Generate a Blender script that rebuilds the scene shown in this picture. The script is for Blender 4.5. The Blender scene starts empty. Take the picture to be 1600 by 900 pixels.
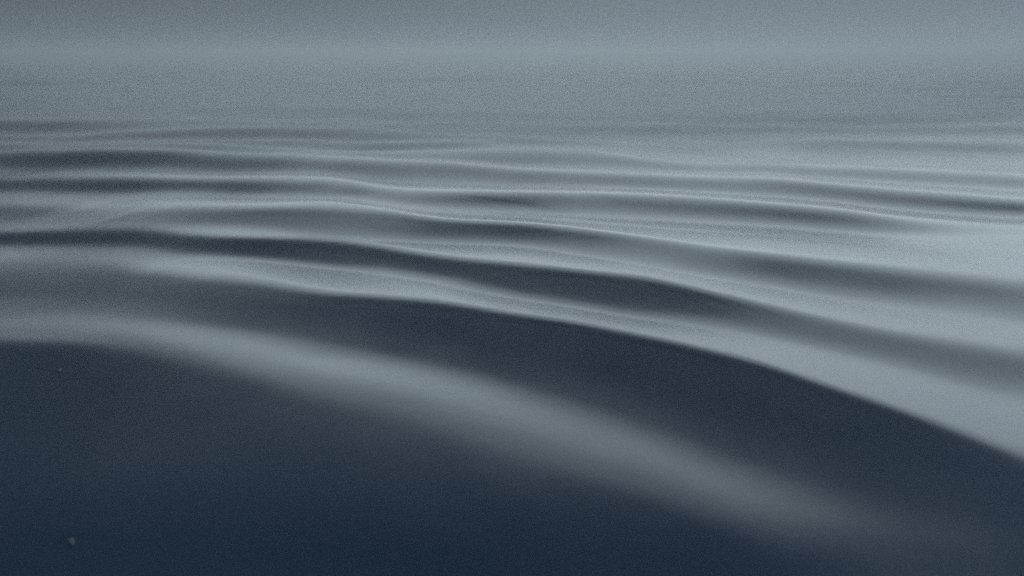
import bpy, math
import numpy as np

scene = bpy.context.scene
SKY_SC, SKY_SIDE, NISH, DENOISE = 4.0, 0.70, 0.002, False
SKY_TOP = (0.049, 0.070, 0.096)
SKY_LOW = (0.195, 0.242, 0.280)
WATER_BODY, WATER_ROUGH, RUFFLED = (0.057, 0.132, 0.225), 0.20, 0.46
MIST_COL, MIST, MIST_G = (0.96, 0.98, 0.985), 0.0085, 0.52
HEIGHT = 2.0                                   # camera above the still water, metres
LENS_F = 1716.0 / 1600.0                       # focal length in picture widths
PITCH = math.atan((450.0 - 85.0) / 1716.0)     # looking slightly down: the horizon sits 85/900 from the top

# ---------------------------------------------------------------- camera
cam_data = bpy.data.cameras.new("camera")
cam = bpy.data.objects.new("camera", cam_data)
scene.collection.objects.link(cam)
cam.location = (0, 0, HEIGHT)
cam.rotation_euler = (math.pi / 2 - PITCH, 0, 0)
cam_data.sensor_fit = 'HORIZONTAL'
cam_data.sensor_width = 36.0
cam_data.lens = 36.0 * LENS_F
cam_data.clip_start = 0.05
cam_data.clip_end = 6000.0
cam_data.dof.use_dof = True
cam_data.dof.focus_distance = 11.0
cam_data.dof.aperture_fstop = 1.4
scene.camera = cam

# ---------------------------------------------------------------- light: overcast, low soft sun behind mist
EXPOSURE = 0.0
K = 2 ** -EXPOSURE
SUN_EL, SUN_AZ = math.radians(3.0), math.radians(6.5)      # azimuth from +Y towards +X
sun = bpy.data.lights.new("sun", 'SUN')
sun.energy = 1.32
sun.angle = math.radians(70.0)
sun.color = (0.855, 1.0, 1.06)
sun_ob = bpy.data.objects.new("sun", sun)
scene.collection.objects.link(sun_ob)
sun_ob.rotation_euler = (math.pi / 2 - SUN_EL, 0, math.pi - SUN_AZ)

world = bpy.data.worlds.new("World")
scene.world = world
world.use_nodes = True
nt = world.node_tree
nt.nodes.clear()
def N(tree, kind, **kw):
    n = tree.nodes.new(kind)
    for k, v in kw.items():
        setattr(n, k, v)
    return n
def math_node(tree, op, a, b=None, clamp=False):
    n = N(tree, 'ShaderNodeMath', operation=op, use_clamp=clamp)
    for i, v in enumerate((a, b)):
        if v is None:
            continue
        if isinstance(v, (int, float)):
            n.inputs[i].default_value = v
        else:
            tree.links.new(v, n.inputs[i])
    return n.outputs[0]
tc = N(nt, 'ShaderNodeTexCoord')
sep = N(nt, 'ShaderNodeSeparateXYZ')
nt.links.new(tc.outputs['Generated'], sep.inputs[0])
elev = math_node(nt, 'MAXIMUM', math_node(nt, 'ARCSINE', sep.outputs['Z']), 0.0)
fall = math_node(nt, 'EXPONENT', math_node(nt, 'MULTIPLY', elev, -1.0 / math.radians(SKY_SC)))
side = math_node(nt, 'MULTIPLY_ADD', sep.outputs['X'], SKY_SIDE)
side.node.inputs[2].default_value = 1.0
grad = N(nt, 'ShaderNodeMix', data_type='RGBA')
nt.links.new(fall, grad.inputs['Factor'])
grad.inputs['A'].default_value = (*SKY_TOP, 1)
grad.inputs['B'].default_value = (*SKY_LOW, 1)
veil = N(nt, 'ShaderNodeVectorMath', operation='SCALE')
nt.links.new(grad.outputs['Result'], veil.inputs[0])
nt.links.new(side, veil.inputs['Scale'])
nish = N(nt, 'ShaderNodeTexSky', sky_type='NISHITA', sun_disc=False, sun_elevation=SUN_EL, sun_rotation=SUN_AZ,
         air_density=1.0, dust_density=6.0, ozone_density=1.0)
grey = N(nt, 'ShaderNodeHueSaturation')
grey.inputs['Saturation'].default_value = 0.15
nt.links.new(nish.outputs[0], grey.inputs['Color'])
# clear-air sky seen only faintly through the overcast veil
bg_a = N(nt, 'ShaderNodeBackground'); bg_a.inputs['Strength'].default_value = NISH
nt.links.new(grey.outputs[0], bg_a.inputs['Color'])
bg_b = N(nt, 'ShaderNodeBackground'); bg_b.inputs['Strength'].default_value = K
nt.links.new(veil.outputs[0], bg_b.inputs['Color'])
add = N(nt, 'ShaderNodeAddShader')
nt.links.new(bg_a.outputs[0], add.inputs[0]); nt.links.new(bg_b.outputs[0], add.inputs[1])
out = N(nt, 'ShaderNodeOutputWorld')
nt.links.new(add.outputs[0], out.inputs['Surface'])

vs = scene.view_settings
scene.display_settings.display_device = 'sRGB'
vs.view_transform = 'Standard'
vs.look = 'None'
vs.exposure = EXPOSURE
vs.gamma = 1.0
vs.use_curve_mapping = False
scene.cycles.use_denoising = DENOISE
scene.cycles.max_bounces = 8
scene.cycles.volume_bounces = 2

# ---------------------------------------------------------------- ripple survey
# Water heights in tenths of a millimetre. Rows run outward in equal log steps and follow the bend of the ripple crests; each row is given as the
# change from the row before it; columns are bearings from -27.0 to 27.0 degrees.
R_NEAR, R_FAR, B_MAX = 3.5500, 92.7674, 27.000
RIPPLES = [
[0,0,0,0,0,0,0,0,0,0,0,0,0,0,0,0,0,0,0,0,0,0,0,0,0,0,0,0,0,0,0,0,0,0,0,0,0,0,0,0,0,0,0,0,0,0,0,0,0,0,0,0,0,0,0,0,0,0,0,0,0,0,0,0,0,0,0,0,0,0,0,0,0,0,0,0,0,0,0,0,0,0,0,0,0,0,0,0,0,0,0],
[-3,-3,-3,-3,-3,-3,-3,-3,-3,-3,-4,-4,-4,-4,-4,-4,-4,-4,-4,-4,-4,-4,-4,-4,-4,-5,-5,-5,-5,-5,-5,-5,-5,-5,-5,-5,-5,-5,-5,-5,-5,-5,-5,-5,-5,-5,-5,-5,-5,-5,-5,-5,-5,-5,-5,-5,-5,-4,-4,-4,-4,-4,-4,-4,-3,-3,-3,-3,-3,-3,-3,-2,-2,-2,-2,-2,-2,-1,-1,-1,-1,-1,-1,-1,-1,0,0,0,0,0,0],
[-10,-10,-10,-10,-10,-10,-10,-11,-11,-11,-10,-10,-11,-11,-11,-12,-12,-12,-13,-13,-13,-13,-14,-14,-14,-13,-13,-14,-14,-14,-14,-14,-14,-15,-15,-15,-15,-15,-15,-15,-15,-15,-15,-15,-15,-15,-15,-15,-15,-15,-15,-15,-14,-14,-14,-14,-13,-14,-13,-13,-12,-12,-11,-11,-11,-10,-10,-9,-9,-8,-7,-8,-7,-6,-6,-5,-4,-5,-4,-4,-3,-3,-2,-2,-1,-2,-1,-1,-1,0,0],
[-18,-18,-18,-18,-18,-19,-19,-18,-19,-19,-20,-20,-20,-21,-21,-21,-22,-23,-22,-23,-24,-24,-24,-24,-25,-25,-26,-25,-26,-26,-27,-27,-27,-26,-27,-27,-27,-27,-27,-27,-28,-28,-28,-28,-28,-28,-28,-28,-28,-27,-27,-27,-27,-27,-26,-25,-25,-24,-24,-23,-23,-22,-21,-20,-20,-19,-18,-17,-16,-15,-15,-13,-12,-12,-10,-10,-9,-8,-7,-6,-6,-5,-4,-3,-3,-2,-2,-2,-1,-1,-1],
[-30,-30,-30,-30,-31,-30,-31,-31,-31,-32,-32,-33,-34,-34,-35,-36,-36,-36,-38,-38,-38,-40,-40,-41,-41,-42,-42,-42,-42,-43,-43,-43,-44,-45,-44,-44,-45,-45,-45,-45,-45,-45,-45,-45,-45,-45,-45,-45,-45,-45,-45,-44,-44,-43,-43,-42,-41,-40,-39,-38,-37,-35,-35,-33,-32,-31,-29,-28,-26,-25,-23,-22,-21,-19,-18,-16,-15,-13,-13,-11,-9,-8,-7,-6,-5,-4,-4,-2,-2,-1,0],
[-48,-48,-49,-49,-49,-50,-50,-51,-51,-52,-53,-54,-54,-56,-57,-57,-59,-60,-61,-62,-63,-64,-64,-65,-66,-67,-67,-69,-69,-70,-70,-71,-71,-71,-72,-73,-72,-73,-73,-74,-73,-73,-74,-74,-74,-74,-74,-73,-73,-73,-72,-72,-71,-71,-69,-68,-67,-66,-64,-62,-60,-59,-56,-55,-52,-50,-48,-46,-44,-42,-39,-37,-35,-32,-30,-28,-25,-23,-20,-18,-17,-14,-13,-11,-9,-7,-5,-4,-3,-2,-1],
[-82,-82,-82,-83,-83,-83,-84,-85,-86,-87,-88,-90,-92,-93,-95,-97,-99,-101,-102,-104,-106,-106,-108,-110,-111,-111,-113,-114,-115,-116,-117,-118,-119,-119,-120,-120,-121,-120,-121,-121,-122,-122,-122,-122,-122,-122,-122,-122,-121,-121,-120,-119,-119,-116,-116,-114,-112,-108,-106,-103,-100,-97,-94,-90,-87,-84,-80,-77,-73,-69,-66,-62,-57,-54,-50,-46,-43,-39,-36,-33,-29,-26,-22,-19,-16,-14,-11,-8,-5,-4,-2],
[-142,-143,-143,-143,-144,-145,-146,-148,-150,-152,-155,-157,-159,-162,-165,-169,-171,-174,-177,-180,-183,-186,-188,-190,-192,-195,-197,-198,-201,-202,-203,-205,-206,-208,-208,-209,-209,-211,-211,-211,-211,-212,-212,-213,-213,-213,-212,-212,-211,-210,-209,-208,-205,-204,-200,-197,-193,-189,-184,-180,-174,-169,-164,-158,-152,-146,-141,-134,-127,-121,-115,-108,-102,-95,-89,-82,-76,-70,-63,-57,-51,-46,-41,-36,-31,-26,-22,-18,-13,-9,-5],
[-249,-249,-250,-251,-253,-255,-257,-259,-262,-265,-269,-273,-279,-283,-289,-293,-299,-304,-309,-314,-318,-322,-327,-331,-334,-338,-341,-345,-347,-350,-353,-355,-358,-359,-361,-362,-364,-364,-365,-366,-367,-368,-369,-369,-369,-368,-368,-367,-366,-364,-362,-359,-356,-352,-347,-342,-335,-328,-320,-311,-303,-294,-284,-275,-266,-255,-244,-234,-224,-212,-200,-190,-179,-168,-156,-145,-134,-123,-113,-103,-93,-84,-75,-65,-57,-49,-41,-34,-29,-21,-15],
[-356,-357,-358,-360,-361,-363,-367,-370,-375,-380,-385,-392,-397,-405,-411,-419,-426,-434,-441,-448,-454,-461,-466,-471,-477,-482,-486,-490,-495,-500,-503,-506,-509,-512,-514,-517,-518,-519,-520,-522,-523,-524,-524,-524,-524,-524,-523,-521,-520,-518,-515,-511,-507,-501,-494,-485,-476,-467,-456,-444,-432,-418,-406,-392,-378,-364,-349,-334,-319,-304,-289,-272,-256,-241,-225,-210,-195,-180,-165,-150,-137,-123,-110,-99,-87,-76,-65,-55,-45,-37,-30],
[-269,-270,-270,-271,-273,-275,-277,-280,-283,-286,-291,-294,-300,-305,-310,-315,-320,-325,-330,-335,-340,-344,-349,-352,-356,-358,-363,-366,-369,-371,-374,-377,-378,-380,-382,-383,-384,-386,-387,-387,-387,-388,-389,-390,-390,-390,-389,-388,-386,-384,-382,-379,-376,-372,-367,-362,-355,-346,-339,-331,-322,-313,-303,-294,-284,-274,-264,-252,-241,-230,-219,-208,-197,-185,-174,-163,-151,-141,-130,-120,-110,-101,-91,-82,-73,-65,-58,-51,-44,-37,-32],
[-66,-66,-67,-68,-67,-68,-68,-69,-69,-70,-70,-71,-72,-72,-74,-75,-76,-77,-78,-78,-79,-80,-80,-82,-82,-84,-83,-84,-84,-85,-86,-85,-86,-87,-87,-87,-87,-87,-87,-87,-89,-88,-88,-88,-88,-87,-87,-87,-86,-87,-86,-86,-84,-83,-83,-81,-80,-80,-77,-75,-74,-73,-72,-70,-67,-65,-63,-62,-60,-58,-56,-54,-52,-50,-48,-46,-44,-41,-40,-38,-36,-34,-33,-31,-30,-28,-26,-24,-23,-23,-22],
[-38,-38,-38,-37,-38,-38,-38,-38,-38,-39,-39,-39,-39,-40,-39,-39,-39,-39,-40,-41,-41,-41,-41,-41,-41,-41,-42,-41,-42,-41,-41,-42,-42,-41,-42,-42,-43,-43,-43,-43,-42,-43,-43,-42,-42,-43,-43,-43,-43,-42,-42,-42,-42,-42,-41,-41,-41,-40,-40,-40,-39,-38,-37,-37,-37,-36,-35,-34,-34,-33,-32,-32,-31,-30,-30,-28,-28,-28,-27,-26,-26,-25,-24,-23,-22,-22,-22,-22,-21,-20,-19],
[-29,-28,-29,-29,-29,-28,-28,-28,-29,-29,-28,-29,-29,-28,-29,-30,-30,-30,-30,-29,-30,-29,-30,-30,-30,-30,-29,-30,-30,-30,-30,-30,-29,-30,-30,-30,-29,-29,-29,-30,-30,-30,-30,-30,-31,-30,-30,-30,-30,-30,-30,-29,-30,-29,-30,-29,-29,-29,-28,-28,-28,-28,-28,-27,-27,-27,-27,-27,-26,-26,-26,-25,-25,-25,-24,-24,-24,-23,-23,-23,-22,-22,-22,-22,-22,-21,-20,-20,-20,-20,-20],
[-26,-27,-26,-26,-26,-27,-27,-27,-26,-26,-27,-27,-26,-26,-26,-25,-25,-25,-24,-25,-24,-25,-24,-23,-23,-22,-23,-23,-21,-21,-21,-21,-20,-19,-19,-20,-21,-22,-23,-21,-22,-22,-22,-23,-22,-23,-23,-24,-24,-24,-25,-26,-26,-26,-25,-26,-25,-25,-26,-25,-25,-25,-25,-25,-24,-24,-24,-24,-24,-24,-23,-23,-23,-23,-23,-23,-22,-22,-22,-22,-22,-21,-21,-21,-20,-20,-21,-20,-19,-18,-18],
[-27,-26,-26,-26,-26,-26,-25,-25,-26,-26,-25,-23,-23,-22,-22,-21,-21,-20,-18,-16,-15,-15,-14,-13,-12,-11,-10,-9,-8,-7,-6,-6,-7,-6,-5,-5,-6,-6,-7,-9,-9,-9,-11,-12,-13,-13,-14,-15,-17,-18,-20,-21,-22,-24,-24,-24,-25,-25,-25,-25,-25,-25,-24,-24,-24,-25,-24,-24,-23,-23,-23,-23,-23,-23,-22,-23,-23,-23,-22,-22,-21,-21,-21,-21,-21,-21,-19,-19,-19,-19,-18],
[-26,-26,-26,-26,-26,-25,-25,-24,-23,-22,-21,-21,-19,-18,-16,-16,-14,-13,-12,-11,-10,-7,-7,-6,-5,-3,-1,0,0,2,3,6,7,6,5,5,5,4,3,1,-1,-3,-3,-3,-4,-6,-8,-8,-10,-12,-13,-16,-18,-19,-21,-22,-23,-24,-24,-25,-24,-24,-25,-25,-25,-24,-24,-24,-24,-24,-24,-24,-23,-22,-23,-22,-22,-22,-22,-22,-22,-22,-22,-21,-21,-20,-20,-20,-19,-18,-18],
[-26,-26,-25,-25,-24,-24,-23,-23,-21,-20,-19,-17,-16,-15,-13,-10,-8,-6,-5,-3,-2,-1,1,3,5,7,9,11,14,17,20,20,21,22,23,23,21,19,17,16,14,12,10,7,4,2,1,-1,-3,-5,-7,-9,-12,-14,-17,-19,-21,-22,-23,-24,-25,-25,-24,-24,-24,-24,-24,-23,-24,-23,-23,-23,-23,-24,-23,-23,-23,-22,-22,-22,-22,-22,-21,-21,-21,-21,-21,-19,-19,-19,-18],
[-27,-26,-26,-24,-23,-22,-21,-19,-18,-15,-13,-12,-10,-8,-5,-3,-1,2,4,7,10,12,14,16,20,23,27,33,38,40,42,45,47,48,48,48,48,48,47,44,42,38,33,28,22,16,12,9,7,4,1,-2,-4,-8,-12,-15,-17,-19,-21,-22,-24,-24,-25,-24,-24,-24,-25,-25,-24,-24,-24,-23,-23,-23,-23,-23,-23,-23,-23,-22,-22,-21,-21,-21,-21,-20,-20,-20,-20,-19,-19],
[-26,-25,-23,-23,-22,-20,-18,-16,-13,-12,-9,-6,-3,0,3,7,10,13,18,21,26,31,35,39,42,44,48,52,56,60,62,64,65,65,67,68,68,68,68,68,66,64,60,53,48,42,35,26,19,15,10,6,2,-2,-5,-9,-13,-16,-19,-21,-22,-24,-24,-25,-25,-25,-24,-24,-24,-24,-24,-24,-24,-23,-23,-23,-22,-23,-22,-22,-22,-22,-22,-21,-21,-21,-20,-21,-20,-20,-20],
[-25,-24,-23,-21,-19,-16,-14,-10,-8,-4,-1,3,7,11,16,21,28,34,38,43,47,51,55,58,59,62,63,64,65,67,68,70,71,73,74,74,75,75,75,76,76,75,74,73,70,66,59,52,45,35,27,19,13,8,3,-2,-6,-11,-15,-18,-20,-21,-23,-24,-24,-24,-24,-24,-24,-24,-24,-24,-24,-24,-24,-23,-23,-23,-23,-23,-22,-22,-22,-22,-21,-22,-22,-21,-21,-21,-20],
[-25,-23,-21,-18,-14,-12,-8,-5,1,5,10,15,22,29,35,41,46,52,56,58,60,61,63,63,65,66,68,69,69,69,72,73,74,76,76,77,78,79,80,78,79,80,80,79,77,74,72,69,64,58,50,43,32,21,13,6,0,-6,-10,-14,-17,-20,-21,-22,-24,-24,-25,-25,-25,-25,-24,-24,-24,-23,-23,-24,-24,-23,-23,-23,-23,-23,-22,-22,-22,-21,-21,-21,-21,-20,-21],
[-22,-20,-18,-14,-10,-5,0,5,11,18,26,34,40,46,51,55,57,58,61,63,64,65,65,68,69,70,70,71,73,74,75,75,77,78,80,81,82,81,81,83,84,84,83,82,80,79,76,75,73,72,70,63,55,44,31,19,8,2,-4,-9,-14,-16,-19,-21,-22,-24,-24,-24,-24,-24,-24,-24,-24,-24,-24,-23,-23,-23,-23,-23,-23,-22,-22,-22,-22,-22,-21,-21,-21,-21,-21],
[-21,-18,-12,-8,-4,2,9,18,26,35,41,46,50,53,56,57,61,63,64,66,67,69,70,70,71,72,74,74,74,76,77,79,81,82,83,83,83,84,85,85,85,85,85,86,84,81,79,78,78,77,75,75,71,65,53,38,24,12,1,-5,-8,-12,-15,-18,-20,-21,-23,-24,-24,-24,-25,-25,-24,-24,-24,-24,-24,-24,-23,-23,-22,-23,-23,-22,-22,-21,-22,-22,-21,-22,-21],
[-18,-13,-8,-2,5,14,23,31,38,43,47,51,53,56,58,62,62,64,66,67,69,70,72,73,74,75,76,77,79,79,81,82,82,84,84,85,86,86,85,85,85,86,87,84,84,84,84,81,79,78,79,77,77,74,71,62,47,29,16,6,-1,-7,-11,-14,-17,-20,-21,-22,-24,-25,-24,-24,-24,-25,-24,-24,-24,-23,-24,-23,-24,-23,-22,-23,-22,-23,-22,-22,-22,-21,-21],
[-14,-9,-3,7,17,25,33,38,42,45,49,52,56,58,60,61,64,66,67,69,71,73,74,76,77,78,78,80,80,82,82,84,85,85,86,86,85,86,86,87,86,85,85,87,87,85,83,82,82,81,79,78,78,78,76,73,67,55,39,21,8,0,-5,-9,-13,-16,-19,-21,-22,-22,-24,-24,-25,-24,-24,-24,-24,-24,-23,-23,-23,-23,-23,-22,-22,-22,-22,-21,-21,-21,-21],
[-13,-3,8,16,26,32,35,40,43,47,50,53,56,59,62,65,66,68,70,71,73,74,76,77,78,79,80,81,83,83,84,84,85,85,85,86,87,86,86,85,85,85,86,86,86,87,87,86,84,82,81,81,79,78,77,77,76,72,63,48,30,14,4,-3,-8,-12,-15,-18,-20,-22,-23,-24,-24,-25,-25,-25,-24,-24,-24,-24,-23,-23,-23,-23,-23,-22,-22,-22,-22,-22,-21],
[-7,3,15,24,28,33,37,40,44,48,51,55,58,60,63,65,67,68,70,72,73,75,76,78,80,81,82,82,83,84,85,85,85,86,86,86,86,86,85,84,85,85,85,86,88,88,88,86,84,83,81,80,79,79,79,78,77,76,74,69,55,38,20,7,-1,-7,-11,-15,-18,-20,-21,-23,-24,-24,-25,-24,-24,-24,-24,-24,-24,-23,-23,-23,-23,-23,-23,-23,-22,-22,-22],
[0,11,18,24,29,34,37,41,45,48,52,54,57,61,63,65,68,70,71,74,75,76,78,78,79,80,81,83,82,83,83,83,84,84,85,85,84,84,84,84,83,84,85,87,88,89,88,87,85,84,82,80,80,80,80,80,79,80,78,76,73,64,46,26,10,1,-5,-9,-13,-17,-20,-22,-23,-24,-24,-25,-25,-24,-24,-24,-23,-24,-23,-23,-23,-22,-22,-22,-22,-22,-22],
[7,11,18,24,28,32,38,41,44,48,52,55,58,61,63,66,68,70,71,72,74,76,77,78,79,80,82,81,82,82,82,82,82,83,83,84,84,84,83,83,83,84,85,86,87,88,88,88,87,83,83,82,81,80,79,80,81,80,80,79,77,73,65,51,32,14,3,-4,-9,-13,-17,-19,-22,-23,-24,-24,-24,-25,-25,-24,-24,-23,-24,-23,-23,-23,-23,-23,-23,-22,-21],
[8,14,19,23,29,32,35,40,45,48,51,55,58,60,63,65,68,70,72,73,75,76,77,78,79,80,79,80,80,80,80,82,81,81,82,82,82,82,83,83,84,84,86,86,88,88,88,88,85,85,83,82,81,81,81,81,81,81,82,81,80,77,75,69,58,39,18,5,-3,-9,-13,-17,-20,-22,-23,-24,-25,-24,-24,-24,-24,-24,-23,-24,-23,-23,-23,-22,-22,-22,-23],
[10,14,18,23,27,31,36,39,43,48,51,54,57,61,63,66,67,69,72,74,74,75,76,77,77,78,79,79,80,79,79,79,81,82,82,82,83,82,82,83,83,84,84,87,87,88,89,87,87,85,84,83,82,81,82,82,82,82,81,81,80,80,78,75,70,60,42,21,6,-3,-9,-14,-17,-20,-23,-24,-24,-25,-25,-24,-24,-24,-24,-23,-23,-24,-23,-23,-23,-23,-22],
[10,13,18,23,26,30,34,39,43,46,50,54,56,58,62,64,67,69,70,72,74,75,75,77,78,78,78,79,78,79,80,80,81,81,82,82,82,83,84,83,84,84,85,85,87,87,87,87,86,86,84,83,83,84,83,82,82,83,82,82,82,81,80,78,74,70,61,43,22,7,-3,-9,-14,-18,-21,-23,-24,-25,-24,-25,-25,-24,-24,-24,-24,-23,-23,-23,-23,-22,-22],
[9,13,17,21,26,30,34,38,43,47,49,51,55,58,60,63,66,68,70,72,73,74,76,76,77,77,78,77,78,78,79,81,80,81,81,81,82,83,83,84,85,86,87,88,86,87,86,86,86,85,85,84,84,83,83,83,83,82,83,82,82,81,79,79,77,73,69,60,43,21,6,-4,-10,-15,-18,-21,-24,-24,-25,-25,-25,-25,-24,-24,-24,-24,-24,-23,-23,-23,-23],
[8,13,17,21,26,31,37,43,44,45,48,50,53,56,60,62,64,67,69,71,73,74,75,75,76,76,77,78,78,79,79,79,81,80,81,82,82,83,84,85,84,85,85,85,86,85,86,85,85,84,84,84,83,83,82,82,83,83,82,82,82,80,81,79,78,76,73,69,60,42,20,5,-5,-11,-16,-20,-22,-24,-25,-25,-24,-24,-25,-24,-24,-23,-23,-24,-23,-23,-22],
[7,9,14,20,26,34,40,42,42,44,45,49,53,56,58,61,64,66,68,69,71,72,73,75,75,77,77,77,78,78,79,80,80,82,81,82,83,83,84,85,86,85,84,83,83,84,83,84,83,83,83,82,83,82,83,83,82,82,82,82,81,82,80,79,77,77,74,71,67,60,41,19,4,-6,-12,-16,-19,-22,-24,-24,-25,-25,-24,-24,-24,-24,-24,-23,-23,-23,-23],
[6,9,14,19,24,30,34,36,38,40,45,48,50,54,57,60,62,64,67,69,70,72,73,75,76,77,77,78,77,79,79,80,81,81,82,82,83,84,85,85,86,86,84,83,82,82,82,81,82,82,81,82,82,82,82,82,82,81,82,82,81,81,81,80,79,77,75,73,71,66,58,40,17,2,-7,-14,-18,-21,-23,-25,-25,-25,-25,-25,-24,-24,-24,-24,-24,-23,-23],
[6,10,12,15,20,24,25,29,35,39,42,46,49,52,56,59,62,64,67,68,70,72,74,74,76,76,77,77,78,78,80,80,81,82,82,83,83,85,85,86,85,84,84,83,82,80,80,81,81,82,82,82,81,81,81,81,81,81,80,81,81,81,81,80,78,76,75,74,72,69,65,56,37,13,-1,-9,-15,-18,-21,-23,-24,-25,-25,-25,-24,-25,-24,-24,-23,-24,-23],
[7,8,11,14,16,19,24,27,32,37,40,43,48,51,54,57,60,64,65,68,70,71,73,75,75,77,77,78,79,80,80,81,82,82,83,83,84,84,85,85,85,84,83,82,81,80,80,81,81,80,81,81,81,81,81,81,80,81,81,80,80,80,80,79,79,77,76,74,72,70,68,62,53,34,11,-3,-10,-16,-19,-21,-24,-24,-25,-24,-25,-24,-24,-24,-24,-23,-24],
[6,7,8,11,14,16,20,25,29,34,39,42,46,50,53,57,59,62,65,67,69,71,72,74,76,76,78,79,80,80,82,81,81,81,82,83,84,85,85,84,84,84,83,81,80,80,80,79,80,80,79,79,78,78,78,78,79,79,78,78,78,77,76,76,75,75,74,73,71,70,68,65,60,51,31,9,-4,-11,-16,-20,-22,-24,-24,-25,-25,-25,-24,-24,-24,-24,-23],
[5,6,8,9,12,15,18,23,27,31,35,40,43,47,51,54,58,61,64,66,68,71,73,74,76,78,79,80,80,81,81,83,83,83,82,83,84,85,85,86,84,83,81,80,79,79,78,78,77,78,77,76,76,76,75,75,75,75,75,73,72,72,71,71,72,71,71,70,70,69,68,66,63,58,48,28,6,-6,-12,-17,-20,-22,-24,-25,-25,-24,-25,-24,-24,-24,-24],
[4,6,6,8,10,13,15,19,25,29,34,39,43,46,50,54,57,59,62,66,69,70,73,75,77,78,79,80,82,83,83,83,83,84,85,84,84,84,85,85,86,84,83,81,79,77,76,76,75,74,74,73,72,71,71,71,70,70,70,69,68,67,66,67,66,67,66,66,66,66,66,66,64,62,56,46,24,4,-7,-13,-17,-20,-22,-23,-24,-25,-25,-25,-25,-24,-24],
[4,3,5,6,8,10,14,18,22,27,32,36,40,45,48,52,55,59,62,65,68,72,73,76,77,80,81,82,82,83,84,84,84,83,84,85,85,85,86,85,84,83,81,79,77,76,74,73,72,71,69,68,67,67,67,66,66,65,64,64,63,62,62,61,62,62,62,62,62,63,63,64,64,62,60,54,42,20,2,-8,-14,-18,-21,-23,-24,-25,-25,-25,-24,-24,-24],
[2,2,3,5,6,8,12,15,19,25,29,34,39,43,47,51,55,59,62,65,68,71,75,77,79,79,81,82,84,84,84,85,85,86,85,85,86,86,86,86,84,81,79,77,75,72,71,69,68,66,65,63,63,62,61,61,61,60,60,59,59,58,58,58,58,58,59,59,59,59,60,61,63,63,62,58,52,37,14,-1,-10,-15,-18,-21,-23,-24,-24,-25,-25,-25,-24],
[0,1,1,2,4,6,9,14,18,23,28,32,37,41,46,50,55,58,62,65,69,72,75,77,80,82,82,83,84,86,86,86,85,85,85,86,86,86,84,82,80,79,76,74,71,69,67,65,63,61,60,59,57,56,57,57,57,56,55,55,54,54,53,53,53,54,54,54,55,57,58,59,60,62,62,61,57,49,33,11,-2,-10,-16,-19,-22,-23,-25,-24,-25,-24,-25],
[-1,-1,-1,0,2,5,8,11,16,20,26,32,36,41,46,49,53,57,62,66,69,73,76,78,79,81,83,84,85,85,86,86,86,85,85,85,85,85,84,82,79,75,72,69,66,64,62,60,58,57,54,53,52,51,50,50,50,50,49,48,47,46,47,47,47,48,49,51,53,53,54,56,58,59,61,60,58,55,47,29,8,-4,-11,-16,-19,-22,-23,-25,-24,-25,-24],
[-3,-2,-2,-1,1,3,5,9,14,19,24,29,34,39,44,50,54,58,62,66,70,73,76,80,82,83,84,86,86,87,87,86,87,87,86,85,84,82,81,78,75,72,68,64,61,58,55,53,50,48,46,44,41,41,41,41,40,40,40,39,39,38,38,38,40,41,43,46,48,51,53,54,56,58,58,59,59,57,52,43,24,5,-6,-13,-17,-20,-23,-23,-25,-25,-25],
[-3,-4,-3,-3,-1,2,4,7,12,18,23,28,34,39,43,48,53,58,62,66,70,74,77,79,82,84,85,86,87,87,87,87,87,87,87,85,82,80,77,75,71,68,64,59,56,53,49,46,44,40,37,33,32,30,29,29,30,31,30,30,29,29,28,29,30,32,35,39,43,46,50,53,54,55,57,58,58,57,55,49,37,17,1,-8,-14,-18,-20,-23,-24,-24,-25],
[-5,-5,-4,-3,-3,-1,4,7,11,16,21,27,32,38,43,48,54,59,62,67,71,74,78,81,83,84,86,87,88,88,88,88,88,87,85,83,80,76,72,69,67,62,58,54,49,44,40,36,33,30,27,25,23,21,20,20,21,21,22,22,21,20,20,21,22,24,28,32,37,42,45,49,53,55,56,56,56,56,54,51,44,29,11,-2,-10,-15,-19,-21,-23,-25,-25],
[-6,-6,-6,-4,-3,-1,1,6,10,15,21,26,32,37,43,48,53,58,64,68,72,76,78,80,83,86,87,87,88,89,89,89,87,85,83,80,76,72,68,63,57,52,46,40,34,30,27,25,23,20,19,17,16,16,15,16,16,16,16,15,15,16,17,17,19,22,25,28,32,36,42,46,50,53,54,56,56,56,55,53,49,42,25,8,-4,-12,-16,-20,-21,-23,-24],
[-7,-7,-6,-6,-4,-2,1,5,9,14,20,26,31,37,43,49,53,59,64,68,72,75,78,81,82,84,86,88,89,89,89,87,85,82,79,75,71,67,61,56,50,43,36,30,26,22,21,19,16,15,14,14,14,13,14,12,12,12,13,14,15,17,18,20,23,25,27,30,32,35,38,43,47,51,54,55,55,55,54,53,51,46,36,17,2,-7,-13,-17,-20,-22,-23],
[-8,-8,-7,-6,-4,-3,0,3,8,13,19,25,32,37,43,48,55,59,64,69,72,75,78,81,84,85,87,88,89,89,87,85,82,78,74,69,65,59,53,45,38,33,29,25,21,18,15,11,10,11,12,13,13,14,13,13,13,14,14,17,21,23,26,29,30,32,34,35,36,38,40,42,45,48,51,53,55,55,55,54,53,50,43,29,11,-1,-9,-14,-18,-20,-23],
[-9,-8,-8,-7,-6,-3,0,4,8,13,18,25,30,37,43,49,54,60,65,69,73,76,79,81,82,85,87,89,88,86,83,81,77,74,69,65,58,51,43,36,30,23,17,13,11,9,7,6,8,9,10,12,15,15,16,17,18,19,23,27,31,35,39,40,42,43,44,44,44,45,45,46,46,48,50,52,54,55,55,54,53,51,48,41,26,9,-3,-10,-15,-18,-20],
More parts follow.
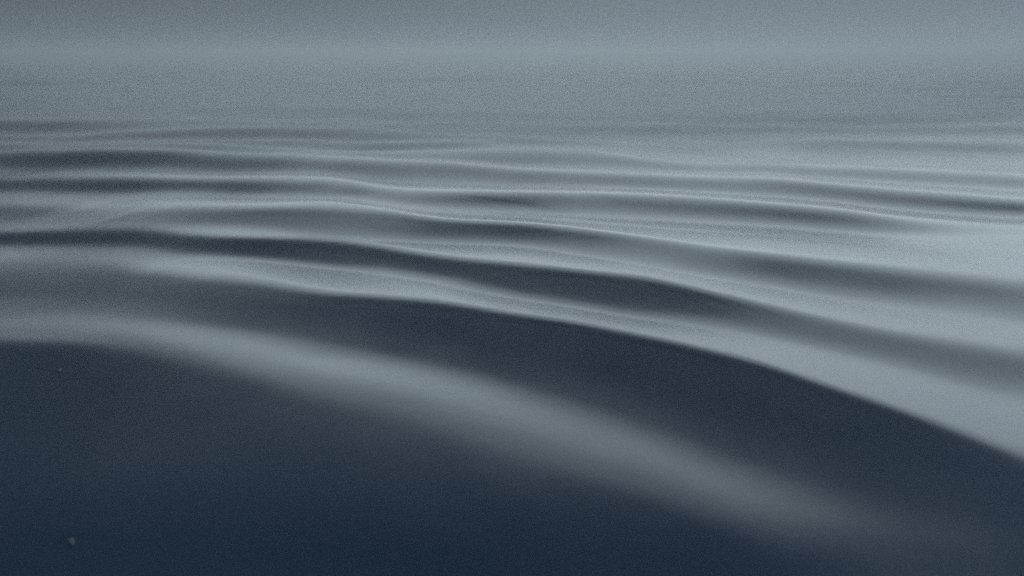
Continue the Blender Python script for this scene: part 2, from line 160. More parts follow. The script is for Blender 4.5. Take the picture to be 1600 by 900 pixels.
[-9,-9,-8,-7,-6,-4,-1,2,8,13,18,24,31,37,43,49,55,60,65,70,73,77,79,82,84,86,87,87,86,83,79,74,71,68,63,57,49,40,32,23,16,12,9,9,8,7,6,9,10,12,15,19,20,22,24,26,28,32,37,42,47,50,53,55,55,56,55,54,54,52,52,51,51,50,50,51,53,55,56,55,54,53,50,46,36,18,4,-5,-11,-16,-19],
[-9,-9,-9,-8,-6,-4,-1,3,7,12,18,24,31,37,43,50,55,61,66,70,74,76,79,82,85,87,86,84,81,77,74,70,65,58,51,41,32,24,16,11,7,5,7,8,9,9,10,11,14,18,24,27,31,35,38,41,45,50,55,59,62,66,67,68,69,68,66,66,64,63,61,59,57,55,54,54,53,53,54,55,54,53,53,49,43,31,14,2,-6,-12,-16],
[-10,-10,-9,-8,-7,-4,-1,4,7,13,19,24,30,38,44,49,56,61,66,70,75,78,81,83,86,85,83,80,76,72,67,61,54,45,34,25,17,11,6,2,1,2,3,2,3,6,10,14,20,29,35,41,47,52,57,61,65,69,72,74,77,78,79,80,80,78,78,75,74,72,69,67,65,62,59,57,56,55,55,55,56,55,53,52,48,41,27,11,-1,-9,-15],
[-10,-10,-10,-9,-6,-4,-1,3,8,12,18,24,31,37,44,50,56,62,66,71,75,79,82,84,84,83,80,75,69,64,57,48,38,28,20,14,10,5,0,-3,-4,-3,-2,2,7,13,21,30,39,46,53,59,64,70,74,78,83,86,86,88,88,89,89,89,89,89,86,85,82,80,78,76,72,69,66,62,59,57,56,56,55,55,54,52,50,45,36,21,7,-4,-12],
[-10,-10,-10,-8,-6,-3,0,3,9,14,19,25,31,37,44,51,56,61,67,71,75,80,83,83,81,78,75,69,62,53,42,32,23,15,8,3,-3,-7,-9,-8,-7,-5,1,10,20,30,39,50,59,67,72,78,83,87,90,94,96,97,98,98,98,98,98,98,97,95,94,92,90,88,86,82,79,76,72,68,65,62,59,57,56,56,56,54,52,48,42,29,14,1,-10],
[-10,-10,-9,-8,-6,-3,1,4,8,13,19,26,31,38,44,50,56,62,66,71,76,79,82,82,79,73,67,60,52,41,30,19,10,3,-2,-9,-13,-15,-13,-9,-4,3,11,20,31,44,58,69,78,84,90,95,99,101,103,105,105,105,106,106,106,105,105,104,102,101,100,98,96,94,91,89,86,82,78,74,70,67,63,60,58,56,55,55,52,50,45,36,21,5,-8],
[-10,-10,-9,-7,-5,-2,1,5,9,14,19,25,32,38,44,50,56,61,66,72,76,79,79,77,73,68,59,48,35,23,13,4,-3,-7,-10,-12,-12,-10,-5,1,8,17,26,38,51,66,80,90,97,101,105,108,110,111,112,112,111,111,111,111,111,110,110,109,107,106,105,103,101,98,96,94,91,88,85,81,76,72,68,64,61,58,56,54,54,51,47,40,27,10,-5],
[-8,-8,-7,-7,-4,-1,3,6,10,15,21,26,33,39,44,51,56,61,66,71,75,77,75,72,65,57,46,34,21,8,-1,-7,-12,-15,-15,-13,-8,-1,6,14,24,36,51,67,82,94,102,107,111,114,116,116,116,116,117,117,117,116,116,117,116,117,116,115,113,112,109,107,105,103,101,98,95,93,90,86,83,77,73,69,64,60,56,55,53,52,48,43,33,17,0],
[-7,-8,-7,-5,-3,-1,3,7,10,15,20,27,32,38,45,50,56,61,67,71,72,72,70,65,58,44,31,18,6,-2,-8,-10,-11,-12,-12,-7,-1,8,19,31,47,64,81,95,105,112,116,119,120,121,122,122,121,122,123,122,123,123,124,123,123,123,122,120,119,117,116,113,111,108,105,102,100,97,94,92,88,84,79,73,68,63,59,56,54,52,49,44,37,25,10],
[-7,-6,-6,-4,-2,1,3,8,12,16,22,26,33,39,46,51,56,62,67,69,70,68,63,55,43,31,16,3,-4,-8,-10,-12,-11,-7,-1,6,17,31,47,65,81,94,105,113,120,124,127,128,128,128,128,127,128,128,128,130,130,131,131,130,130,129,128,126,125,123,121,119,116,114,111,108,105,102,98,95,92,88,83,79,73,68,63,58,54,52,49,45,39,32,24],
[-5,-5,-5,-3,0,2,5,9,13,17,21,28,33,40,45,51,57,62,66,66,66,63,57,44,30,16,6,-2,-8,-11,-10,-8,-6,0,11,27,46,64,82,97,108,116,122,127,131,134,134,134,134,135,134,134,135,136,136,136,137,138,138,137,136,135,133,133,131,129,126,124,122,119,116,113,110,106,103,99,96,92,88,83,78,71,65,60,56,52,49,46,41,37,33],
[-5,-4,-2,-1,1,4,7,9,14,18,23,28,34,39,45,51,56,61,62,63,61,56,47,34,19,8,0,-6,-9,-8,-5,2,12,25,42,61,80,97,109,118,125,130,134,137,139,139,139,140,141,141,141,143,143,143,144,144,145,145,144,144,143,141,140,138,137,135,133,131,128,125,122,119,115,112,109,105,100,96,92,87,81,76,70,63,58,54,50,46,43,39,37],
[-3,-1,-1,1,2,5,7,11,15,20,24,29,35,41,46,51,57,60,60,59,55,48,36,24,13,3,-2,-3,-1,5,14,27,44,62,80,98,110,119,126,131,136,139,141,143,144,145,146,147,148,148,149,150,151,152,151,151,151,151,149,149,148,146,144,143,141,139,137,135,133,130,127,124,121,117,113,109,104,100,95,90,85,79,73,67,61,55,52,48,45,43,41],
[-1,0,2,2,4,6,10,13,17,21,25,30,35,40,46,51,56,56,56,55,50,39,27,16,9,7,6,10,19,30,45,63,80,96,111,120,128,132,135,138,141,145,149,150,151,152,152,153,153,154,155,157,158,158,158,157,156,155,154,153,152,151,150,148,146,144,142,140,137,134,132,129,126,123,118,113,109,104,99,93,87,82,76,71,65,59,53,49,47,44,42],
[2,2,4,5,6,8,10,14,17,22,27,31,36,41,46,52,52,52,52,49,42,31,21,13,10,12,20,32,46,61,78,93,108,121,129,135,138,140,141,143,147,152,156,159,159,158,159,159,159,159,160,161,162,162,162,162,160,157,157,156,154,153,152,151,149,147,146,143,140,138,135,133,130,126,122,118,113,108,102,96,90,85,79,74,68,61,55,51,48,47,45],
[5,6,6,7,8,10,13,16,20,24,28,32,36,42,47,50,50,49,48,43,32,22,15,13,15,23,37,55,73,91,104,117,127,134,138,142,144,146,148,150,154,159,163,165,166,166,166,165,165,164,165,165,165,166,166,165,163,161,160,158,158,157,156,154,153,151,148,145,143,140,138,134,131,128,125,122,117,111,105,99,94,87,83,76,71,65,59,54,51,48,46],
[9,7,8,9,10,11,14,17,21,25,29,33,37,41,46,46,45,46,44,35,24,16,13,18,29,43,61,80,98,112,124,131,136,140,144,147,151,154,156,159,162,165,168,170,171,172,172,171,170,170,169,168,168,167,167,167,165,165,163,162,161,161,160,158,156,154,151,148,145,143,140,138,135,131,128,123,119,115,109,103,97,92,85,80,74,69,63,57,52,49,47],
[11,11,10,11,12,14,16,19,22,25,30,33,37,42,45,43,42,42,37,29,20,15,18,31,49,69,87,104,118,127,133,136,140,145,149,154,158,161,165,167,169,171,171,172,173,174,175,175,175,176,174,172,171,171,171,170,170,169,167,166,165,165,164,163,160,157,153,150,147,145,143,140,137,134,130,126,122,117,112,107,101,94,89,83,77,72,67,61,55,51,49],
[13,13,13,14,15,16,18,21,24,27,30,35,39,42,41,39,40,37,30,22,18,20,31,50,73,94,111,121,129,134,137,141,146,151,158,161,164,168,171,175,176,176,174,173,174,177,178,180,180,179,177,176,174,173,172,172,172,171,171,169,169,168,167,166,164,160,157,154,152,149,146,144,140,137,132,129,124,120,115,110,104,99,92,87,81,75,69,64,59,53,49],
[17,16,16,16,17,18,19,21,25,28,31,34,38,40,37,36,36,32,25,21,23,35,53,75,97,114,123,131,135,140,144,148,153,158,163,167,170,172,176,179,180,179,177,176,176,176,178,180,182,181,181,180,181,182,183,183,184,184,183,183,182,182,180,177,172,167,162,158,154,152,150,146,144,140,136,131,127,122,118,113,108,102,96,89,83,77,72,67,61,56,50],
[20,19,18,18,19,20,22,24,26,30,33,36,38,36,32,33,32,27,22,24,37,55,77,97,113,123,131,136,141,146,150,153,158,164,169,173,174,175,178,181,183,181,178,178,183,188,190,189,185,181,175,167,158,149,139,132,126,123,123,125,126,127,130,135,142,149,156,161,164,163,159,154,148,142,139,135,130,125,121,116,111,105,100,93,86,80,75,70,65,58,51],
[22,22,22,21,21,22,23,25,27,30,33,36,36,31,30,31,28,23,25,35,54,77,98,112,121,130,137,142,148,153,156,160,163,167,172,175,178,179,179,179,181,185,189,181,163,143,123,104,88,76,66,55,42,27,14,3,-3,-4,-3,-1,2,5,11,20,35,52,68,84,96,104,112,121,130,140,143,139,132,126,122,118,113,108,101,95,89,83,77,71,66,60,55],
[24,24,23,23,23,24,26,27,29,31,34,35,33,27,27,27,23,23,30,49,72,94,108,118,126,134,142,149,153,158,162,165,167,171,175,177,176,178,183,188,185,168,138,101,56,17,-9,-22,-27,-30,-32,-33,-35,-35,-35,-35,-35,-35,-34,-33,-33,-32,-31,-29,-28,-26,-22,-19,-13,-5,6,22,44,70,96,117,130,131,124,119,115,110,105,98,91,84,78,74,68,63,57],
[27,27,27,26,26,27,27,29,31,33,35,35,27,24,25,23,21,26,42,64,87,103,114,122,131,139,146,152,157,162,167,170,171,171,173,179,185,183,169,147,111,61,12,-19,-30,-36,-39,-40,-40,-39,-37,-36,-34,-34,-34,-34,-34,-34,-34,-33,-32,-32,-32,-32,-32,-32,-32,-32,-32,-31,-29,-26,-23,-16,3,38,78,107,121,122,116,111,105,100,94,87,81,75,70,65,61],
[29,29,29,30,29,29,30,32,33,35,35,30,23,22,21,19,21,33,54,77,95,107,118,126,134,142,150,156,161,164,167,169,173,177,175,165,146,120,82,34,-9,-31,-37,-39,-39,-37,-37,-38,-38,-40,-42,-42,-43,-43,-43,-42,-41,-40,-40,-40,-40,-39,-38,-38,-37,-36,-36,-34,-33,-32,-31,-31,-30,-29,-28,-21,-4,33,75,102,113,111,106,100,95,89,83,77,72,67,62],
[32,32,32,32,33,32,33,33,35,36,33,24,19,20,19,18,26,43,65,84,97,110,120,130,138,146,152,156,160,165,171,175,167,148,118,79,40,7,-15,-30,-38,-39,-39,-39,-40,-43,-45,-46,-46,-44,-41,-40,-38,-37,-37,-38,-38,-39,-37,-37,-36,-36,-37,-36,-37,-37,-37,-38,-38,-38,-37,-36,-35,-33,-30,-30,-28,-21,1,41,78,99,104,101,95,90,85,78,73,68,64],
[35,35,35,35,35,36,35,37,38,36,29,19,18,17,16,19,32,53,72,87,100,113,124,133,139,145,150,156,162,163,154,132,99,55,12,-16,-29,-35,-37,-38,-38,-41,-43,-45,-45,-43,-40,-39,-38,-39,-41,-41,-41,-41,-41,-40,-40,-38,-39,-40,-40,-40,-39,-38,-38,-38,-37,-36,-36,-35,-35,-35,-35,-36,-36,-33,-30,-29,-27,-16,14,54,83,95,94,90,85,81,74,69,65],
[37,38,38,38,38,38,40,40,40,35,22,16,16,15,14,23,40,60,76,89,103,115,125,134,140,143,150,154,143,114,73,31,-2,-22,-32,-38,-39,-38,-39,-41,-44,-44,-44,-43,-41,-41,-42,-41,-41,-36,-31,-27,-24,-24,-24,-27,-29,-33,-34,-34,-34,-35,-36,-38,-37,-37,-37,-38,-38,-38,-38,-37,-37,-35,-34,-36,-36,-33,-29,-29,-23,-3,34,67,85,89,84,80,76,70,65],
[40,40,41,41,41,42,43,44,39,29,17,13,13,13,16,28,47,64,78,92,105,117,127,133,138,145,142,121,80,32,-8,-29,-36,-38,-39,-39,-41,-43,-44,-43,-43,-44,-43,-41,-40,-36,-30,-22,-9,5,20,33,39,40,34,23,8,-6,-17,-25,-30,-33,-34,-35,-37,-38,-38,-37,-37,-36,-36,-36,-36,-37,-37,-35,-34,-35,-35,-31,-29,-26,-13,18,53,75,82,79,75,71,65],
[41,42,43,43,44,45,46,43,36,20,12,12,11,11,19,34,52,67,81,94,107,118,127,133,139,133,105,57,9,-24,-37,-40,-40,-41,-43,-45,-44,-43,-42,-44,-43,-41,-38,-34,-24,-4,24,53,77,94,106,115,121,122,118,108,91,70,43,19,-1,-14,-23,-28,-31,-33,-36,-38,-38,-38,-38,-38,-37,-36,-36,-36,-36,-35,-35,-35,-34,-31,-28,-18,7,40,65,73,73,69,66],
[44,44,44,45,46,47,46,41,26,13,10,11,9,12,23,40,56,70,84,97,109,118,125,132,127,96,47,-2,-31,-40,-41,-43,-45,-45,-44,-43,-44,-44,-45,-43,-40,-35,-25,2,41,79,110,132,147,157,165,169,171,171,168,162,152,135,113,87,59,34,12,-6,-18,-25,-30,-33,-35,-37,-37,-37,-37,-37,-36,-36,-36,-36,-35,-35,-35,-34,-32,-29,-21,1,31,56,65,67,65],
[47,47,47,48,48,47,44,32,17,9,10,8,9,15,29,45,59,72,86,99,108,116,125,121,91,44,-6,-32,-38,-41,-44,-45,-44,-44,-44,-45,-45,-45,-42,-38,-30,-9,32,78,118,149,168,178,183,186,188,189,190,190,188,184,179,172,161,143,120,93,66,42,20,1,-14,-23,-30,-33,-35,-37,-37,-37,-37,-37,-37,-36,-36,-36,-35,-35,-35,-33,-29,-24,-5,25,48,59,62],
[49,49,49,49,49,47,37,21,9,8,8,7,9,19,34,49,62,76,89,98,107,116,114,90,45,-4,-32,-39,-42,-44,-44,-44,-45,-45,-45,-44,-44,-43,-39,-27,4,52,102,144,172,186,191,193,195,197,198,199,199,198,197,195,192,187,182,174,162,143,119,93,68,45,25,3,-13,-24,-30,-33,-36,-37,-37,-36,-36,-36,-36,-35,-36,-36,-35,-35,-34,-30,-24,-7,22,44,58],
[51,51,51,51,49,42,25,10,6,7,5,6,12,24,39,52,64,78,89,99,107,108,88,47,-1,-32,-38,-41,-44,-44,-46,-46,-46,-45,-45,-45,-43,-39,-26,10,62,115,158,183,195,198,201,204,205,207,209,209,209,209,208,206,203,198,192,187,180,172,158,138,116,91,68,46,23,1,-16,-26,-30,-34,-36,-37,-37,-36,-36,-37,-35,-35,-36,-35,-35,-34,-30,-23,-4,25,50],
[54,54,54,52,46,30,13,5,5,5,5,6,16,30,43,54,67,80,90,98,101,87,51,4,-30,-37,-41,-44,-45,-46,-46,-47,-46,-46,-44,-41,-38,-23,15,68,121,165,191,202,204,207,208,209,210,212,212,212,211,210,209,209,208,207,203,198,192,184,176,165,149,131,109,87,65,42,17,-5,-21,-28,-32,-35,-36,-37,-37,-36,-37,-36,-35,-36,-35,-34,-33,-30,-20,4,33],
[55,55,54,48,34,15,5,4,4,3,3,10,20,34,45,57,71,81,89,96,87,57,12,-26,-36,-42,-45,-45,-45,-46,-47,-47,-47,-45,-43,-37,-17,26,80,132,173,195,204,207,212,216,221,224,227,226,224,222,221,221,221,219,215,211,208,203,198,192,186,178,167,153,138,122,102,81,59,34,9,-12,-24,-30,-34,-36,-36,-36,-36,-37,-37,-36,-36,-36,-35,-32,-28,-15,5],
[57,56,50,36,17,6,3,4,3,3,5,13,26,37,48,61,73,81,90,86,63,21,-21,-36,-42,-44,-43,-45,-47,-47,-47,-47,-46,-43,-36,-11,38,95,147,183,199,205,212,222,223,216,204,190,176,162,149,142,142,150,165,183,199,211,216,217,212,202,190,181,173,164,153,141,129,114,96,73,48,21,-3,-20,-28,-32,-36,-37,-37,-36,-36,-36,-35,-35,-35,-34,-31,-26,-17],
[57,50,36,18,5,2,3,3,2,2,8,18,30,40,52,64,73,81,84,68,33,-10,-34,-40,-43,-44,-46,-46,-45,-47,-49,-47,-44,-38,-8,45,105,157,190,203,209,218,216,198,172,138,102,69,38,14,-2,-11,-10,1,22,54,90,121,146,163,178,191,199,196,184,170,159,150,141,132,121,106,83,59,32,6,-14,-26,-31,-35,-36,-37,-37,-36,-37,-36,-35,-35,-33,-31,-29],
[48,33,16,5,1,1,2,1,1,4,12,23,33,44,55,67,74,80,71,45,4,-29,-37,-44,-44,-44,-44,-46,-49,-48,-44,-45,-39,-8,47,109,163,195,208,216,217,193,147,91,40,6,-15,-27,-34,-39,-42,-43,-42,-40,-36,-33,-26,-14,3,25,52,85,120,147,165,172,168,157,148,140,132,124,112,91,66,39,12,-10,-24,-31,-35,-37,-36,-37,-36,-36,-36,-35,-34,-34,-33],
[28,14,3,0,1,1,0,-1,1,7,17,28,37,47,59,67,74,74,55,19,-19,-36,-43,-43,-44,-46,-48,-46,-44,-45,-45,-35,-1,57,118,167,196,210,222,209,161,88,20,-21,-37,-42,-42,-41,-39,-37,-37,-37,-39,-40,-40,-41,-41,-40,-38,-35,-32,-26,-13,19,64,107,135,150,152,145,137,130,125,114,95,72,45,17,-7,-22,-30,-35,-37,-37,-37,-36,-36,-35,-35,-35,-35],
[7,1,-1,-1,-1,0,-1,-1,3,11,22,32,41,52,61,67,72,63,35,-3,-32,-40,-43,-45,-46,-44,-42,-45,-45,-39,-21,23,80,133,173,197,211,224,194,122,38,-18,-38,-40,-37,-34,-34,-36,-41,-45,-48,-49,-48,-46,-46,-43,-42,-40,-38,-38,-38,-39,-39,-36,-27,-4,36,81,114,133,139,135,128,124,115,97,74,48,22,-3,-21,-29,-35,-37,-36,-37,-36,-36,-35,-35,-35],
[-3,-3,-2,-2,-1,-2,-1,1,7,17,27,36,45,55,62,67,69,50,14,-22,-36,-43,-45,-42,-41,-43,-42,-35,-19,16,66,115,155,182,198,213,224,180,89,6,-34,-45,-43,-43,-45,-46,-47,-48,-48,-49,-47,-45,-45,-46,-46,-47,-47,-47,-47,-45,-42,-39,-36,-36,-38,-38,-30,-11,27,72,106,125,130,126,122,114,99,77,51,24,-1,-20,-30,-34,-37,-37,-37,-36,-35,-35,-36],
[-6,-4,-4,-3,-3,-2,-1,4,12,22,31,39,49,56,62,67,59,32,-4,-32,-42,-43,-41,-42,-38,-28,-8,31,77,120,155,180,196,205,217,224,171,68,-11,-40,-46,-46,-52,-54,-53,-53,-52,-52,-51,-50,-50,-51,-49,-47,-46,-44,-43,-43,-43,-43,-44,-45,-45,-43,-39,-37,-38,-38,-30,-9,29,74,107,123,124,120,112,98,77,54,28,1,-19,-30,-35,-37,-36,-36,-36,-35,-36],
[-5,-6,-5,-6,-4,-2,3,10,18,27,35,44,52,58,63,66,47,13,-21,-37,-40,-41,-40,-28,3,50,99,138,170,193,205,210,214,224,228,170,60,-19,-46,-49,-53,-56,-54,-53,-54,-54,-54,-54,-53,-53,-51,-47,-47,-48,-47,-48,-48,-47,-46,-45,-44,-42,-41,-43,-44,-43,-40,-37,-39,-38,-27,0,44,87,114,121,117,109,97,77,54,28,1,-21,-31,-35,-37,-36,-36,-36,-36],
[-6,-7,-8,-5,-3,1,7,15,24,31,39,47,54,59,62,57,32,-3,-33,-39,-42,-36,-8,47,106,156,190,211,221,225,226,227,233,232,175,65,-17,-45,-48,-54,-55,-55,-57,-58,-57,-57,-56,-56,-57,-53,-52,-52,-47,-38,-27,-17,-10,-9,-13,-20,-29,-37,-42,-42,-42,-42,-43,-44,-41,-38,-39,-35,-17,22,69,105,118,115,107,95,76,54,27,-1,-23,-32,-36,-37,-36,-36,-36],
[-9,-8,-7,-5,-1,5,12,20,28,35,42,50,55,59,62,47,15,-20,-36,-41,-32,11,80,147,194,220,234,239,240,240,240,245,234,173,67,-15,-48,-54,-59,-59,-60,-61,-60,-58,-59,-59,-61,-59,-55,-55,-49,-34,-10,15,31,40,43,42,38,29,15,-4,-23,-36,-41,-43,-44,-42,-43,-44,-40,-39,-38,-28,5,54,97,115,112,103,92,73,50,23,-5,-25,-32,-36,-37,-37,-37],
[-10,-8,-5,-2,3,10,17,25,32,39,47,53,56,59,56,33,-1,-33,-40,-32,19,92,162,207,234,246,250,252,256,259,255,227,158,56,-21,-50,-51,-53,-55,-58,-59,-59,-61,-62,-62,-61,-58,-58,-55,-43,-14,22,50,66,75,78,76,75,72,67,57,40,16,-10,-31,-39,-41,-44,-44,-43,-44,-42,-40,-38,-32,-5,45,92,111,108,99,88,70,45,17,-11,-28,-33,-36,-36,-37],
[-9,-7,-3,2,7,13,21,28,35,43,50,54,58,58,45,11,-24,-38,-31,17,89,160,207,235,254,268,273,269,258,238,200,133,53,-7,-39,-51,-57,-60,-61,-61,-62,-63,-62,-61,-61,-61,-60,-51,-31,10,51,82,102,112,114,112,108,104,101,99,94,82,61,32,0,-27,-38,-41,-44,-45,-44,-45,-44,-42,-39,-34,-11,40,89,109,104,95,82,64,39,10,-16,-30,-34,-37,-37],
[-8,-4,0,4,10,17,24,30,38,47,53,56,59,56,28,-12,-43,-34,8,77,146,194,226,254,259,246,227,207,179,141,99,61,39,30,22,7,-11,-25,-34,-40,-44,-47,-49,-52,-52,-48,-35,-5,40,82,116,138,150,155,152,146,140,134,131,130,128,122,106,79,45,8,-24,-38,-40,-43,-45,-44,-44,-44,-42,-39,-34,-11,41,88,104,99,90,76,56,31,1,-21,-32,-35,-38],
[-5,-2,2,7,13,20,26,35,43,49,54,57,59,48,17,-17,-23,3,60,127,179,213,235,216,173,131,107,97,94,92,90,92,97,105,110,108,97,82,66,52,41,31,20,13,13,25,51,86,121,152,173,187,192,190,185,177,168,161,157,154,153,151,144,124,92,54,15,-19,-36,-40,-43,-45,-45,-45,-45,-43,-39,-35,-9,46,90,100,94,84,69,47,21,-8,-26,-34,-37],
[-2,1,5,10,16,21,29,37,46,52,55,58,57,40,14,1,14,50,107,161,196,214,176,104,55,44,60,88,115,133,144,149,155,164,172,177,177,171,161,151,143,133,124,117,118,129,150,174,194,206,214,217,218,214,205,195,186,178,173,169,168,168,167,160,140,106,66,24,-13,-33,-39,-42,-45,-45,-45,-44,-43,-39,-33,-3,54,91,96,89,78,61,38,11,-16,-30,-37],
[0,3,7,12,17,25,33,42,48,52,55,59,53,34,16,18,42,86,142,181,200,157,74,26,29,66,110,143,163,173,178,183,191,201,211,217,223,226,226,223,217,211,206,204,207,214,222,228,232,235,239,243,238,224,208,192,182,177,174,173,173,174,176,178,172,153,117,76,33,-6,-30,-39,-42,-44,-45,-45,-44,-42,-38,-30,7,64,92,91,83,71,53,27,-2,-25,-35],
[3,6,10,14,21,28,37,43,48,52,56,57,48,30,22,35,68,120,165,188,154,68,19,30,75,124,159,180,191,197,201,207,214,221,230,238,245,252,257,258,254,251,248,248,250,252,254,254,254,255,244,219,185,155,134,124,123,127,134,143,154,165,176,182,185,181,163,130,88,44,2,-26,-38,-42,-45,-46,-45,-44,-42,-38,-26,20,71,90,87,78,63,42,15,-15,-33],
[6,9,12,18,25,33,40,45,49,52,56,53,41,28,30,53,94,145,175,159,77,23,32,80,131,167,188,200,208,214,217,220,223,227,231,238,247,257,266,271,272,270,269,270,273,276,276,269,250,211,153,88,35,4,-6,-2,10,28,50,74,96,122,149,174,189,193,190,171,139,97,53,9,-23,-37,-41,-44,-45,-45,-44,-41,-36,-17,36,80,87,81,70,54,30,-1,-29],
[10,12,17,23,30,37,41,45,48,53,54,48,35,29,40,69,116,162,170,102,36,36,81,132,168,189,202,211,217,222,225,226,228,232,237,244,252,254,254,253,255,258,263,265,262,252,230,192,133,55,-15,-59,-76,-80,-78,-72,-65,-56,-44,-24,9,49,90,134,174,196,200,196,178,146,104,59,14,-21,-37,-41,-45,-45,-45,-44,-40,-35,-3,52,84,84,76,63,42,12,-25],
[13,17,22,29,35,39,42,45,48,51,49,42,31,33,52,84,139,168,131,56,41,78,128,165,187,200,209,220,229,233,232,227,221,216,210,199,180,156,132,118,115,121,128,130,121,97,56,2,-50,-84,-97,-97,-93,-87,-83,-81,-78,-76,-72,-65,-53,-33,8,64,123,175,203,205,198,181,149,107,61,15,-21,-37,-41,-45,-45,-44,-43,-38,-29,14,65,83,79,68,51,24,-9],
[18,23,29,35,38,40,42,44,48,47,44,35,30,40,65,109,155,151,76,43,72,122,161,183,196,210,222,223,219,209,194,176,158,137,113,75,30,-12,-41,-56,-61,-61,-60,-60,-66,-78,-93,-104,-110,-108,-101,-97,-95,-94,-91,-87,-83,-77,-71,-67,-65,-61,-49,-19,40,112,175,206,206,197,180,150,108,60,13,-23,-37,-41,-45,-46,-45,-42,-37,-18,34,75,80,72,59,39,17],
[26,30,35,37,39,40,41,44,45,44,39,31,33,48,77,135,159,110,56,68,113,154,178,192,207,210,202,179,150,127,109,92,72,44,7,-33,-74,-94,-100,-102,-104,-106,-108,-110,-112,-113,-112,-110,-108,-107,-109,-108,-104,-100,-96,-92,-88,-85,-82,-77,-70,-63,-60,-55,-34,20,100,172,206,203,194,178,147,104,56,9,-26,-39,-42,-45,-45,-44,-41,-35,-2,52,77,74,63,50,37],
[33,36,38,40,40,40,42,43,41,39,33,28,36,57,99,150,144,77,65,102,145,171,185,199,192,163,119,88,73,65,57,39,14,-14,-62,-95,-101,-97,-95,-96,-97,-98,-99,-101,-103,-106,-109,-114,-117,-118,-115,-111,-109,-106,-102,-98,-93,-88,-82,-77,-75,-72,-65,-59,-57,-42,4,87,166,204,201,191,175,143,98,47,2,-28,-40,-43,-46,-46,-43,-38,-28,17,64,74,68,59,51],
[39,40,40,40,39,39,40,39,38,33,26,28,42,69,131,156,110,68,90,134,163,177,188,174,128,73,35,25,30,28,13,-11,-53,-90,-101,-106,-102,-100,-102,-103,-105,-107,-110,-112,-114,-116,-119,-120,-120,-120,-119,-117,-114,-111,-107,-103,-99,-94,-89,-84,-78,-72,-70,-67,-60,-57,-47,-5,79,163,202,198,187,170,136,88,36,-7,-32,-41,-44,-45,-45,-42,-37,-16,37,69,70,66,61],
[44,42,41,39,39,40,38,35,32,27,23,30,49,92,148,143,82,82,121,153,168,177,159,104,45,7,-1,0,-6,-25,-61,-99,-115,-116,-103,-91,-89,-90,-89,-91,-93,-96,-99,-102,-105,-108,-111,-114,-118,-120,-121,-121,-119,-116,-113,-109,-104,-98,-93,-87,-82,-78,-73,-68,-66,-60,-55,-48,-9,75,161,199,195,184,165,128,77,25,-14,-35,-41,-45,-45,-44,-40,-32,3,53,69,70,70],
[44,43,41,40,39,37,33,31,27,21,22,35,62,127,154,111,78,105,142,159,168,149,92,27,-17,-41,-62,-86,-106,-119,-124,-127,-119,-100,-88,-83,-79,-73,-73,-73,-76,-81,-86,-90,-95,-99,-102,-106,-109,-111,-113,-114,-116,-116,-116,-114,-109,-105,-99,-93,-87,-81,-77,-73,-67,-65,-61,-54,-47,-10,73,160,197,191,179,158,117,64,14,-21,-38,-42,-45,-46,-43,-38,-22,26,64,73,76],
[46,43,42,40,38,33,30,27,20,17,25,44,88,147,143,85,88,126,148,160,144,90,18,-42,-81,-103,-121,-136,-144,-140,-129,-113,-106,-97,-80,-57,-40,-35,-32,-35,-40,-45,-50,-57,-62,-67,-71,-74,-79,-86,-94,-101,-105,-109,-111,-113,-112,-108,-103,-97,-91,-86,-80,-75,-72,-68,-65,-61,-54,-45,-7,77,161,193,187,175,150,103,50,3,-27,-39,-44,-45,-45,-42,-34,-1,49,71,80],
[46,44,41,38,33,29,26,21,16,18,29,56,124,152,109,79,105,134,149,142,95,21,-45,-88,-110,-118,-119,-124,-128,-125,-121,-116,-104,-80,-51,-17,9,20,22,20,13,5,-4,-13,-20,-26,-29,-33,-37,-45,-56,-70,-82,-92,-101,-107,-110,-111,-108,-102,-96,-90,-85,-80,-75,-71,-67,-64,-60,-53,-41,-1,84,165,190,183,169,140,89,37,-5,-32,-40,-44,-45,-43,-39,-25,25,66,83],
[45,43,40,35,29,25,22,15,12,19,39,84,144,142,84,88,119,135,138,102,33,-37,-86,-106,-111,-116,-126,-134,-136,-134,-130,-107,-80,-35,7,36,53,61,61,55,47,36,24,13,1,-8,-16,-21,-25,-30,-36,-43,-54,-65,-79,-91,-100,-105,-107,-105,-101,-95,-89,-83,-79,-74,-70,-67,-64,-60,-52,-38,8,95,169,186,178,162,126,73,24,-14,-35,-42,-45,-45,-42,-34,0,55,86],
[46,42,36,29,25,22,15,10,13,24,50,121,151,107,77,99,121,132,109,44,-26,-81,-104,-111,-118,-127,-134,-135,-136,-134,-124,-88,-40,24,75,108,124,128,122,111,96,79,63,47,32,16,1,-15,-30,-39,-43,-47,-50,-55,-61,-70,-82,-94,-102,-105,-103,-99,-93,-88,-82,-78,-74,-70,-66,-63,-60,-52,-35,20,108,173,182,174,153,111,57,12,-22,-38,-43,-45,-43,-38,-22,32,85],
[44,37,30,25,21,16,9,7,14,33,80,140,137,78,81,107,122,112,56,-14,-74,-102,-111,-118,-123,-132,-139,-141,-140,-135,-116,-58,14,90,145,178,198,208,208,196,178,156,133,110,88,65,39,11,-18,-44,-62,-67,-66,-64,-64,-65,-68,-75,-86,-97,-103,-102,-98,-93,-87,-81,-77,-73,-69,-66,-62,-59,-51,-34,33,123,177,178,167,140,92,42,1,-28,-40,-44,-45,-41,-33,2,60],
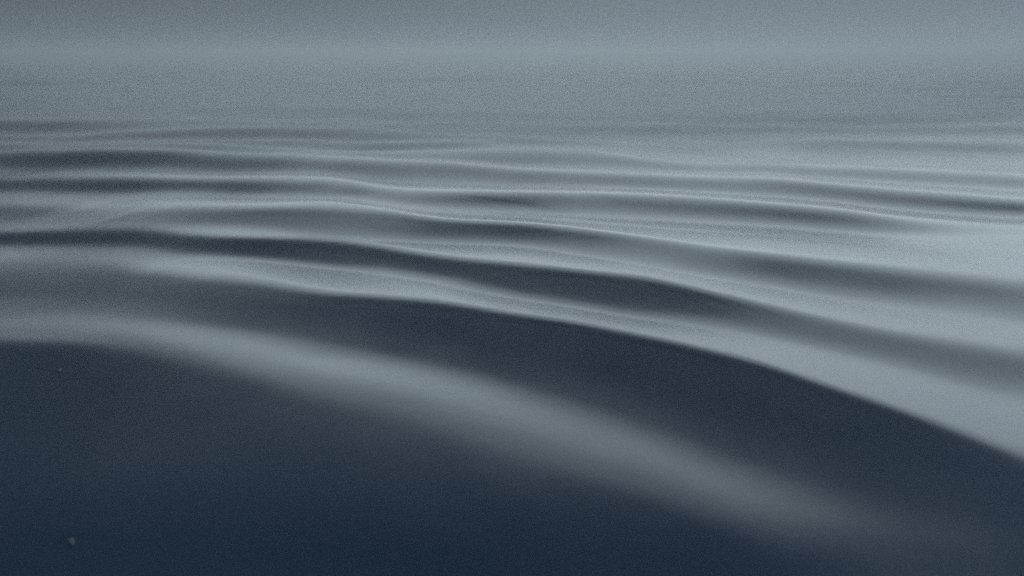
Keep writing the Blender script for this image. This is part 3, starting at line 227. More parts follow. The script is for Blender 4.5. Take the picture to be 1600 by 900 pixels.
[38,32,25,21,17,9,5,7,18,45,116,147,99,69,88,108,115,77,12,-50,-96,-111,-118,-123,-129,-136,-139,-138,-138,-126,-87,-16,77,154,192,207,224,244,260,266,259,246,228,207,183,158,127,89,45,2,-37,-65,-79,-81,-79,-76,-72,-70,-73,-85,-95,-101,-101,-96,-91,-86,-81,-76,-73,-69,-66,-62,-57,-46,-23,51,138,177,173,157,123,73,27,-10,-34,-42,-44,-43,-38,-26,7],
[30,26,23,17,9,3,1,9,28,74,135,129,69,69,90,105,94,40,-22,-83,-107,-119,-124,-127,-133,-137,-138,-138,-133,-106,-45,52,150,193,191,183,189,211,240,269,291,299,297,287,273,253,224,185,136,76,18,-32,-66,-85,-89,-86,-84,-80,-75,-74,-85,-95,-100,-100,-95,-90,-85,-80,-76,-72,-69,-65,-61,-51,-41,-9,71,151,176,166,144,103,55,13,-20,-38,-43,-43,-41,-37,-31],
[28,24,18,10,2,-2,2,13,40,113,140,89,58,74,91,87,41,-11,-68,-105,-118,-124,-129,-131,-136,-140,-140,-137,-124,-78,22,135,210,200,157,128,121,135,164,202,241,279,309,330,338,335,319,290,244,182,107,34,-25,-65,-87,-95,-93,-89,-85,-80,-76,-85,-95,-99,-98,-94,-89,-84,-79,-76,-72,-69,-65,-62,-51,-41,8,94,159,170,155,127,83,38,0,-28,-39,-43,-42,-41,-41],
[25,20,11,3,-3,-4,3,21,71,130,123,61,59,80,88,60,5,-48,-99,-113,-124,-130,-132,-137,-141,-140,-138,-127,-94,-14,112,209,219,142,70,36,26,31,50,77,111,149,187,225,261,291,309,306,283,238,174,103,37,-18,-59,-87,-100,-98,-94,-89,-82,-78,-86,-96,-100,-98,-93,-89,-84,-79,-75,-71,-67,-63,-59,-45,-33,27,114,164,163,142,108,65,25,-10,-34,-41,-42,-44,-45],
[20,12,4,-3,-6,-2,8,38,109,135,83,50,67,82,76,37,-12,-73,-108,-123,-130,-134,-137,-141,-143,-140,-132,-107,-46,65,184,221,164,61,-8,-37,-47,-45,-37,-22,0,25,56,90,130,177,228,273,290,275,231,168,100,38,-15,-56,-87,-103,-103,-97,-91,-84,-80,-88,-97,-100,-97,-92,-87,-83,-79,-75,-71,-68,-62,-53,-41,-21,51,131,162,153,127,89,48,12,-19,-35,-41,-43,-46],
[12,4,-2,-5,-4,2,20,72,125,114,54,54,74,72,41,6,-43,-99,-117,-127,-133,-137,-141,-144,-143,-138,-121,-75,26,146,216,193,90,-15,-69,-90,-97,-100,-97,-91,-83,-70,-53,-32,-2,39,96,169,240,276,267,225,168,106,46,-9,-56,-90,-105,-105,-100,-93,-86,-83,-92,-99,-100,-97,-92,-87,-83,-78,-74,-70,-67,-63,-52,-43,-5,75,144,157,141,111,73,36,2,-26,-38,-43,-47],
[3,-1,-4,-4,0,10,44,112,131,73,43,56,52,33,8,-31,-80,-111,-124,-132,-137,-142,-146,-146,-140,-127,-91,-13,105,194,211,132,9,-80,-117,-127,-131,-134,-136,-137,-134,-131,-127,-118,-104,-80,-38,29,122,216,268,265,228,175,116,53,-8,-59,-94,-108,-107,-101,-95,-89,-88,-95,-101,-100,-97,-92,-87,-83,-78,-73,-68,-64,-60,-43,-35,19,101,152,150,129,96,59,24,-8,-31,-41,-46],
[-1,-3,-3,-1,5,27,86,128,105,40,27,28,24,17,-4,-51,-104,-119,-128,-135,-140,-143,-144,-144,-136,-114,-56,58,172,218,175,50,-69,-129,-142,-142,-142,-141,-143,-144,-147,-150,-152,-154,-156,-153,-136,-93,-16,94,203,264,266,235,185,125,57,-10,-65,-98,-110,-109,-103,-97,-91,-92,-98,-100,-99,-96,-91,-86,-82,-77,-73,-68,-62,-53,-40,-23,45,121,151,140,116,82,48,14,-18,-37,-46],
[-2,-2,-1,2,19,68,127,133,63,22,11,13,21,16,-23,-74,-112,-123,-131,-138,-144,-148,-147,-141,-121,-76,17,143,218,207,105,-37,-129,-151,-149,-145,-142,-142,-142,-145,-148,-151,-155,-158,-160,-162,-164,-159,-125,-44,80,200,264,270,244,195,129,54,-17,-72,-102,-112,-110,-105,-99,-94,-94,-100,-102,-100,-96,-91,-85,-81,-75,-71,-67,-63,-50,-41,-4,74,138,147,130,103,69,35,0,-30,-44],
[0,0,1,13,52,113,140,98,30,9,17,25,24,0,-46,-101,-120,-128,-133,-138,-143,-144,-141,-132,-101,-31,91,198,227,164,19,-104,-138,-131,-123,-121,-120,-120,-120,-121,-121,-122,-122,-123,-124,-124,-124,-125,-123,-98,-18,104,216,274,277,251,200,126,46,-27,-79,-106,-114,-111,-106,-100,-95,-97,-102,-103,-100,-95,-90,-84,-80,-75,-69,-64,-59,-42,-32,24,102,146,140,118,90,56,21,-16,-41],
[-1,-2,9,45,102,142,124,48,12,11,21,21,16,-21,-72,-115,-124,-129,-134,-141,-144,-142,-132,-110,-56,49,176,234,205,88,-49,-114,-125,-124,-122,-121,-121,-121,-121,-121,-122,-123,-124,-124,-124,-125,-125,-125,-126,-124,-99,-16,109,224,287,291,257,198,118,34,-38,-87,-110,-115,-111,-106,-102,-97,-99,-103,-103,-100,-95,-89,-83,-78,-73,-68,-61,-51,-41,-17,53,123,144,131,107,77,41,1,-39],
[-6,9,43,98,143,145,81,21,3,14,20,24,0,-47,-104,-123,-127,-132,-134,-131,-127,-124,-108,-71,7,127,221,228,139,1,-97,-126,-127,-124,-123,-122,-122,-121,-122,-122,-123,-123,-124,-125,-125,-125,-126,-127,-127,-126,-124,-100,-22,96,212,287,301,262,193,107,20,-50,-94,-113,-115,-111,-106,-103,-99,-101,-104,-104,-100,-93,-87,-81,-76,-71,-66,-60,-43,-36,6,83,136,138,120,93,60,17,-32],
[3,47,102,146,155,99,29,3,8,15,19,19,-17,-70,-117,-128,-130,-125,-119,-118,-114,-104,-76,-18,90,205,243,183,59,-54,-113,-127,-127,-125,-124,-123,-122,-123,-123,-123,-124,-124,-125,-125,-126,-126,-127,-127,-127,-127,-127,-124,-102,-29,85,201,283,304,263,184,92,5,-62,-101,-116,-115,-111,-106,-103,-100,-103,-105,-103,-98,-92,-86,-79,-74,-68,-61,-53,-40,-24,36,109,139,129,107,76,38,-5],
[58,109,151,160,110,36,1,-3,13,18,20,3,-43,-103,-127,-128,-122,-117,-104,-85,-77,-61,-20,68,177,245,220,109,-25,-106,-129,-130,-127,-126,-124,-123,-123,-123,-123,-124,-124,-125,-125,-126,-126,-127,-127,-127,-128,-128,-127,-127,-124,-103,-36,76,197,284,304,259,171,75,-11,-72,-105,-117,-115,-111,-107,-103,-102,-106,-106,-102,-97,-90,-83,-77,-71,-67,-60,-47,-39,-7,65,125,133,116,90,60,30],
[134,157,162,114,44,5,-7,5,18,25,26,-11,-67,-120,-130,-124,-115,-86,-60,-43,-32,-2,65,162,243,248,158,14,-88,-125,-130,-130,-129,-126,-125,-124,-124,-123,-124,-124,-125,-126,-126,-127,-127,-127,-128,-129,-128,-128,-128,-127,-126,-123,-103,-38,75,201,289,304,251,156,56,-27,-82,-109,-117,-115,-111,-108,-103,-103,-105,-105,-100,-94,-88,-80,-74,-67,-62,-53,-39,-29,21,93,130,123,103,78,60],
[186,168,112,45,7,-8,-2,16,27,29,16,-33,-98,-126,-126,-117,-76,-39,-17,-1,32,88,168,250,269,207,75,-50,-115,-130,-132,-131,-129,-127,-126,-125,-124,-125,-124,-125,-125,-126,-127,-127,-128,-128,-128,-128,-129,-129,-128,-128,-126,-125,-122,-103,-36,81,211,296,302,239,138,37,-40,-89,-112,-117,-114,-111,-108,-103,-104,-106,-104,-99,-91,-85,-78,-72,-66,-60,-49,-40,-16,50,112,126,113,96,80],
[172,103,39,5,-10,-8,7,24,31,32,-3,-60,-119,-131,-122,-74,-29,-2,27,71,126,194,258,285,244,125,-21,-108,-130,-133,-132,-131,-130,-128,-126,-126,-125,-125,-125,-125,-126,-126,-127,-128,-128,-129,-129,-130,-129,-129,-129,-128,-127,-126,-124,-121,-101,-31,91,224,303,298,225,119,19,-53,-95,-114,-117,-114,-112,-109,-104,-103,-105,-102,-96,-88,-81,-74,-68,-62,-56,-40,-33,8,77,119,119,109,97],
[83,36,5,-10,-11,0,16,25,32,25,-30,-94,-124,-125,-81,-28,1,42,104,166,230,284,303,270,173,34,-75,-122,-132,-133,-134,-132,-125,-110,-96,-94,-101,-111,-121,-125,-126,-126,-122,-110,-95,-82,-80,-90,-109,-125,-129,-129,-128,-126,-125,-123,-119,-98,-23,107,241,308,289,208,99,3,-63,-99,-114,-117,-114,-111,-107,-104,-104,-104,-100,-92,-85,-78,-71,-66,-58,-49,-40,-23,36,99,121,118,114],
[10,4,-7,-10,-4,10,24,32,31,5,-55,-119,-127,-94,-43,-11,38,116,193,260,309,320,283,200,71,-56,-118,-132,-134,-134,-133,-124,-96,-58,-37,-38,-51,-67,-81,-92,-95,-90,-78,-59,-32,-11,-6,-16,-40,-74,-107,-124,-128,-127,-125,-123,-122,-119,-96,-14,125,258,312,279,191,81,-10,-69,-101,-113,-116,-113,-111,-106,-102,-103,-101,-96,-88,-81,-74,-67,-63,-57,-41,-35,-2,67,115,127,129],
[-18,-16,-10,-3,6,17,29,45,34,-5,-57,-90,-85,-51,-24,20,108,200,272,314,311,270,198,91,-30,-108,-131,-134,-134,-134,-126,-93,-32,19,38,33,14,-7,-27,-39,-44,-37,-20,8,42,70,82,75,49,11,-36,-82,-116,-126,-125,-123,-123,-122,-118,-91,1,148,276,313,267,173,66,-20,-74,-102,-113,-114,-112,-110,-104,-101,-100,-98,-92,-84,-77,-71,-64,-57,-49,-40,-25,30,97,129,142],
[-27,-16,-4,8,25,38,46,49,35,-12,-49,-54,-41,-28,4,81,184,263,293,269,221,161,79,-22,-101,-129,-134,-134,-135,-132,-103,-28,54,108,125,115,92,65,41,24,20,28,49,81,122,155,169,164,145,109,62,7,-47,-94,-118,-124,-122,-121,-121,-117,-86,18,172,292,312,255,158,54,-25,-75,-101,-112,-113,-111,-108,-100,-99,-97,-93,-87,-79,-73,-67,-63,-57,-42,-36,-2,70,128,152],
[-25,-10,8,30,52,66,66,44,16,-26,-49,-45,-31,-10,51,154,244,268,221,155,95,33,-42,-108,-132,-134,-134,-135,-133,-111,-38,64,149,196,209,196,172,142,116,97,91,100,123,157,196,227,239,238,224,199,161,113,56,-6,-69,-110,-122,-122,-121,-120,-116,-78,38,197,304,309,243,146,47,-28,-75,-100,-110,-112,-109,-105,-97,-95,-93,-88,-82,-75,-69,-63,-58,-51,-41,-26,36,113,162],
[-15,0,20,47,68,82,84,50,-1,-41,-52,-40,-20,18,112,217,255,196,102,28,-29,-81,-124,-136,-134,-134,-135,-134,-121,-62,50,161,234,269,276,265,243,216,190,171,164,172,192,221,252,270,276,275,271,260,239,209,166,109,38,-41,-101,-120,-121,-121,-119,-112,-65,62,220,312,304,233,137,44,-27,-74,-99,-107,-108,-105,-100,-93,-90,-87,-82,-77,-71,-67,-62,-56,-41,-35,0,81,161],
[-3,12,37,61,75,81,69,36,-17,-48,-49,-31,-4,70,183,248,202,87,-14,-81,-127,-154,-151,-138,-134,-135,-136,-131,-91,17,148,242,290,310,314,309,294,274,252,235,228,234,248,266,277,273,263,259,263,270,273,266,249,215,159,78,-17,-92,-118,-120,-120,-119,-108,-51,86,242,318,301,228,133,43,-26,-72,-97,-105,-105,-101,-94,-88,-84,-81,-76,-72,-67,-62,-57,-49,-40,-26,35,118],
[13,36,60,72,80,75,44,4,-35,-53,-45,-21,27,135,231,226,110,-19,-106,-154,-167,-155,-138,-134,-135,-136,-133,-108,-18,118,231,288,304,306,310,315,315,307,294,282,275,276,282,278,251,209,178,170,183,210,240,264,277,276,254,200,107,-3,-88,-117,-120,-120,-118,-104,-36,108,259,322,299,226,131,43,-25,-70,-92,-100,-100,-96,-87,-82,-77,-73,-70,-67,-64,-60,-55,-43,-36,-13,38],
[44,61,71,80,82,64,27,-18,-48,-51,-35,-5,78,200,249,159,12,-99,-154,-166,-152,-137,-134,-135,-135,-135,-122,-57,74,206,277,284,261,242,242,261,286,303,308,303,299,295,280,237,163,94,56,47,62,96,141,187,228,261,280,272,222,122,2,-88,-117,-119,-120,-118,-101,-24,126,271,325,298,226,130,43,-24,-68,-88,-96,-94,-89,-81,-75,-71,-67,-65,-63,-59,-53,-43,-36,-37,-29],
[72,72,77,82,72,42,-1,-38,-52,-45,-24,29,142,236,202,65,-70,-144,-161,-147,-136,-134,-135,-135,-136,-133,-95,22,170,264,275,228,173,137,132,156,195,235,264,280,279,256,209,132,42,-27,-61,-67,-54,-25,18,69,122,176,227,268,277,230,125,-1,-90,-118,-120,-120,-117,-97,-13,139,277,326,298,226,130,43,-22,-64,-85,-91,-88,-82,-75,-71,-66,-61,-60,-59,-55,-44,-38,-37,-43],
[75,80,84,76,51,13,-25,-49,-51,-37,-6,77,197,236,131,-21,-124,-155,-144,-135,-133,-134,-135,-135,-134,-111,-24,120,241,273,221,139,68,25,16,35,75,120,161,186,184,149,84,3,-73,-118,-131,-133,-130,-117,-88,-47,2,58,122,191,251,275,230,119,-9,-93,-117,-120,-120,-117,-94,-5,146,277,323,295,221,128,44,-20,-61,-81,-85,-81,-75,-69,-67,-62,-58,-56,-53,-46,-40,-39,-42],
[85,89,83,62,29,-12,-43,-54,-46,-25,26,141,233,189,44,-86,-143,-142,-134,-133,-134,-135,-135,-135,-123,-61,68,207,272,234,135,37,-32,-71,-82,-68,-39,-1,35,58,54,16,-43,-97,-125,-133,-134,-134,-134,-133,-132,-123,-95,-51,7,79,165,241,272,224,106,-22,-98,-118,-120,-120,-117,-92,0,148,274,319,290,215,126,44,-20,-61,-78,-79,-74,-68,-64,-63,-59,-56,-54,-52,-41,-36,-39],
[96,92,72,40,0,-35,-55,-53,-39,-9,75,189,222,115,-34,-127,-142,-135,-133,-134,-135,-136,-136,-130,-89,23,165,262,254,156,38,-54,-108,-129,-133,-130,-119,-98,-73,-58,-64,-92,-121,-132,-133,-133,-133,-133,-134,-134,-134,-133,-131,-119,-86,-29,52,150,239,271,212,85,-40,-104,-119,-120,-120,-117,-90,3,146,267,311,283,209,121,38,-26,-64,-75,-73,-68,-62,-60,-59,-57,-55,-55,-52,-49,-50],
[103,76,44,8,-29,-53,-58,-49,-27,24,136,224,176,33,-92,-137,-135,-132,-133,-134,-135,-136,-134,-106,-11,126,244,273,194,62,-53,-118,-135,-135,-133,-133,-133,-131,-132,-132,-132,-133,-133,-133,-134,-134,-134,-134,-134,-134,-133,-132,-131,-130,-125,-103,-49,38,146,241,267,192,56,-60,-110,-120,-121,-120,-118,-90,3,141,259,303,274,198,110,26,-35,-65,-71,-66,-62,-57,-57,-56,-55,-56,-58,-59,-58],
[77,44,9,-26,-51,-61,-57,-42,-12,69,180,208,103,-42,-126,-136,-131,-132,-134,-135,-136,-134,-111,-32,96,221,281,236,107,-30,-114,-137,-138,-135,-135,-133,-132,-132,-132,-131,-132,-132,-133,-133,-133,-133,-134,-134,-134,-133,-133,-133,-131,-129,-127,-125,-110,-58,33,152,250,260,166,25,-80,-116,-120,-121,-120,-117,-89,3,135,247,289,261,182,90,8,-45,-64,-64,-59,-56,-54,-55,-55,-55,-58,-58,-57],
[32,6,-27,-53,-64,-63,-53,-33,17,127,212,164,23,-92,-127,-130,-132,-133,-135,-136,-135,-115,-45,74,200,282,272,163,14,-95,-133,-138,-137,-136,-134,-134,-133,-133,-132,-132,-132,-133,-133,-134,-134,-134,-134,-134,-134,-134,-134,-133,-131,-130,-128,-125,-122,-110,-59,41,169,260,245,131,-5,-92,-118,-120,-120,-120,-117,-89,-1,124,229,269,237,156,63,-12,-53,-62,-58,-54,-51,-51,-54,-54,-58,-60,-62],
[-7,-34,-56,-67,-67,-61,-48,-19,60,168,195,92,-45,-121,-133,-131,-132,-134,-135,-133,-113,-47,62,186,278,294,216,73,-60,-124,-139,-139,-138,-136,-135,-133,-133,-132,-132,-133,-132,-132,-134,-133,-133,-133,-134,-135,-134,-134,-134,-133,-132,-129,-127,-125,-124,-121,-108,-53,59,194,268,223,95,-31,-101,-119,-121,-120,-120,-117,-90,-10,104,204,245,207,121,33,-29,-55,-57,-52,-48,-47,-51,-53,-56,-59,-60],
[-44,-59,-68,-69,-66,-57,-39,8,114,197,151,16,-94,-126,-129,-131,-133,-134,-133,-112,-45,58,176,273,306,255,132,-13,-109,-138,-141,-140,-138,-137,-135,-135,-134,-133,-132,-132,-133,-133,-133,-134,-134,-134,-134,-134,-134,-134,-133,-132,-131,-130,-128,-126,-124,-123,-121,-104,-39,88,221,267,193,60,-52,-107,-119,-120,-120,-120,-117,-95,-25,82,181,217,171,84,5,-41,-54,-51,-46,-43,-44,-48,-52,-58,-62],
[-60,-66,-68,-68,-64,-53,-26,48,153,182,85,-45,-116,-130,-131,-132,-133,-134,-116,-52,54,169,267,312,281,178,38,-81,-132,-140,-140,-140,-138,-137,-136,-134,-133,-133,-133,-132,-133,-133,-134,-134,-134,-134,-134,-134,-134,-134,-134,-133,-131,-129,-127,-125,-124,-123,-121,-120,-97,-15,127,249,258,160,30,-68,-111,-120,-120,-120,-119,-117,-99,-37,67,166,189,131,47,-18,-47,-50,-45,-40,-39,-42,-47,-54,-60],
[-64,-66,-69,-67,-61,-46,-2,97,180,141,12,-94,-125,-129,-130,-133,-133,-121,-69,32,156,262,315,296,210,83,-42,-118,-139,-141,-141,-140,-139,-137,-135,-135,-134,-133,-133,-133,-132,-134,-133,-134,-134,-134,-134,-134,-134,-134,-133,-133,-132,-129,-127,-125,-123,-122,-122,-120,-118,-87,19,172,270,241,130,8,-78,-113,-120,-119,-120,-119,-117,-101,-39,67,158,161,92,15,-33,-48,-45,-39,-34,-33,-42,-48,-56],
[-67,-68,-69,-68,-60,-32,36,137,170,80,-43,-111,-127,-129,-132,-132,-129,-94,-5,122,246,314,307,234,117,-11,-106,-137,-141,-142,-140,-137,-126,-111,-105,-103,-102,-99,-95,-91,-88,-79,-69,-56,-48,-54,-75,-104,-127,-134,-134,-132,-131,-130,-127,-126,-124,-122,-121,-121,-119,-112,-64,65,216,277,220,105,-4,-80,-113,-120,-120,-119,-118,-115,-97,-28,81,149,127,54,-10,-41,-45,-39,-33,-29,-27,-36,-46],
[-70,-71,-70,-67,-51,-7,84,162,132,14,-89,-122,-128,-130,-132,-132,-114,-46,74,208,301,314,253,143,18,-81,-129,-141,-140,-131,-97,-38,7,28,34,37,45,55,66,72,74,74,78,84,86,73,41,-5,-57,-103,-127,-132,-131,-129,-127,-125,-123,-122,-122,-121,-120,-118,-102,-29,119,254,276,201,93,-5,-77,-111,-119,-119,-119,-118,-114,-88,-7,94,131,89,20,-28,-44,-40,-31,-26,-21,-20,-31],
[-73,-73,-71,-64,-36,31,124,159,78,-39,-107,-125,-128,-130,-132,-127,-88,14,154,273,316,272,170,45,-62,-123,-140,-140,-128,-78,5,60,84,98,112,124,136,149,162,175,185,191,196,202,204,193,165,117,53,-18,-80,-120,-130,-129,-127,-124,-123,-122,-121,-120,-120,-120,-118,-89,14,172,279,273,194,95,3,-71,-109,-119,-118,-118,-116,-109,-72,18,101,106,51,-7,-36,-41,-34,-26,-20,-13,-12],
[-76,-74,-69,-55,-6,78,148,122,15,-82,-118,-125,-128,-131,-131,-114,-42,86,226,306,287,196,75,-42,-117,-140,-141,-137,-96,-2,49,54,56,68,85,103,117,130,144,160,180,199,216,232,245,252,245,217,165,93,14,-53,-99,-122,-127,-125,-123,-122,-121,-120,-120,-119,-119,-114,-70,61,217,294,273,200,109,15,-63,-107,-118,-118,-117,-115,-100,-46,44,99,77,20,-24,-39,-36,-28,-18,-12,-4],
[-78,-75,-64,-34,34,119,147,72,-36,-104,-123,-127,-129,-131,-124,-85,15,158,279,305,224,105,-15,-103,-136,-141,-138,-105,-22,29,19,-5,-13,-3,16,35,52,68,85,105,130,157,183,206,228,246,258,260,241,192,119,43,-20,-63,-88,-100,-103,-95,-85,-95,-112,-119,-119,-118,-103,-34,111,254,308,284,216,127,29,-55,-104,-117,-117,-116,-113,-90,-20,60,83,44,-6,-34,-38,-32,-20,-10,-4],
[-78,-73,-48,1,82,140,110,11,-76,-113,-122,-126,-129,-130,-111,-39,83,224,304,262,139,13,-82,-129,-140,-141,-134,-83,0,2,-45,-78,-89,-81,-64,-46,-29,-12,5,28,56,88,120,151,179,205,231,251,261,249,207,143,80,29,-1,-9,-1,24,48,25,-41,-99,-117,-119,-118,-92,2,152,276,318,299,237,146,45,-42,-97,-115,-116,-114,-106,-69,7,67,61,15,-23,-36,-34,-24,-11,0],
[-73,-61,-20,46,121,136,58,-41,-102,-120,-124,-127,-129,-121,-76,23,154,275,297,191,46,-63,-123,-140,-141,-138,-102,-23,-5,-58,-110,-135,-139,-136,-128,-115,-100,-85,-69,-48,-22,10,44,77,110,143,175,210,238,255,250,219,174,130,105,107,127,155,173,157,93,-10,-92,-117,-119,-117,-81,29,172,280,325,313,255,164,64,-25,-88,-111,-115,-113,-97,-43,30,61,36,-6,-31,-35,-29,-17,-4],
[-59,-35,20,93,137,94,-2,-78,-111,-119,-124,-127,-128,-105,-26,95,222,298,247,98,-40,-118,-139,-141,-141,-137,-92,-17,-44,-110,-137,-141,-140,-138,-138,-136,-135,-133,-124,-110,-88,-61,-31,3,36,70,107,147,189,226,248,251,234,212,197,202,210,205,191,185,172,109,-9,-94,-117,-119,-111,-66,38,163,265,322,323,272,186,84,-14,-84,-110,-113,-108,-81,-18,42,46,11,-22,-35,-32,-23,-11],
[-30,4,66,128,120,38,-51,-103,-117,-121,-124,-126,-115,-61,46,172,278,294,168,2,-103,-136,-141,-141,-139,-110,-42,-27,-90,-133,-141,-141,-139,-139,-137,-136,-135,-134,-133,-132,-128,-114,-91,-63,-32,-1,34,75,123,172,214,239,249,246,241,230,208,177,150,145,162,166,98,-29,-103,-119,-120,-110,-67,22,132,239,313,331,289,205,97,-13,-88,-111,-112,-100,-57,7,42,26,-8,-29,-34,-28,-19],
[10,55,111,132,69,-19,-82,-110,-117,-121,-124,-121,-89,1,126,245,307,248,70,-75,-130,-141,-142,-141,-137,-90,-15,-50,-118,-140,-142,-141,-141,-139,-138,-137,-136,-134,-134,-133,-133,-133,-128,-111,-87,-62,-32,6,52,105,157,199,222,232,224,197,156,111,79,77,105,147,157,73,-57,-112,-119,-120,-114,-83,-10,95,213,306,339,305,217,95,-22,-93,-111,-109,-88,-34,22,34,7,-21,-33,-32,-25],
[64,107,132,96,12,-60,-102,-114,-118,-121,-123,-106,-36,79,207,303,305,160,-24,-119,-141,-142,-141,-140,-121,-62,-28,-90,-134,-141,-142,-141,-140,-139,-137,-137,-135,-135,-133,-133,-133,-132,-133,-132,-124,-107,-84,-54,-14,36,91,139,169,180,166,125,75,32,4,3,29,83,146,150,45,-74,-116,-120,-120,-119,-102,-41,65,194,299,343,312,214,77,-40,-98,-110,-101,-66,-9,27,20,-9,-29,-33,-30],
[117,142,119,41,-36,-83,-106,-114,-117,-120,-112,-64,37,166,281,338,269,62,-95,-139,-141,-142,-142,-137,-92,-14,-39,-112,-140,-142,-142,-142,-140,-139,-138,-136,-136,-134,-134,-133,-132,-133,-132,-133,-132,-130,-121,-100,-69,-27,24,71,101,106,85,41,-3,-35,-54,-55,-35,10,85,156,139,13,-88,-117,-120,-121,-119,-108,-57,46,176,290,344,309,194,48,-61,-103,-108,-91,-44,8,23,4,-21,-33,-33],
[154,137,68,-11,-65,-96,-109,-114,-118,-116,-87,-3,122,249,335,325,169,-37,-127,-141,-143,-142,-140,-123,-61,-11,-75,-130,-141,-142,-142,-141,-140,-139,-138,-137,-135,-135,-134,-133,-133,-133,-133,-132,-133,-133,-132,-127,-109,-78,-37,5,29,30,6,-31,-62,-81,-92,-92,-81,-50,13,102,164,116,-21,-102,-119,-120,-120,-119,-110,-67,31,164,286,342,295,161,12,-82,-107,-102,-73,-22,16,12,-12,-29,-35],
[137,84,11,-44,-79,-100,-111,-115,-117,-102,-37,78,211,316,345,246,45,-98,-139,-142,-142,-142,-138,-95,-11,-20,-102,-138,-142,-142,-141,-141,-140,-139,-138,-137,-136,-135,-133,-133,-132,-132,-133,-133,-133,-132,-132,-132,-128,-113,-84,-52,-34,-37,-57,-83,-99,-107,-109,-110,-106,-90,-48,30,127,169,87,-48,-110,-119,-120,-120,-119,-112,-74,21,159,290,339,268,117,-22,-93,-105,-91,-52,-5,14,-1,-24,-34],
[68,23,-28,-62,-86,-104,-111,-114,-106,-63,36,169,289,350,295,111,-71,-135,-142,-142,-142,-140,-117,-43,14,-52,-121,-141,-142,-142,-142,-139,-134,-136,-138,-137,-136,-134,-134,-133,-133,-133,-132,-133,-132,-132,-133,-132,-132,-128,-116,-96,-83,-86,-99,-111,-116,-116,-117,-116,-114,-109,-89,-37,55,153,173,64,-67,-115,-120,-120,-120,-120,-114,-78,22,170,304,333,231,69,-53,-100,-101,-76,-32,4,5,-15,-30],
[10,-19,-48,-70,-89,-103,-111,-110,-83,-4,123,255,343,331,183,-13,-116,-140,-142,-143,-142,-136,-86,8,2,-93,-138,-141,-141,-139,-108,-35,3,-9,-52,-100,-127,-134,-133,-133,-132,-132,-133,-132,-132,-132,-132,-132,-131,-131,-128,-122,-117,-118,-122,-122,-120,-118,-116,-116,-116,-115,-109,-81,-17,84,175,171,49,-74,-116,-119,-120,-119,-118,-112,-75,34,196,322,317,181,20,-78,-103,-91,-58,-16,5,-5,-23],
[-24,-39,-57,-73,-88,-96,-94,-79,-31,76,212,324,350,246,53,-92,-137,-142,-143,-142,-140,-107,-17,38,-30,-113,-139,-142,-140,-113,-19,106,165,163,120,43,-40,-98,-126,-132,-132,-132,-132,-132,-132,-132,-131,-131,-131,-131,-131,-130,-128,-126,-124,-122,-120,-117,-114,-112,-113,-114,-114,-107,-71,7,114,193,170,41,-77,-116,-119,-119,-119,-118,-110,-64,60,231,335,285,125,-22,-91,-100,-79,-39,-3,1,-13],
[-39,-49,-61,-74,-84,-84,-65,-32,41,164,291,352,295,121,-54,-127,-140,-142,-142,-141,-121,-48,42,20,-82,-133,-141,-141,-131,-65,74,164,195,212,218,190,118,36,-29,-80,-116,-130,-132,-132,-132,-132,-132,-132,-131,-131,-130,-129,-128,-127,-124,-122,-119,-114,-111,-109,-109,-112,-115,-114,-102,-56,33,141,206,168,36,-79,-116,-119,-119,-118,-117,-104,-44,100,272,337,238,66,-56,-97,-91,-62,-21,0,-3],
[-45,-52,-62,-73,-77,-62,-26,30,123,249,340,328,186,3,-107,-138,-141,-142,-142,-130,-72,30,58,-26,-112,-139,-142,-139,-103,6,118,146,148,165,195,222,224,192,140,76,3,-63,-109,-128,-131,-132,-131,-131,-131,-130,-130,-129,-128,-125,-124,-121,-116,-110,-106,-105,-104,-107,-111,-115,-113,-96,-40,58,164,217,166,32,-80,-116,-118,-118,-117,-116,-97,-15,150,309,320,178,11,-79,-97,-78,-41,-6,4],
[-47,-54,-63,-69,-62,-32,25,103,208,314,342,239,57,-88,-134,-139,-141,-141,-133,-83,19,78,20,-86,-134,-141,-140,-124,-49,75,118,85,65,76,109,159,210,238,239,216,164,89,-3,-94,-129,-131,-131,-131,-131,-130,-129,-129,-127,-126,-123,-120,-113,-108,-103,-100,-100,-102,-107,-112,-115,-111,-87,-22,82,185,226,160,23,-83,-116,-118,-118,-116,-113,-85,23,207,335,285,113,-32,-90,-90,-62,-23,2],
[-48,-54,-60,-59,-42,6,83,178,280,338,281,116,-46,-120,-137,-140,-140,-126,-72,19,89,59,-43,-119,-140,-142,-138,-99,11,102,80,9,-25,-23,4,52,114,166,197,211,213,190,109,-30,-112,-130,-131,-130,-130,-130,-130,-128,-127,-125,-123,-117,-110,-103,-99,-97,-96,-98,-103,-109,-114,-115,-109,-78,-3,105,204,232,150,10,-88,-116,-117,-117,-116,-111,-67,73,262,337,229,49,-62,-91,-77,-43,-9],
[-49,-52,-55,-46,-12,53,145,244,321,310,175,2,-104,-134,-138,-133,-101,-28,49,101,81,-12,-106,-138,-141,-140,-125,-54,66,97,22,-64,-101,-102,-86,-52,-5,45,85,118,150,170,146,46,-78,-126,-131,-131,-130,-130,-129,-129,-127,-126,-121,-113,-105,-99,-95,-93,-92,-94,-98,-105,-112,-115,-115,-106,-67,18,129,221,234,135,-4,-92,-115,-116,-116,-114,-102,-32,136,310,317,162,-3,-79,-86,-62,-32],
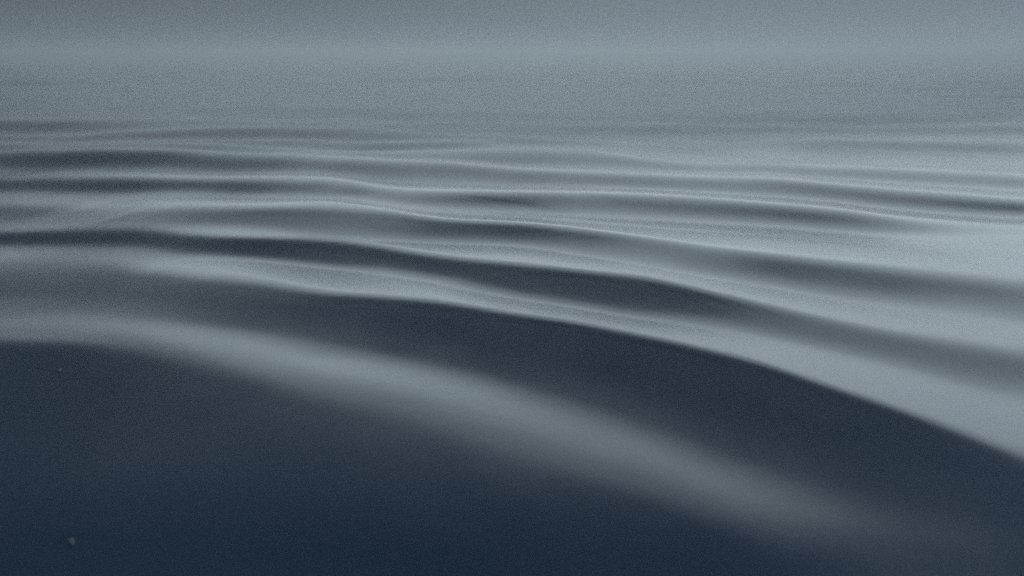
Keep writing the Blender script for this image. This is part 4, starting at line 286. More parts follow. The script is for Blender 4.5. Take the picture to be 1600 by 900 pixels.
[-47,-49,-45,-24,24,105,202,291,318,224,53,-83,-129,-135,-129,-83,16,93,122,96,14,-81,-129,-140,-141,-138,-106,-5,90,64,-38,-115,-138,-139,-136,-124,-98,-64,-32,4,48,95,129,91,-43,-118,-130,-130,-130,-129,-129,-128,-127,-123,-116,-107,-99,-95,-92,-89,-89,-89,-94,-100,-107,-114,-116,-116,-102,-53,39,152,235,230,117,-20,-96,-115,-115,-115,-112,-88,14,202,337,274,93,-42,-86,-78,-56],
[-43,-42,-29,4,68,155,247,301,258,110,-42,-115,-132,-131,-90,17,95,111,86,21,-67,-124,-140,-141,-140,-125,-62,43,83,15,-83,-130,-140,-139,-138,-137,-134,-126,-108,-83,-46,9,68,83,-9,-91,-119,-127,-129,-130,-128,-127,-125,-118,-107,-96,-91,-88,-86,-85,-84,-86,-89,-96,-104,-111,-115,-116,-114,-95,-36,64,176,247,221,95,-37,-101,-115,-115,-114,-110,-70,70,265,337,213,31,-69,-85,-74],
[-38,-31,-9,39,112,200,270,270,160,4,-98,-128,-130,-96,1,71,68,37,-8,-71,-123,-140,-141,-140,-134,-99,-7,78,56,-38,-114,-139,-140,-140,-138,-137,-136,-135,-133,-126,-104,-62,3,59,34,-42,-84,-97,-106,-113,-120,-122,-116,-103,-90,-82,-80,-81,-82,-81,-81,-82,-86,-91,-98,-107,-113,-115,-116,-112,-85,-18,88,199,256,207,71,-53,-105,-113,-113,-112,-101,-35,137,315,312,138,-26,-84,-86],
[-29,-15,17,76,156,232,261,193,50,-73,-120,-128,-108,-33,43,35,-19,-66,-102,-131,-141,-141,-141,-139,-117,-46,49,83,9,-83,-130,-140,-140,-139,-138,-137,-135,-134,-133,-132,-126,-104,-52,30,73,18,-31,-52,-64,-76,-87,-94,-89,-79,-69,-65,-67,-72,-75,-76,-77,-78,-81,-87,-95,-102,-111,-115,-116,-115,-108,-73,2,112,219,260,187,44,-69,-109,-114,-113,-110,-87,14,207,338,251,49,-67,-91],
[-16,5,48,114,189,237,209,92,-36,-106,-126,-123,-74,15,18,-49,-109,-136,-142,-142,-142,-142,-140,-125,-70,22,85,55,-46,-119,-139,-141,-140,-139,-139,-137,-136,-135,-133,-133,-131,-124,-91,-4,90,75,32,7,-10,-26,-42,-54,-56,-49,-44,-44,-51,-60,-67,-71,-72,-74,-78,-83,-90,-99,-107,-113,-116,-116,-115,-105,-61,23,137,239,258,161,16,-83,-111,-112,-112,-108,-68,71,267,316,147,-24,-86],
[1,28,80,147,206,211,124,-4,-93,-122,-124,-93,-15,8,-55,-119,-140,-142,-143,-142,-142,-140,-130,-86,-1,79,88,5,-93,-134,-141,-140,-138,-131,-126,-126,-126,-127,-129,-130,-131,-129,-114,-44,68,109,92,69,49,30,9,-8,-15,-16,-17,-23,-33,-46,-57,-64,-68,-71,-74,-79,-85,-94,-102,-111,-114,-116,-116,-114,-100,-49,43,161,254,247,129,-11,-91,-111,-111,-110,-99,-34,136,297,241,49,-66],
[21,54,107,166,194,144,29,-70,-113,-122,-109,-54,-1,-44,-113,-138,-141,-142,-142,-142,-141,-134,-98,-18,66,96,47,-55,-122,-140,-136,-119,-93,-78,-74,-76,-82,-89,-96,-106,-118,-128,-123,-82,19,114,131,114,95,75,54,35,21,13,7,-2,-16,-32,-46,-56,-63,-66,-71,-76,-83,-89,-99,-106,-113,-115,-116,-116,-112,-93,-36,65,187,265,227,93,-37,-98,-111,-110,-108,-86,13,202,293,147,-17],
[42,76,127,166,147,58,-44,-102,-119,-120,-86,-16,-31,-103,-135,-140,-141,-142,-142,-141,-134,-100,-23,56,89,58,-27,-109,-138,-139,-119,-68,-26,-7,-6,-13,-26,-38,-52,-68,-90,-112,-124,-108,-33,81,128,125,111,95,78,60,47,35,25,15,1,-17,-34,-47,-55,-62,-66,-72,-78,-86,-94,-103,-110,-114,-115,-116,-116,-111,-86,-22,89,213,268,198,54,-62,-104,-111,-110,-105,-65,88,280,245,74],
[60,94,132,135,74,-20,-91,-115,-118,-98,-43,-22,-81,-127,-138,-140,-141,-141,-135,-113,-67,-6,53,79,51,-20,-95,-132,-138,-123,-68,8,55,69,66,53,36,17,-3,-26,-55,-86,-112,-119,-84,-13,33,46,47,49,52,53,47,42,34,25,13,-3,-21,-37,-49,-56,-63,-68,-75,-82,-90,-99,-107,-113,-115,-115,-116,-115,-109,-79,-4,119,238,261,160,15,-81,-108,-109,-108,-95,-6,196,300,203],
[73,100,114,78,2,-70,-105,-116,-112,-74,-23,-59,-115,-134,-138,-139,-135,-115,-78,-29,18,51,58,30,-29,-95,-130,-139,-136,-96,3,91,129,135,125,107,86,62,38,11,-20,-54,-87,-109,-109,-88,-67,-56,-47,-35,-21,-6,6,14,21,25,20,8,-9,-26,-40,-50,-57,-64,-71,-79,-87,-95,-103,-110,-114,-115,-115,-116,-115,-106,-68,21,154,257,243,118,-18,-90,-108,-109,-104,-64,91,290,328],
[77,89,73,16,-52,-96,-113,-114,-90,-38,-44,-102,-131,-135,-129,-107,-79,-49,-19,5,14,6,-18,-57,-104,-132,-140,-138,-110,-19,97,166,183,174,156,134,109,84,57,29,1,-28,-57,-84,-100,-106,-107,-105,-100,-93,-81,-66,-49,-33,-14,4,16,13,0,-16,-31,-43,-52,-60,-67,-75,-83,-92,-100,-107,-112,-115,-115,-115,-115,-114,-102,-52,54,192,267,213,73,-47,-99,-108,-108,-94,-5,204,379],
[68,57,20,-35,-80,-105,-112,-102,-59,-33,-82,-123,-132,-127,-106,-84,-66,-51,-44,-54,-72,-92,-110,-128,-137,-139,-137,-112,-27,92,183,210,199,178,153,127,100,69,38,13,-4,-21,-40,-58,-76,-91,-101,-108,-112,-111,-106,-99,-87,-71,-51,-27,-2,11,8,-6,-21,-35,-46,-55,-63,-71,-80,-88,-96,-103,-109,-113,-115,-115,-115,-115,-112,-94,-29,94,226,264,173,30,-70,-103,-107,-104,-64,93,314],
[36,14,-25,-65,-94,-108,-108,-80,-37,-59,-108,-128,-127,-117,-112,-117,-117,-115,-122,-134,-140,-140,-140,-139,-140,-138,-114,-30,95,196,227,211,182,152,123,92,58,22,-13,-35,-41,-44,-49,-56,-66,-75,-83,-93,-102,-108,-111,-108,-102,-92,-77,-56,-28,-2,7,0,-13,-27,-39,-49,-58,-67,-76,-84,-93,-100,-107,-111,-114,-115,-115,-114,-114,-109,-81,2,139,252,248,129,-6,-86,-106,-107,-94,-11,147],
[-1,-23,-52,-80,-99,-107,-94,-51,-42,-94,-125,-128,-125,-123,-133,-139,-140,-141,-141,-141,-140,-140,-139,-140,-137,-116,-36,93,204,241,220,180,139,103,72,40,2,-37,-70,-85,-86,-80,-77,-76,-76,-76,-76,-77,-85,-96,-103,-106,-105,-100,-90,-74,-52,-23,0,4,-6,-18,-31,-42,-52,-62,-71,-81,-89,-97,-103,-109,-112,-114,-114,-115,-114,-114,-104,-62,42,184,266,218,84,-36,-94,-106,-104,-74,-6],
[-30,-46,-67,-84,-99,-99,-67,-36,-71,-112,-126,-126,-122,-131,-137,-139,-140,-141,-141,-140,-140,-140,-139,-137,-120,-48,82,205,253,231,180,125,79,44,13,-18,-53,-87,-110,-119,-115,-110,-104,-99,-95,-91,-84,-77,-73,-78,-88,-96,-100,-98,-93,-84,-68,-45,-17,1,0,-11,-23,-35,-46,-57,-68,-78,-87,-94,-100,-105,-110,-113,-114,-114,-114,-113,-112,-97,-36,87,223,265,180,42,-59,-99,-106,-101,-89],
[-45,-57,-71,-86,-92,-75,-39,-46,-96,-122,-123,-121,-129,-135,-137,-138,-140,-140,-141,-141,-140,-139,-138,-123,-61,60,195,259,241,184,118,59,15,-18,-43,-70,-97,-120,-131,-132,-129,-124,-120,-116,-112,-108,-99,-86,-76,-70,-73,-81,-89,-93,-92,-86,-77,-61,-36,-10,0,-5,-15,-27,-39,-51,-62,-73,-83,-92,-98,-104,-108,-110,-113,-113,-114,-114,-113,-108,-84,-1,135,252,250,138,4,-79,-104,-106,-107],
[-51,-60,-73,-81,-76,-44,-30,-74,-111,-120,-120,-124,-131,-135,-137,-139,-140,-140,-137,-127,-111,-96,-80,-42,47,176,260,252,191,117,48,-7,-45,-70,-90,-108,-126,-133,-134,-133,-131,-128,-125,-122,-121,-117,-110,-100,-86,-73,-66,-68,-74,-81,-85,-85,-81,-70,-53,-27,-4,-1,-9,-19,-31,-43,-55,-68,-79,-88,-96,-101,-105,-108,-109,-111,-112,-113,-113,-112,-103,-63,40,181,267,224,94,-29,-91,-106,-106],
[-54,-62,-70,-71,-48,-21,-42,-94,-118,-120,-119,-126,-132,-135,-137,-134,-122,-105,-82,-54,-28,-3,22,73,166,256,262,201,119,43,-19,-64,-93,-112,-124,-133,-135,-135,-134,-132,-131,-128,-125,-123,-122,-121,-116,-108,-99,-86,-71,-62,-63,-69,-75,-79,-78,-75,-64,-43,-17,-2,-2,-11,-21,-34,-48,-61,-74,-86,-94,-99,-102,-105,-107,-109,-110,-111,-112,-113,-111,-96,-36,86,220,266,186,42,-67,-103,-107],
[-55,-60,-63,-48,-17,-15,-68,-108,-116,-115,-123,-129,-132,-130,-116,-89,-56,-23,14,51,84,113,147,198,259,275,218,127,43,-24,-75,-108,-129,-136,-138,-137,-137,-136,-133,-132,-127,-125,-123,-121,-120,-120,-116,-112,-105,-95,-83,-68,-58,-58,-63,-69,-74,-74,-69,-57,-33,-7,1,-3,-13,-24,-38,-53,-69,-81,-91,-97,-102,-104,-105,-105,-107,-109,-111,-112,-111,-107,-82,-3,132,249,249,130,-15,-89,-105],
[-53,-55,-44,-16,2,-33,-90,-112,-111,-116,-124,-129,-127,-109,-68,-15,36,85,130,170,202,230,259,290,298,242,143,47,-27,-81,-116,-135,-139,-139,-138,-138,-136,-135,-132,-127,-124,-121,-118,-117,-117,-116,-114,-110,-106,-102,-93,-79,-64,-53,-53,-59,-66,-70,-70,-64,-48,-21,-2,2,-3,-14,-27,-43,-60,-76,-88,-96,-100,-101,-102,-103,-104,-106,-109,-110,-112,-111,-102,-62,37,176,261,206,54,-64,-102],
[-46,-36,-12,15,0,-59,-100,-109,-111,-120,-126,-125,-106,-62,2,70,134,189,234,267,290,309,322,317,270,171,59,-28,-85,-119,-136,-139,-139,-139,-138,-137,-136,-133,-127,-120,-116,-114,-112,-110,-110,-110,-109,-107,-105,-102,-98,-91,-76,-59,-49,-48,-54,-62,-67,-66,-58,-37,-8,5,4,-3,-15,-31,-49,-68,-83,-93,-98,-101,-101,-101,-102,-103,-105,-109,-110,-111,-109,-94,-37,80,212,246,133,-14,-89],
[-24,-2,26,24,-23,-80,-104,-107,-114,-121,-120,-101,-60,4,79,153,216,262,292,310,320,322,310,273,192,79,-22,-87,-123,-137,-139,-140,-140,-139,-139,-138,-135,-128,-119,-112,-109,-106,-104,-102,-101,-102,-101,-100,-100,-100,-99,-95,-87,-72,-55,-45,-46,-53,-60,-65,-63,-50,-24,2,11,8,-2,-17,-37,-59,-78,-91,-97,-100,-100,-100,-100,-101,-103,-105,-108,-110,-110,-105,-81,-6,125,234,201,56,-61],
[20,40,43,6,-52,-90,-102,-107,-116,-117,-96,-52,6,75,149,212,253,272,275,272,268,257,231,178,90,-10,-85,-125,-138,-140,-140,-140,-139,-139,-138,-136,-129,-118,-107,-101,-97,-96,-94,-91,-90,-89,-90,-90,-91,-94,-96,-97,-93,-84,-68,-51,-41,-43,-51,-59,-63,-59,-39,-6,13,17,12,0,-21,-45,-69,-86,-96,-98,-99,-98,-98,-99,-100,-102,-106,-108,-109,-109,-100,-63,34,172,234,136,5],
[65,59,26,-28,-74,-93,-100,-110,-113,-91,-41,18,78,139,194,225,224,203,179,163,154,142,115,63,-9,-81,-124,-138,-139,-140,-140,-140,-140,-139,-136,-128,-116,-102,-92,-86,-85,-82,-80,-77,-74,-74,-74,-76,-80,-84,-89,-92,-94,-91,-80,-63,-47,-39,-42,-50,-57,-60,-51,-24,9,24,25,16,-2,-29,-57,-80,-93,-98,-99,-98,-97,-97,-98,-100,-102,-105,-108,-109,-107,-92,-36,92,221,206,93],
[73,40,-11,-57,-82,-93,-101,-108,-92,-37,32,91,138,178,197,178,132,84,50,33,28,20,-1,-38,-87,-124,-138,-138,-140,-139,-140,-137,-132,-125,-118,-108,-97,-85,-76,-71,-69,-67,-64,-59,-55,-53,-55,-58,-63,-71,-78,-86,-91,-92,-88,-77,-60,-44,-37,-41,-51,-58,-58,-39,-1,27,36,33,19,-8,-40,-70,-89,-97,-98,-97,-96,-96,-97,-98,-100,-102,-105,-106,-107,-103,-76,14,164,238,189],
[36,-3,-45,-72,-84,-91,-102,-96,-47,33,98,138,164,172,142,81,15,-33,-61,-73,-75,-77,-88,-109,-129,-137,-138,-139,-139,-139,-133,-117,-100,-92,-87,-81,-71,-63,-56,-53,-50,-49,-45,-40,-34,-31,-31,-36,-43,-51,-63,-74,-83,-89,-90,-86,-73,-56,-41,-36,-41,-51,-58,-52,-21,21,44,48,39,16,-19,-55,-82,-95,-98,-97,-96,-95,-95,-96,-97,-99,-101,-104,-106,-106,-95,-44,86,224,261],
[-13,-38,-63,-76,-84,-92,-96,-65,10,81,116,132,136,109,46,-26,-81,-115,-132,-136,-138,-137,-136,-137,-138,-138,-138,-139,-139,-136,-119,-85,-63,-56,-54,-50,-46,-39,-35,-32,-32,-29,-24,-17,-9,-5,-7,-11,-18,-29,-43,-57,-70,-81,-87,-88,-83,-70,-52,-39,-35,-42,-52,-57,-39,6,44,62,61,42,7,-35,-70,-91,-97,-97,-96,-94,-94,-94,-95,-97,-99,-101,-103,-103,-102,-78,11,164,278],
[-44,-58,-69,-76,-83,-92,-79,-21,50,78,77,71,54,11,-51,-104,-130,-137,-137,-138,-137,-137,-137,-136,-137,-138,-138,-138,-137,-128,-97,-59,-36,-27,-23,-21,-18,-15,-12,-12,-10,-8,-3,5,15,19,19,15,8,-3,-18,-36,-53,-68,-79,-86,-87,-80,-67,-49,-38,-36,-44,-54,-53,-20,36,70,78,68,37,-9,-54,-83,-95,-98,-96,-95,-93,-93,-94,-95,-97,-98,-99,-102,-102,-93,-44,84,229],
[-57,-62,-69,-75,-83,-83,-47,18,50,33,7,-14,-37,-76,-115,-133,-137,-137,-138,-137,-137,-137,-136,-137,-137,-137,-138,-137,-131,-110,-76,-46,-29,-15,-3,3,6,7,8,9,10,14,19,29,37,43,41,37,31,22,9,-9,-30,-49,-66,-78,-85,-85,-77,-62,-46,-36,-37,-47,-55,-42,8,64,93,94,69,24,-29,-70,-91,-97,-96,-95,-94,-93,-93,-94,-94,-95,-96,-98,-100,-99,-77,6,127],
[-59,-64,-68,-77,-83,-65,-10,33,19,-26,-62,-85,-107,-125,-134,-135,-136,-137,-137,-137,-136,-136,-137,-136,-136,-137,-135,-127,-111,-89,-59,-43,-32,-16,2,16,24,27,28,29,30,34,41,49,58,60,59,56,51,43,33,18,-2,-24,-47,-65,-77,-84,-83,-74,-58,-44,-36,-40,-51,-55,-26,41,96,114,102,61,4,-49,-83,-95,-98,-95,-94,-93,-92,-91,-92,-93,-94,-94,-96,-98,-92,-51,23],
[-60,-63,-71,-78,-72,-34,15,18,-28,-78,-110,-124,-130,-133,-134,-136,-137,-137,-136,-136,-137,-136,-136,-137,-136,-133,-121,-105,-89,-68,-50,-47,-41,-26,-5,18,34,41,44,45,48,52,59,66,72,72,69,64,61,59,53,42,26,5,-20,-44,-65,-78,-84,-81,-71,-55,-42,-37,-44,-55,-50,-1,79,127,131,101,43,-20,-67,-91,-97,-97,-94,-92,-91,-91,-91,-91,-92,-93,-94,-97,-97,-82,-49],
[-60,-66,-73,-74,-51,-4,16,-18,-72,-110,-123,-128,-129,-131,-133,-135,-136,-137,-137,-137,-136,-136,-135,-133,-126,-112,-96,-80,-65,-53,-49,-57,-57,-44,-23,5,32,49,56,59,62,68,73,78,79,75,67,63,62,62,63,60,51,34,11,-16,-43,-64,-78,-83,-78,-66,-53,-42,-41,-50,-59,-41,31,117,154,140,89,20,-43,-82,-96,-97,-96,-93,-92,-91,-89,-89,-89,-89,-91,-93,-97,-95,-86],
[-63,-68,-71,-58,-22,9,-8,-58,-101,-119,-125,-127,-130,-132,-134,-134,-134,-133,-131,-130,-129,-128,-122,-112,-99,-84,-70,-58,-48,-43,-54,-70,-75,-65,-47,-20,14,45,61,68,74,78,83,84,72,54,44,42,45,52,60,68,68,60,42,16,-14,-43,-65,-78,-82,-76,-63,-51,-43,-45,-56,-61,-22,75,154,172,137,70,-5,-63,-91,-98,-96,-95,-91,-90,-89,-88,-87,-88,-88,-90,-94,-97,-98],
[-66,-67,-59,-33,0,-1,-41,-87,-113,-121,-124,-127,-129,-131,-128,-121,-112,-106,-103,-102,-101,-97,-91,-81,-69,-57,-47,-40,-36,-42,-63,-85,-91,-87,-74,-53,-21,19,55,72,79,85,85,71,38,11,4,7,14,27,44,61,74,77,69,49,20,-14,-44,-68,-79,-80,-73,-61,-51,-46,-51,-63,-58,9,128,191,183,127,45,-33,-79,-96,-98,-95,-93,-90,-89,-87,-86,-85,-86,-88,-92,-96,-99],
[-64,-57,-36,-8,0,-28,-73,-107,-118,-122,-124,-124,-120,-108,-94,-81,-73,-70,-70,-68,-67,-64,-57,-49,-42,-36,-33,-32,-35,-49,-78,-100,-107,-104,-98,-86,-64,-29,13,52,72,75,60,22,-19,-39,-39,-32,-19,-4,17,40,63,79,85,76,54,23,-13,-45,-69,-80,-79,-71,-60,-53,-51,-59,-69,-46,53,175,216,184,108,14,-58,-90,-97,-96,-94,-91,-89,-87,-85,-84,-83,-85,-88,-94,-97],
[-52,-36,-13,-1,-19,-58,-95,-113,-117,-112,-103,-92,-77,-61,-44,-34,-29,-29,-31,-33,-32,-30,-26,-23,-22,-24,-29,-37,-47,-66,-93,-112,-118,-120,-117,-112,-102,-84,-54,-14,11,9,-14,-50,-75,-81,-75,-64,-52,-35,-15,12,40,68,87,93,84,60,26,-14,-50,-73,-81,-78,-70,-61,-56,-57,-68,-72,-20,111,218,233,176,76,-19,-75,-95,-98,-95,-92,-89,-86,-84,-82,-82,-83,-86,-90,-94],
[-29,-15,-6,-17,-47,-84,-107,-112,-104,-87,-65,-43,-22,1,16,21,19,13,7,3,0,-2,-4,-9,-17,-26,-38,-51,-67,-85,-107,-122,-128,-130,-132,-131,-129,-125,-112,-89,-71,-71,-87,-105,-112,-108,-99,-88,-76,-62,-44,-21,9,41,72,94,100,90,64,27,-17,-54,-75,-81,-77,-70,-64,-61,-66,-77,-68,23,180,260,239,151,37,-47,-87,-97,-96,-93,-89,-87,-84,-82,-80,-80,-83,-87,-91],
[-11,-10,-19,-43,-73,-98,-108,-100,-78,-46,-13,18,46,67,76,73,63,52,40,31,24,16,5,-8,-24,-41,-57,-73,-87,-103,-119,-129,-134,-137,-138,-139,-138,-137,-136,-133,-128,-127,-129,-131,-128,-122,-113,-103,-93,-82,-67,-48,-23,8,43,76,99,107,97,68,25,-25,-62,-79,-82,-78,-72,-68,-67,-74,-83,-50,79,235,285,226,111,-1,-67,-92,-97,-95,-91,-87,-84,-81,-79,-79,-81,-85,-88],
[-15,-25,-44,-68,-91,-103,-99,-77,-39,6,49,88,115,129,129,116,99,81,65,51,36,19,-2,-23,-43,-61,-78,-93,-106,-117,-127,-133,-137,-138,-138,-138,-138,-138,-137,-136,-135,-134,-134,-132,-131,-125,-118,-110,-102,-94,-84,-71,-52,-26,7,44,80,104,113,102,69,18,-34,-68,-82,-83,-79,-75,-74,-76,-84,-85,-26,127,271,287,195,69,-30,-80,-95,-95,-92,-88,-84,-80,-79,-78,-79,-81,-85],
[-34,-47,-66,-86,-99,-98,-79,-41,13,69,118,154,173,175,161,140,119,98,77,57,31,4,-24,-48,-67,-84,-99,-110,-119,-126,-132,-135,-137,-139,-139,-138,-137,-137,-136,-136,-135,-134,-133,-132,-130,-126,-119,-113,-107,-100,-94,-85,-74,-55,-29,7,46,81,106,115,102,64,6,-46,-75,-84,-85,-83,-81,-81,-85,-93,-85,-3,163,290,271,153,28,-53,-87,-95,-94,-89,-84,-81,-78,-77,-77,-80,-82],
[-55,-67,-83,-93,-95,-82,-46,10,74,135,181,207,210,192,167,141,116,92,68,37,5,-27,-53,-74,-91,-103,-113,-121,-126,-131,-134,-136,-138,-138,-138,-138,-138,-137,-137,-136,-135,-134,-133,-132,-127,-121,-117,-112,-107,-104,-99,-95,-87,-76,-57,-30,5,45,80,105,115,99,52,-9,-57,-82,-88,-88,-87,-88,-89,-95,-101,-82,29,220,307,240,107,-6,-69,-91,-93,-90,-86,-82,-78,-75,-76,-77,-80],
[-73,-82,-90,-93,-83,-52,1,70,141,197,229,235,213,175,136,105,79,55,29,-2,-33,-60,-81,-97,-107,-117,-122,-127,-130,-132,-133,-135,-137,-138,-139,-138,-138,-137,-136,-135,-135,-134,-130,-123,-118,-115,-111,-108,-105,-102,-101,-99,-96,-90,-79,-61,-32,4,41,77,104,112,91,37,-26,-68,-87,-92,-94,-94,-95,-97,-103,-106,-65,87,277,307,199,63,-32,-79,-92,-92,-87,-82,-78,-76,-75,-76,-77],
[-83,-87,-88,-82,-58,-9,61,138,204,245,255,230,181,126,81,50,24,2,-22,-47,-71,-89,-103,-112,-120,-123,-127,-129,-131,-132,-132,-133,-133,-135,-136,-137,-136,-135,-133,-130,-126,-121,-115,-110,-106,-103,-101,-100,-100,-99,-99,-99,-99,-97,-93,-81,-63,-36,0,37,74,102,108,79,18,-45,-80,-92,-97,-100,-102,-103,-105,-108,-100,-26,160,309,281,152,26,-50,-84,-90,-88,-83,-78,-75,-74,-74,-76],
[-85,-84,-78,-58,-17,49,129,203,253,269,246,187,118,58,16,-12,-32,-50,-67,-85,-99,-109,-116,-122,-125,-127,-128,-128,-129,-130,-130,-128,-129,-128,-127,-125,-122,-118,-113,-109,-105,-100,-95,-91,-88,-87,-89,-90,-90,-92,-94,-96,-98,-101,-99,-96,-84,-66,-39,-4,35,74,103,103,62,-9,-64,-90,-98,-103,-107,-110,-110,-110,-111,-86,33,237,323,244,110,0,-62,-87,-88,-84,-80,-76,-73,-74,-74],
[-79,-72,-55,-19,39,117,197,256,281,261,197,117,45,-7,-42,-63,-78,-89,-100,-109,-115,-121,-124,-125,-126,-127,-127,-127,-127,-126,-124,-123,-120,-119,-115,-110,-104,-96,-89,-83,-78,-74,-70,-67,-66,-68,-70,-74,-78,-82,-87,-91,-96,-99,-102,-102,-99,-87,-69,-41,-6,36,76,102,89,31,-38,-78,-96,-105,-110,-113,-115,-115,-113,-109,-61,105,296,317,206,77,-21,-71,-87,-86,-80,-76,-73,-72,-72],
[-64,-48,-15,36,108,189,255,288,272,208,120,37,-22,-61,-84,-99,-108,-114,-118,-121,-124,-125,-125,-126,-126,-125,-124,-124,-123,-121,-119,-115,-111,-106,-99,-91,-81,-70,-59,-51,-46,-43,-41,-40,-41,-45,-50,-55,-62,-68,-74,-81,-88,-94,-100,-104,-104,-101,-90,-71,-43,-5,40,79,96,64,-5,-60,-88,-102,-110,-114,-115,-114,-114,-114,-99,-12,184,324,296,175,48,-40,-77,-85,-82,-77,-74,-72,-72],
[-33,-6,40,105,181,250,290,283,221,127,36,-30,-73,-98,-112,-119,-123,-125,-125,-125,-125,-124,-124,-123,-123,-122,-121,-119,-117,-115,-111,-105,-99,-90,-80,-67,-52,-37,-25,-17,-14,-12,-11,-11,-14,-19,-26,-34,-42,-51,-59,-69,-77,-87,-95,-101,-107,-107,-103,-92,-72,-41,-1,45,81,82,31,-31,-72,-95,-108,-114,-115,-115,-115,-114,-112,-80,54,261,342,275,142,18,-56,-80,-82,-78,-74,-72,-71],
[15,51,110,180,247,291,291,233,137,39,-34,-80,-105,-118,-125,-127,-128,-127,-126,-125,-123,-122,-121,-120,-118,-117,-115,-113,-111,-106,-100,-93,-82,-70,-56,-39,-21,-5,9,17,20,20,18,16,12,5,-3,-12,-21,-30,-41,-51,-62,-73,-84,-95,-102,-108,-109,-105,-92,-71,-38,4,51,80,60,7,-44,-78,-100,-111,-115,-116,-115,-115,-114,-107,-48,127,312,342,244,101,-11,-66,-81,-79,-75,-72,-70],
[79,124,185,246,290,296,246,151,46,-34,-84,-109,-121,-127,-128,-130,-128,-126,-124,-121,-119,-118,-117,-116,-114,-112,-109,-106,-101,-96,-88,-77,-64,-48,-30,-9,11,29,42,47,48,45,43,40,34,27,18,10,0,-10,-21,-31,-44,-56,-70,-82,-95,-104,-110,-110,-106,-93,-69,-33,14,64,78,44,-7,-51,-82,-103,-113,-115,-115,-115,-114,-113,-94,1,194,333,321,200,59,-35,-72,-78,-76,-72,-71],
[154,197,251,291,299,256,166,60,-28,-84,-110,-122,-125,-126,-128,-127,-125,-123,-120,-117,-115,-113,-111,-110,-108,-105,-101,-96,-91,-83,-72,-59,-42,-23,-1,21,42,58,68,71,68,65,61,55,50,43,36,26,18,9,0,-12,-22,-36,-49,-65,-79,-94,-104,-111,-112,-106,-92,-66,-24,33,79,73,33,-15,-56,-87,-105,-114,-115,-115,-115,-114,-111,-75,50,233,332,286,150,20,-52,-76,-76,-73,-70],
[226,260,293,299,263,182,77,-17,-78,-109,-120,-123,-125,-126,-126,-123,-121,-118,-114,-112,-109,-107,-105,-102,-100,-96,-91,-85,-77,-68,-55,-38,-19,3,27,50,69,82,86,84,79,74,68,64,58,52,45,38,31,23,15,8,-3,-13,-27,-42,-60,-76,-93,-105,-112,-113,-106,-89,-58,-5,58,86,68,27,-18,-58,-89,-107,-114,-115,-114,-114,-113,-104,-50,95,263,321,241,100,-12,-63,-76,-74,-72],
[281,296,298,265,191,93,-1,-69,-106,-117,-121,-122,-124,-123,-120,-119,-115,-112,-109,-106,-103,-100,-98,-95,-91,-86,-79,-72,-62,-50,-35,-16,6,31,55,77,91,96,94,88,81,75,70,65,60,54,47,42,36,31,27,21,15,6,-4,-18,-34,-53,-73,-91,-105,-113,-113,-106,-85,-42,22,74,87,64,23,-20,-58,-88,-107,-113,-115,-115,-114,-112,-93,-13,145,289,301,191,53,-38,-70,-74,-72],
[302,293,258,192,104,14,-57,-98,-113,-119,-120,-122,-120,-118,-115,-112,-109,-105,-102,-98,-95,-92,-88,-84,-80,-73,-66,-55,-44,-30,-13,8,32,56,79,96,104,102,95,86,79,72,67,62,57,52,47,42,38,34,30,28,25,22,16,7,-6,-25,-45,-69,-90,-105,-115,-115,-104,-75,-21,41,80,85,61,22,-20,-55,-85,-106,-113,-114,-114,-113,-110,-79,31,196,302,267,136,8,-57,-74,-73],
[280,244,183,104,24,-46,-91,-110,-116,-118,-120,-117,-115,-112,-109,-105,-103,-99,-95,-90,-86,-82,-78,-73,-66,-59,-49,-37,-24,-9,10,32,56,79,99,109,109,102,91,82,73,67,61,57,53,48,43,39,35,33,31,30,30,30,29,26,18,6,-14,-37,-64,-89,-107,-115,-115,-99,-61,-5,51,83,85,61,24,-15,-49,-82,-107,-114,-114,-113,-112,-101,-48,85,239,298,220,77,-29,-67,-74],
[212,163,94,24,-38,-82,-105,-114,-116,-117,-115,-112,-108,-105,-102,-99,-94,-90,-85,-81,-76,-71,-66,-60,-53,-43,-31,-19,-4,13,32,55,78,99,112,115,108,96,84,72,64,57,53,48,44,41,37,34,32,29,29,28,30,31,34,36,36,31,19,-2,-29,-60,-88,-109,-117,-113,-93,-51,4,56,86,87,64,32,-3,-43,-82,-107,-113,-114,-112,-110,-88,-8,139,268,274,156,19,-54,-72],
[122,75,16,-36,-76,-100,-110,-113,-115,-113,-109,-105,-101,-97,-94,-90,-86,-81,-76,-70,-64,-59,-52,-45,-36,-25,-12,3,19,35,55,77,98,113,119,114,102,87,73,61,52,46,41,38,35,32,30,27,25,25,25,26,27,31,34,39,43,46,44,33,10,-22,-57,-88,-110,-118,-112,-88,-45,11,62,90,91,74,45,6,-45,-89,-110,-113,-113,-111,-105,-67,40,188,276,226,85,-24,-66],
[38,1,-42,-75,-96,-108,-111,-112,-110,-106,-102,-99,-94,-90,-86,-81,-76,-71,-65,-59,-52,-44,-37,-28,-18,-6,8,23,39,57,77,96,112,121,119,108,92,75,59,47,38,32,28,26,24,21,19,18,18,18,19,21,23,26,31,37,44,51,57,57,47,23,-14,-55,-90,-112,-118,-111,-84,-39,18,69,97,102,90,59,7,-56,-99,-112,-112,-111,-109,-94,-33,93,226,260,159,24,-49],
[-27,-50,-76,-94,-105,-108,-109,-106,-103,-100,-96,-90,-86,-81,-76,-72,-67,-60,-54,-46,-38,-30,-21,-11,0,13,28,45,61,77,94,111,122,124,113,96,77,59,43,31,23,18,14,12,11,10,9,9,9,10,11,14,18,22,28,34,42,50,59,68,71,61,35,-7,-54,-92,-113,-117,-110,-81,-34,25,78,108,116,103,62,-6,-73,-106,-113,-112,-110,-106,-79,7,144,249,220,89,-14],
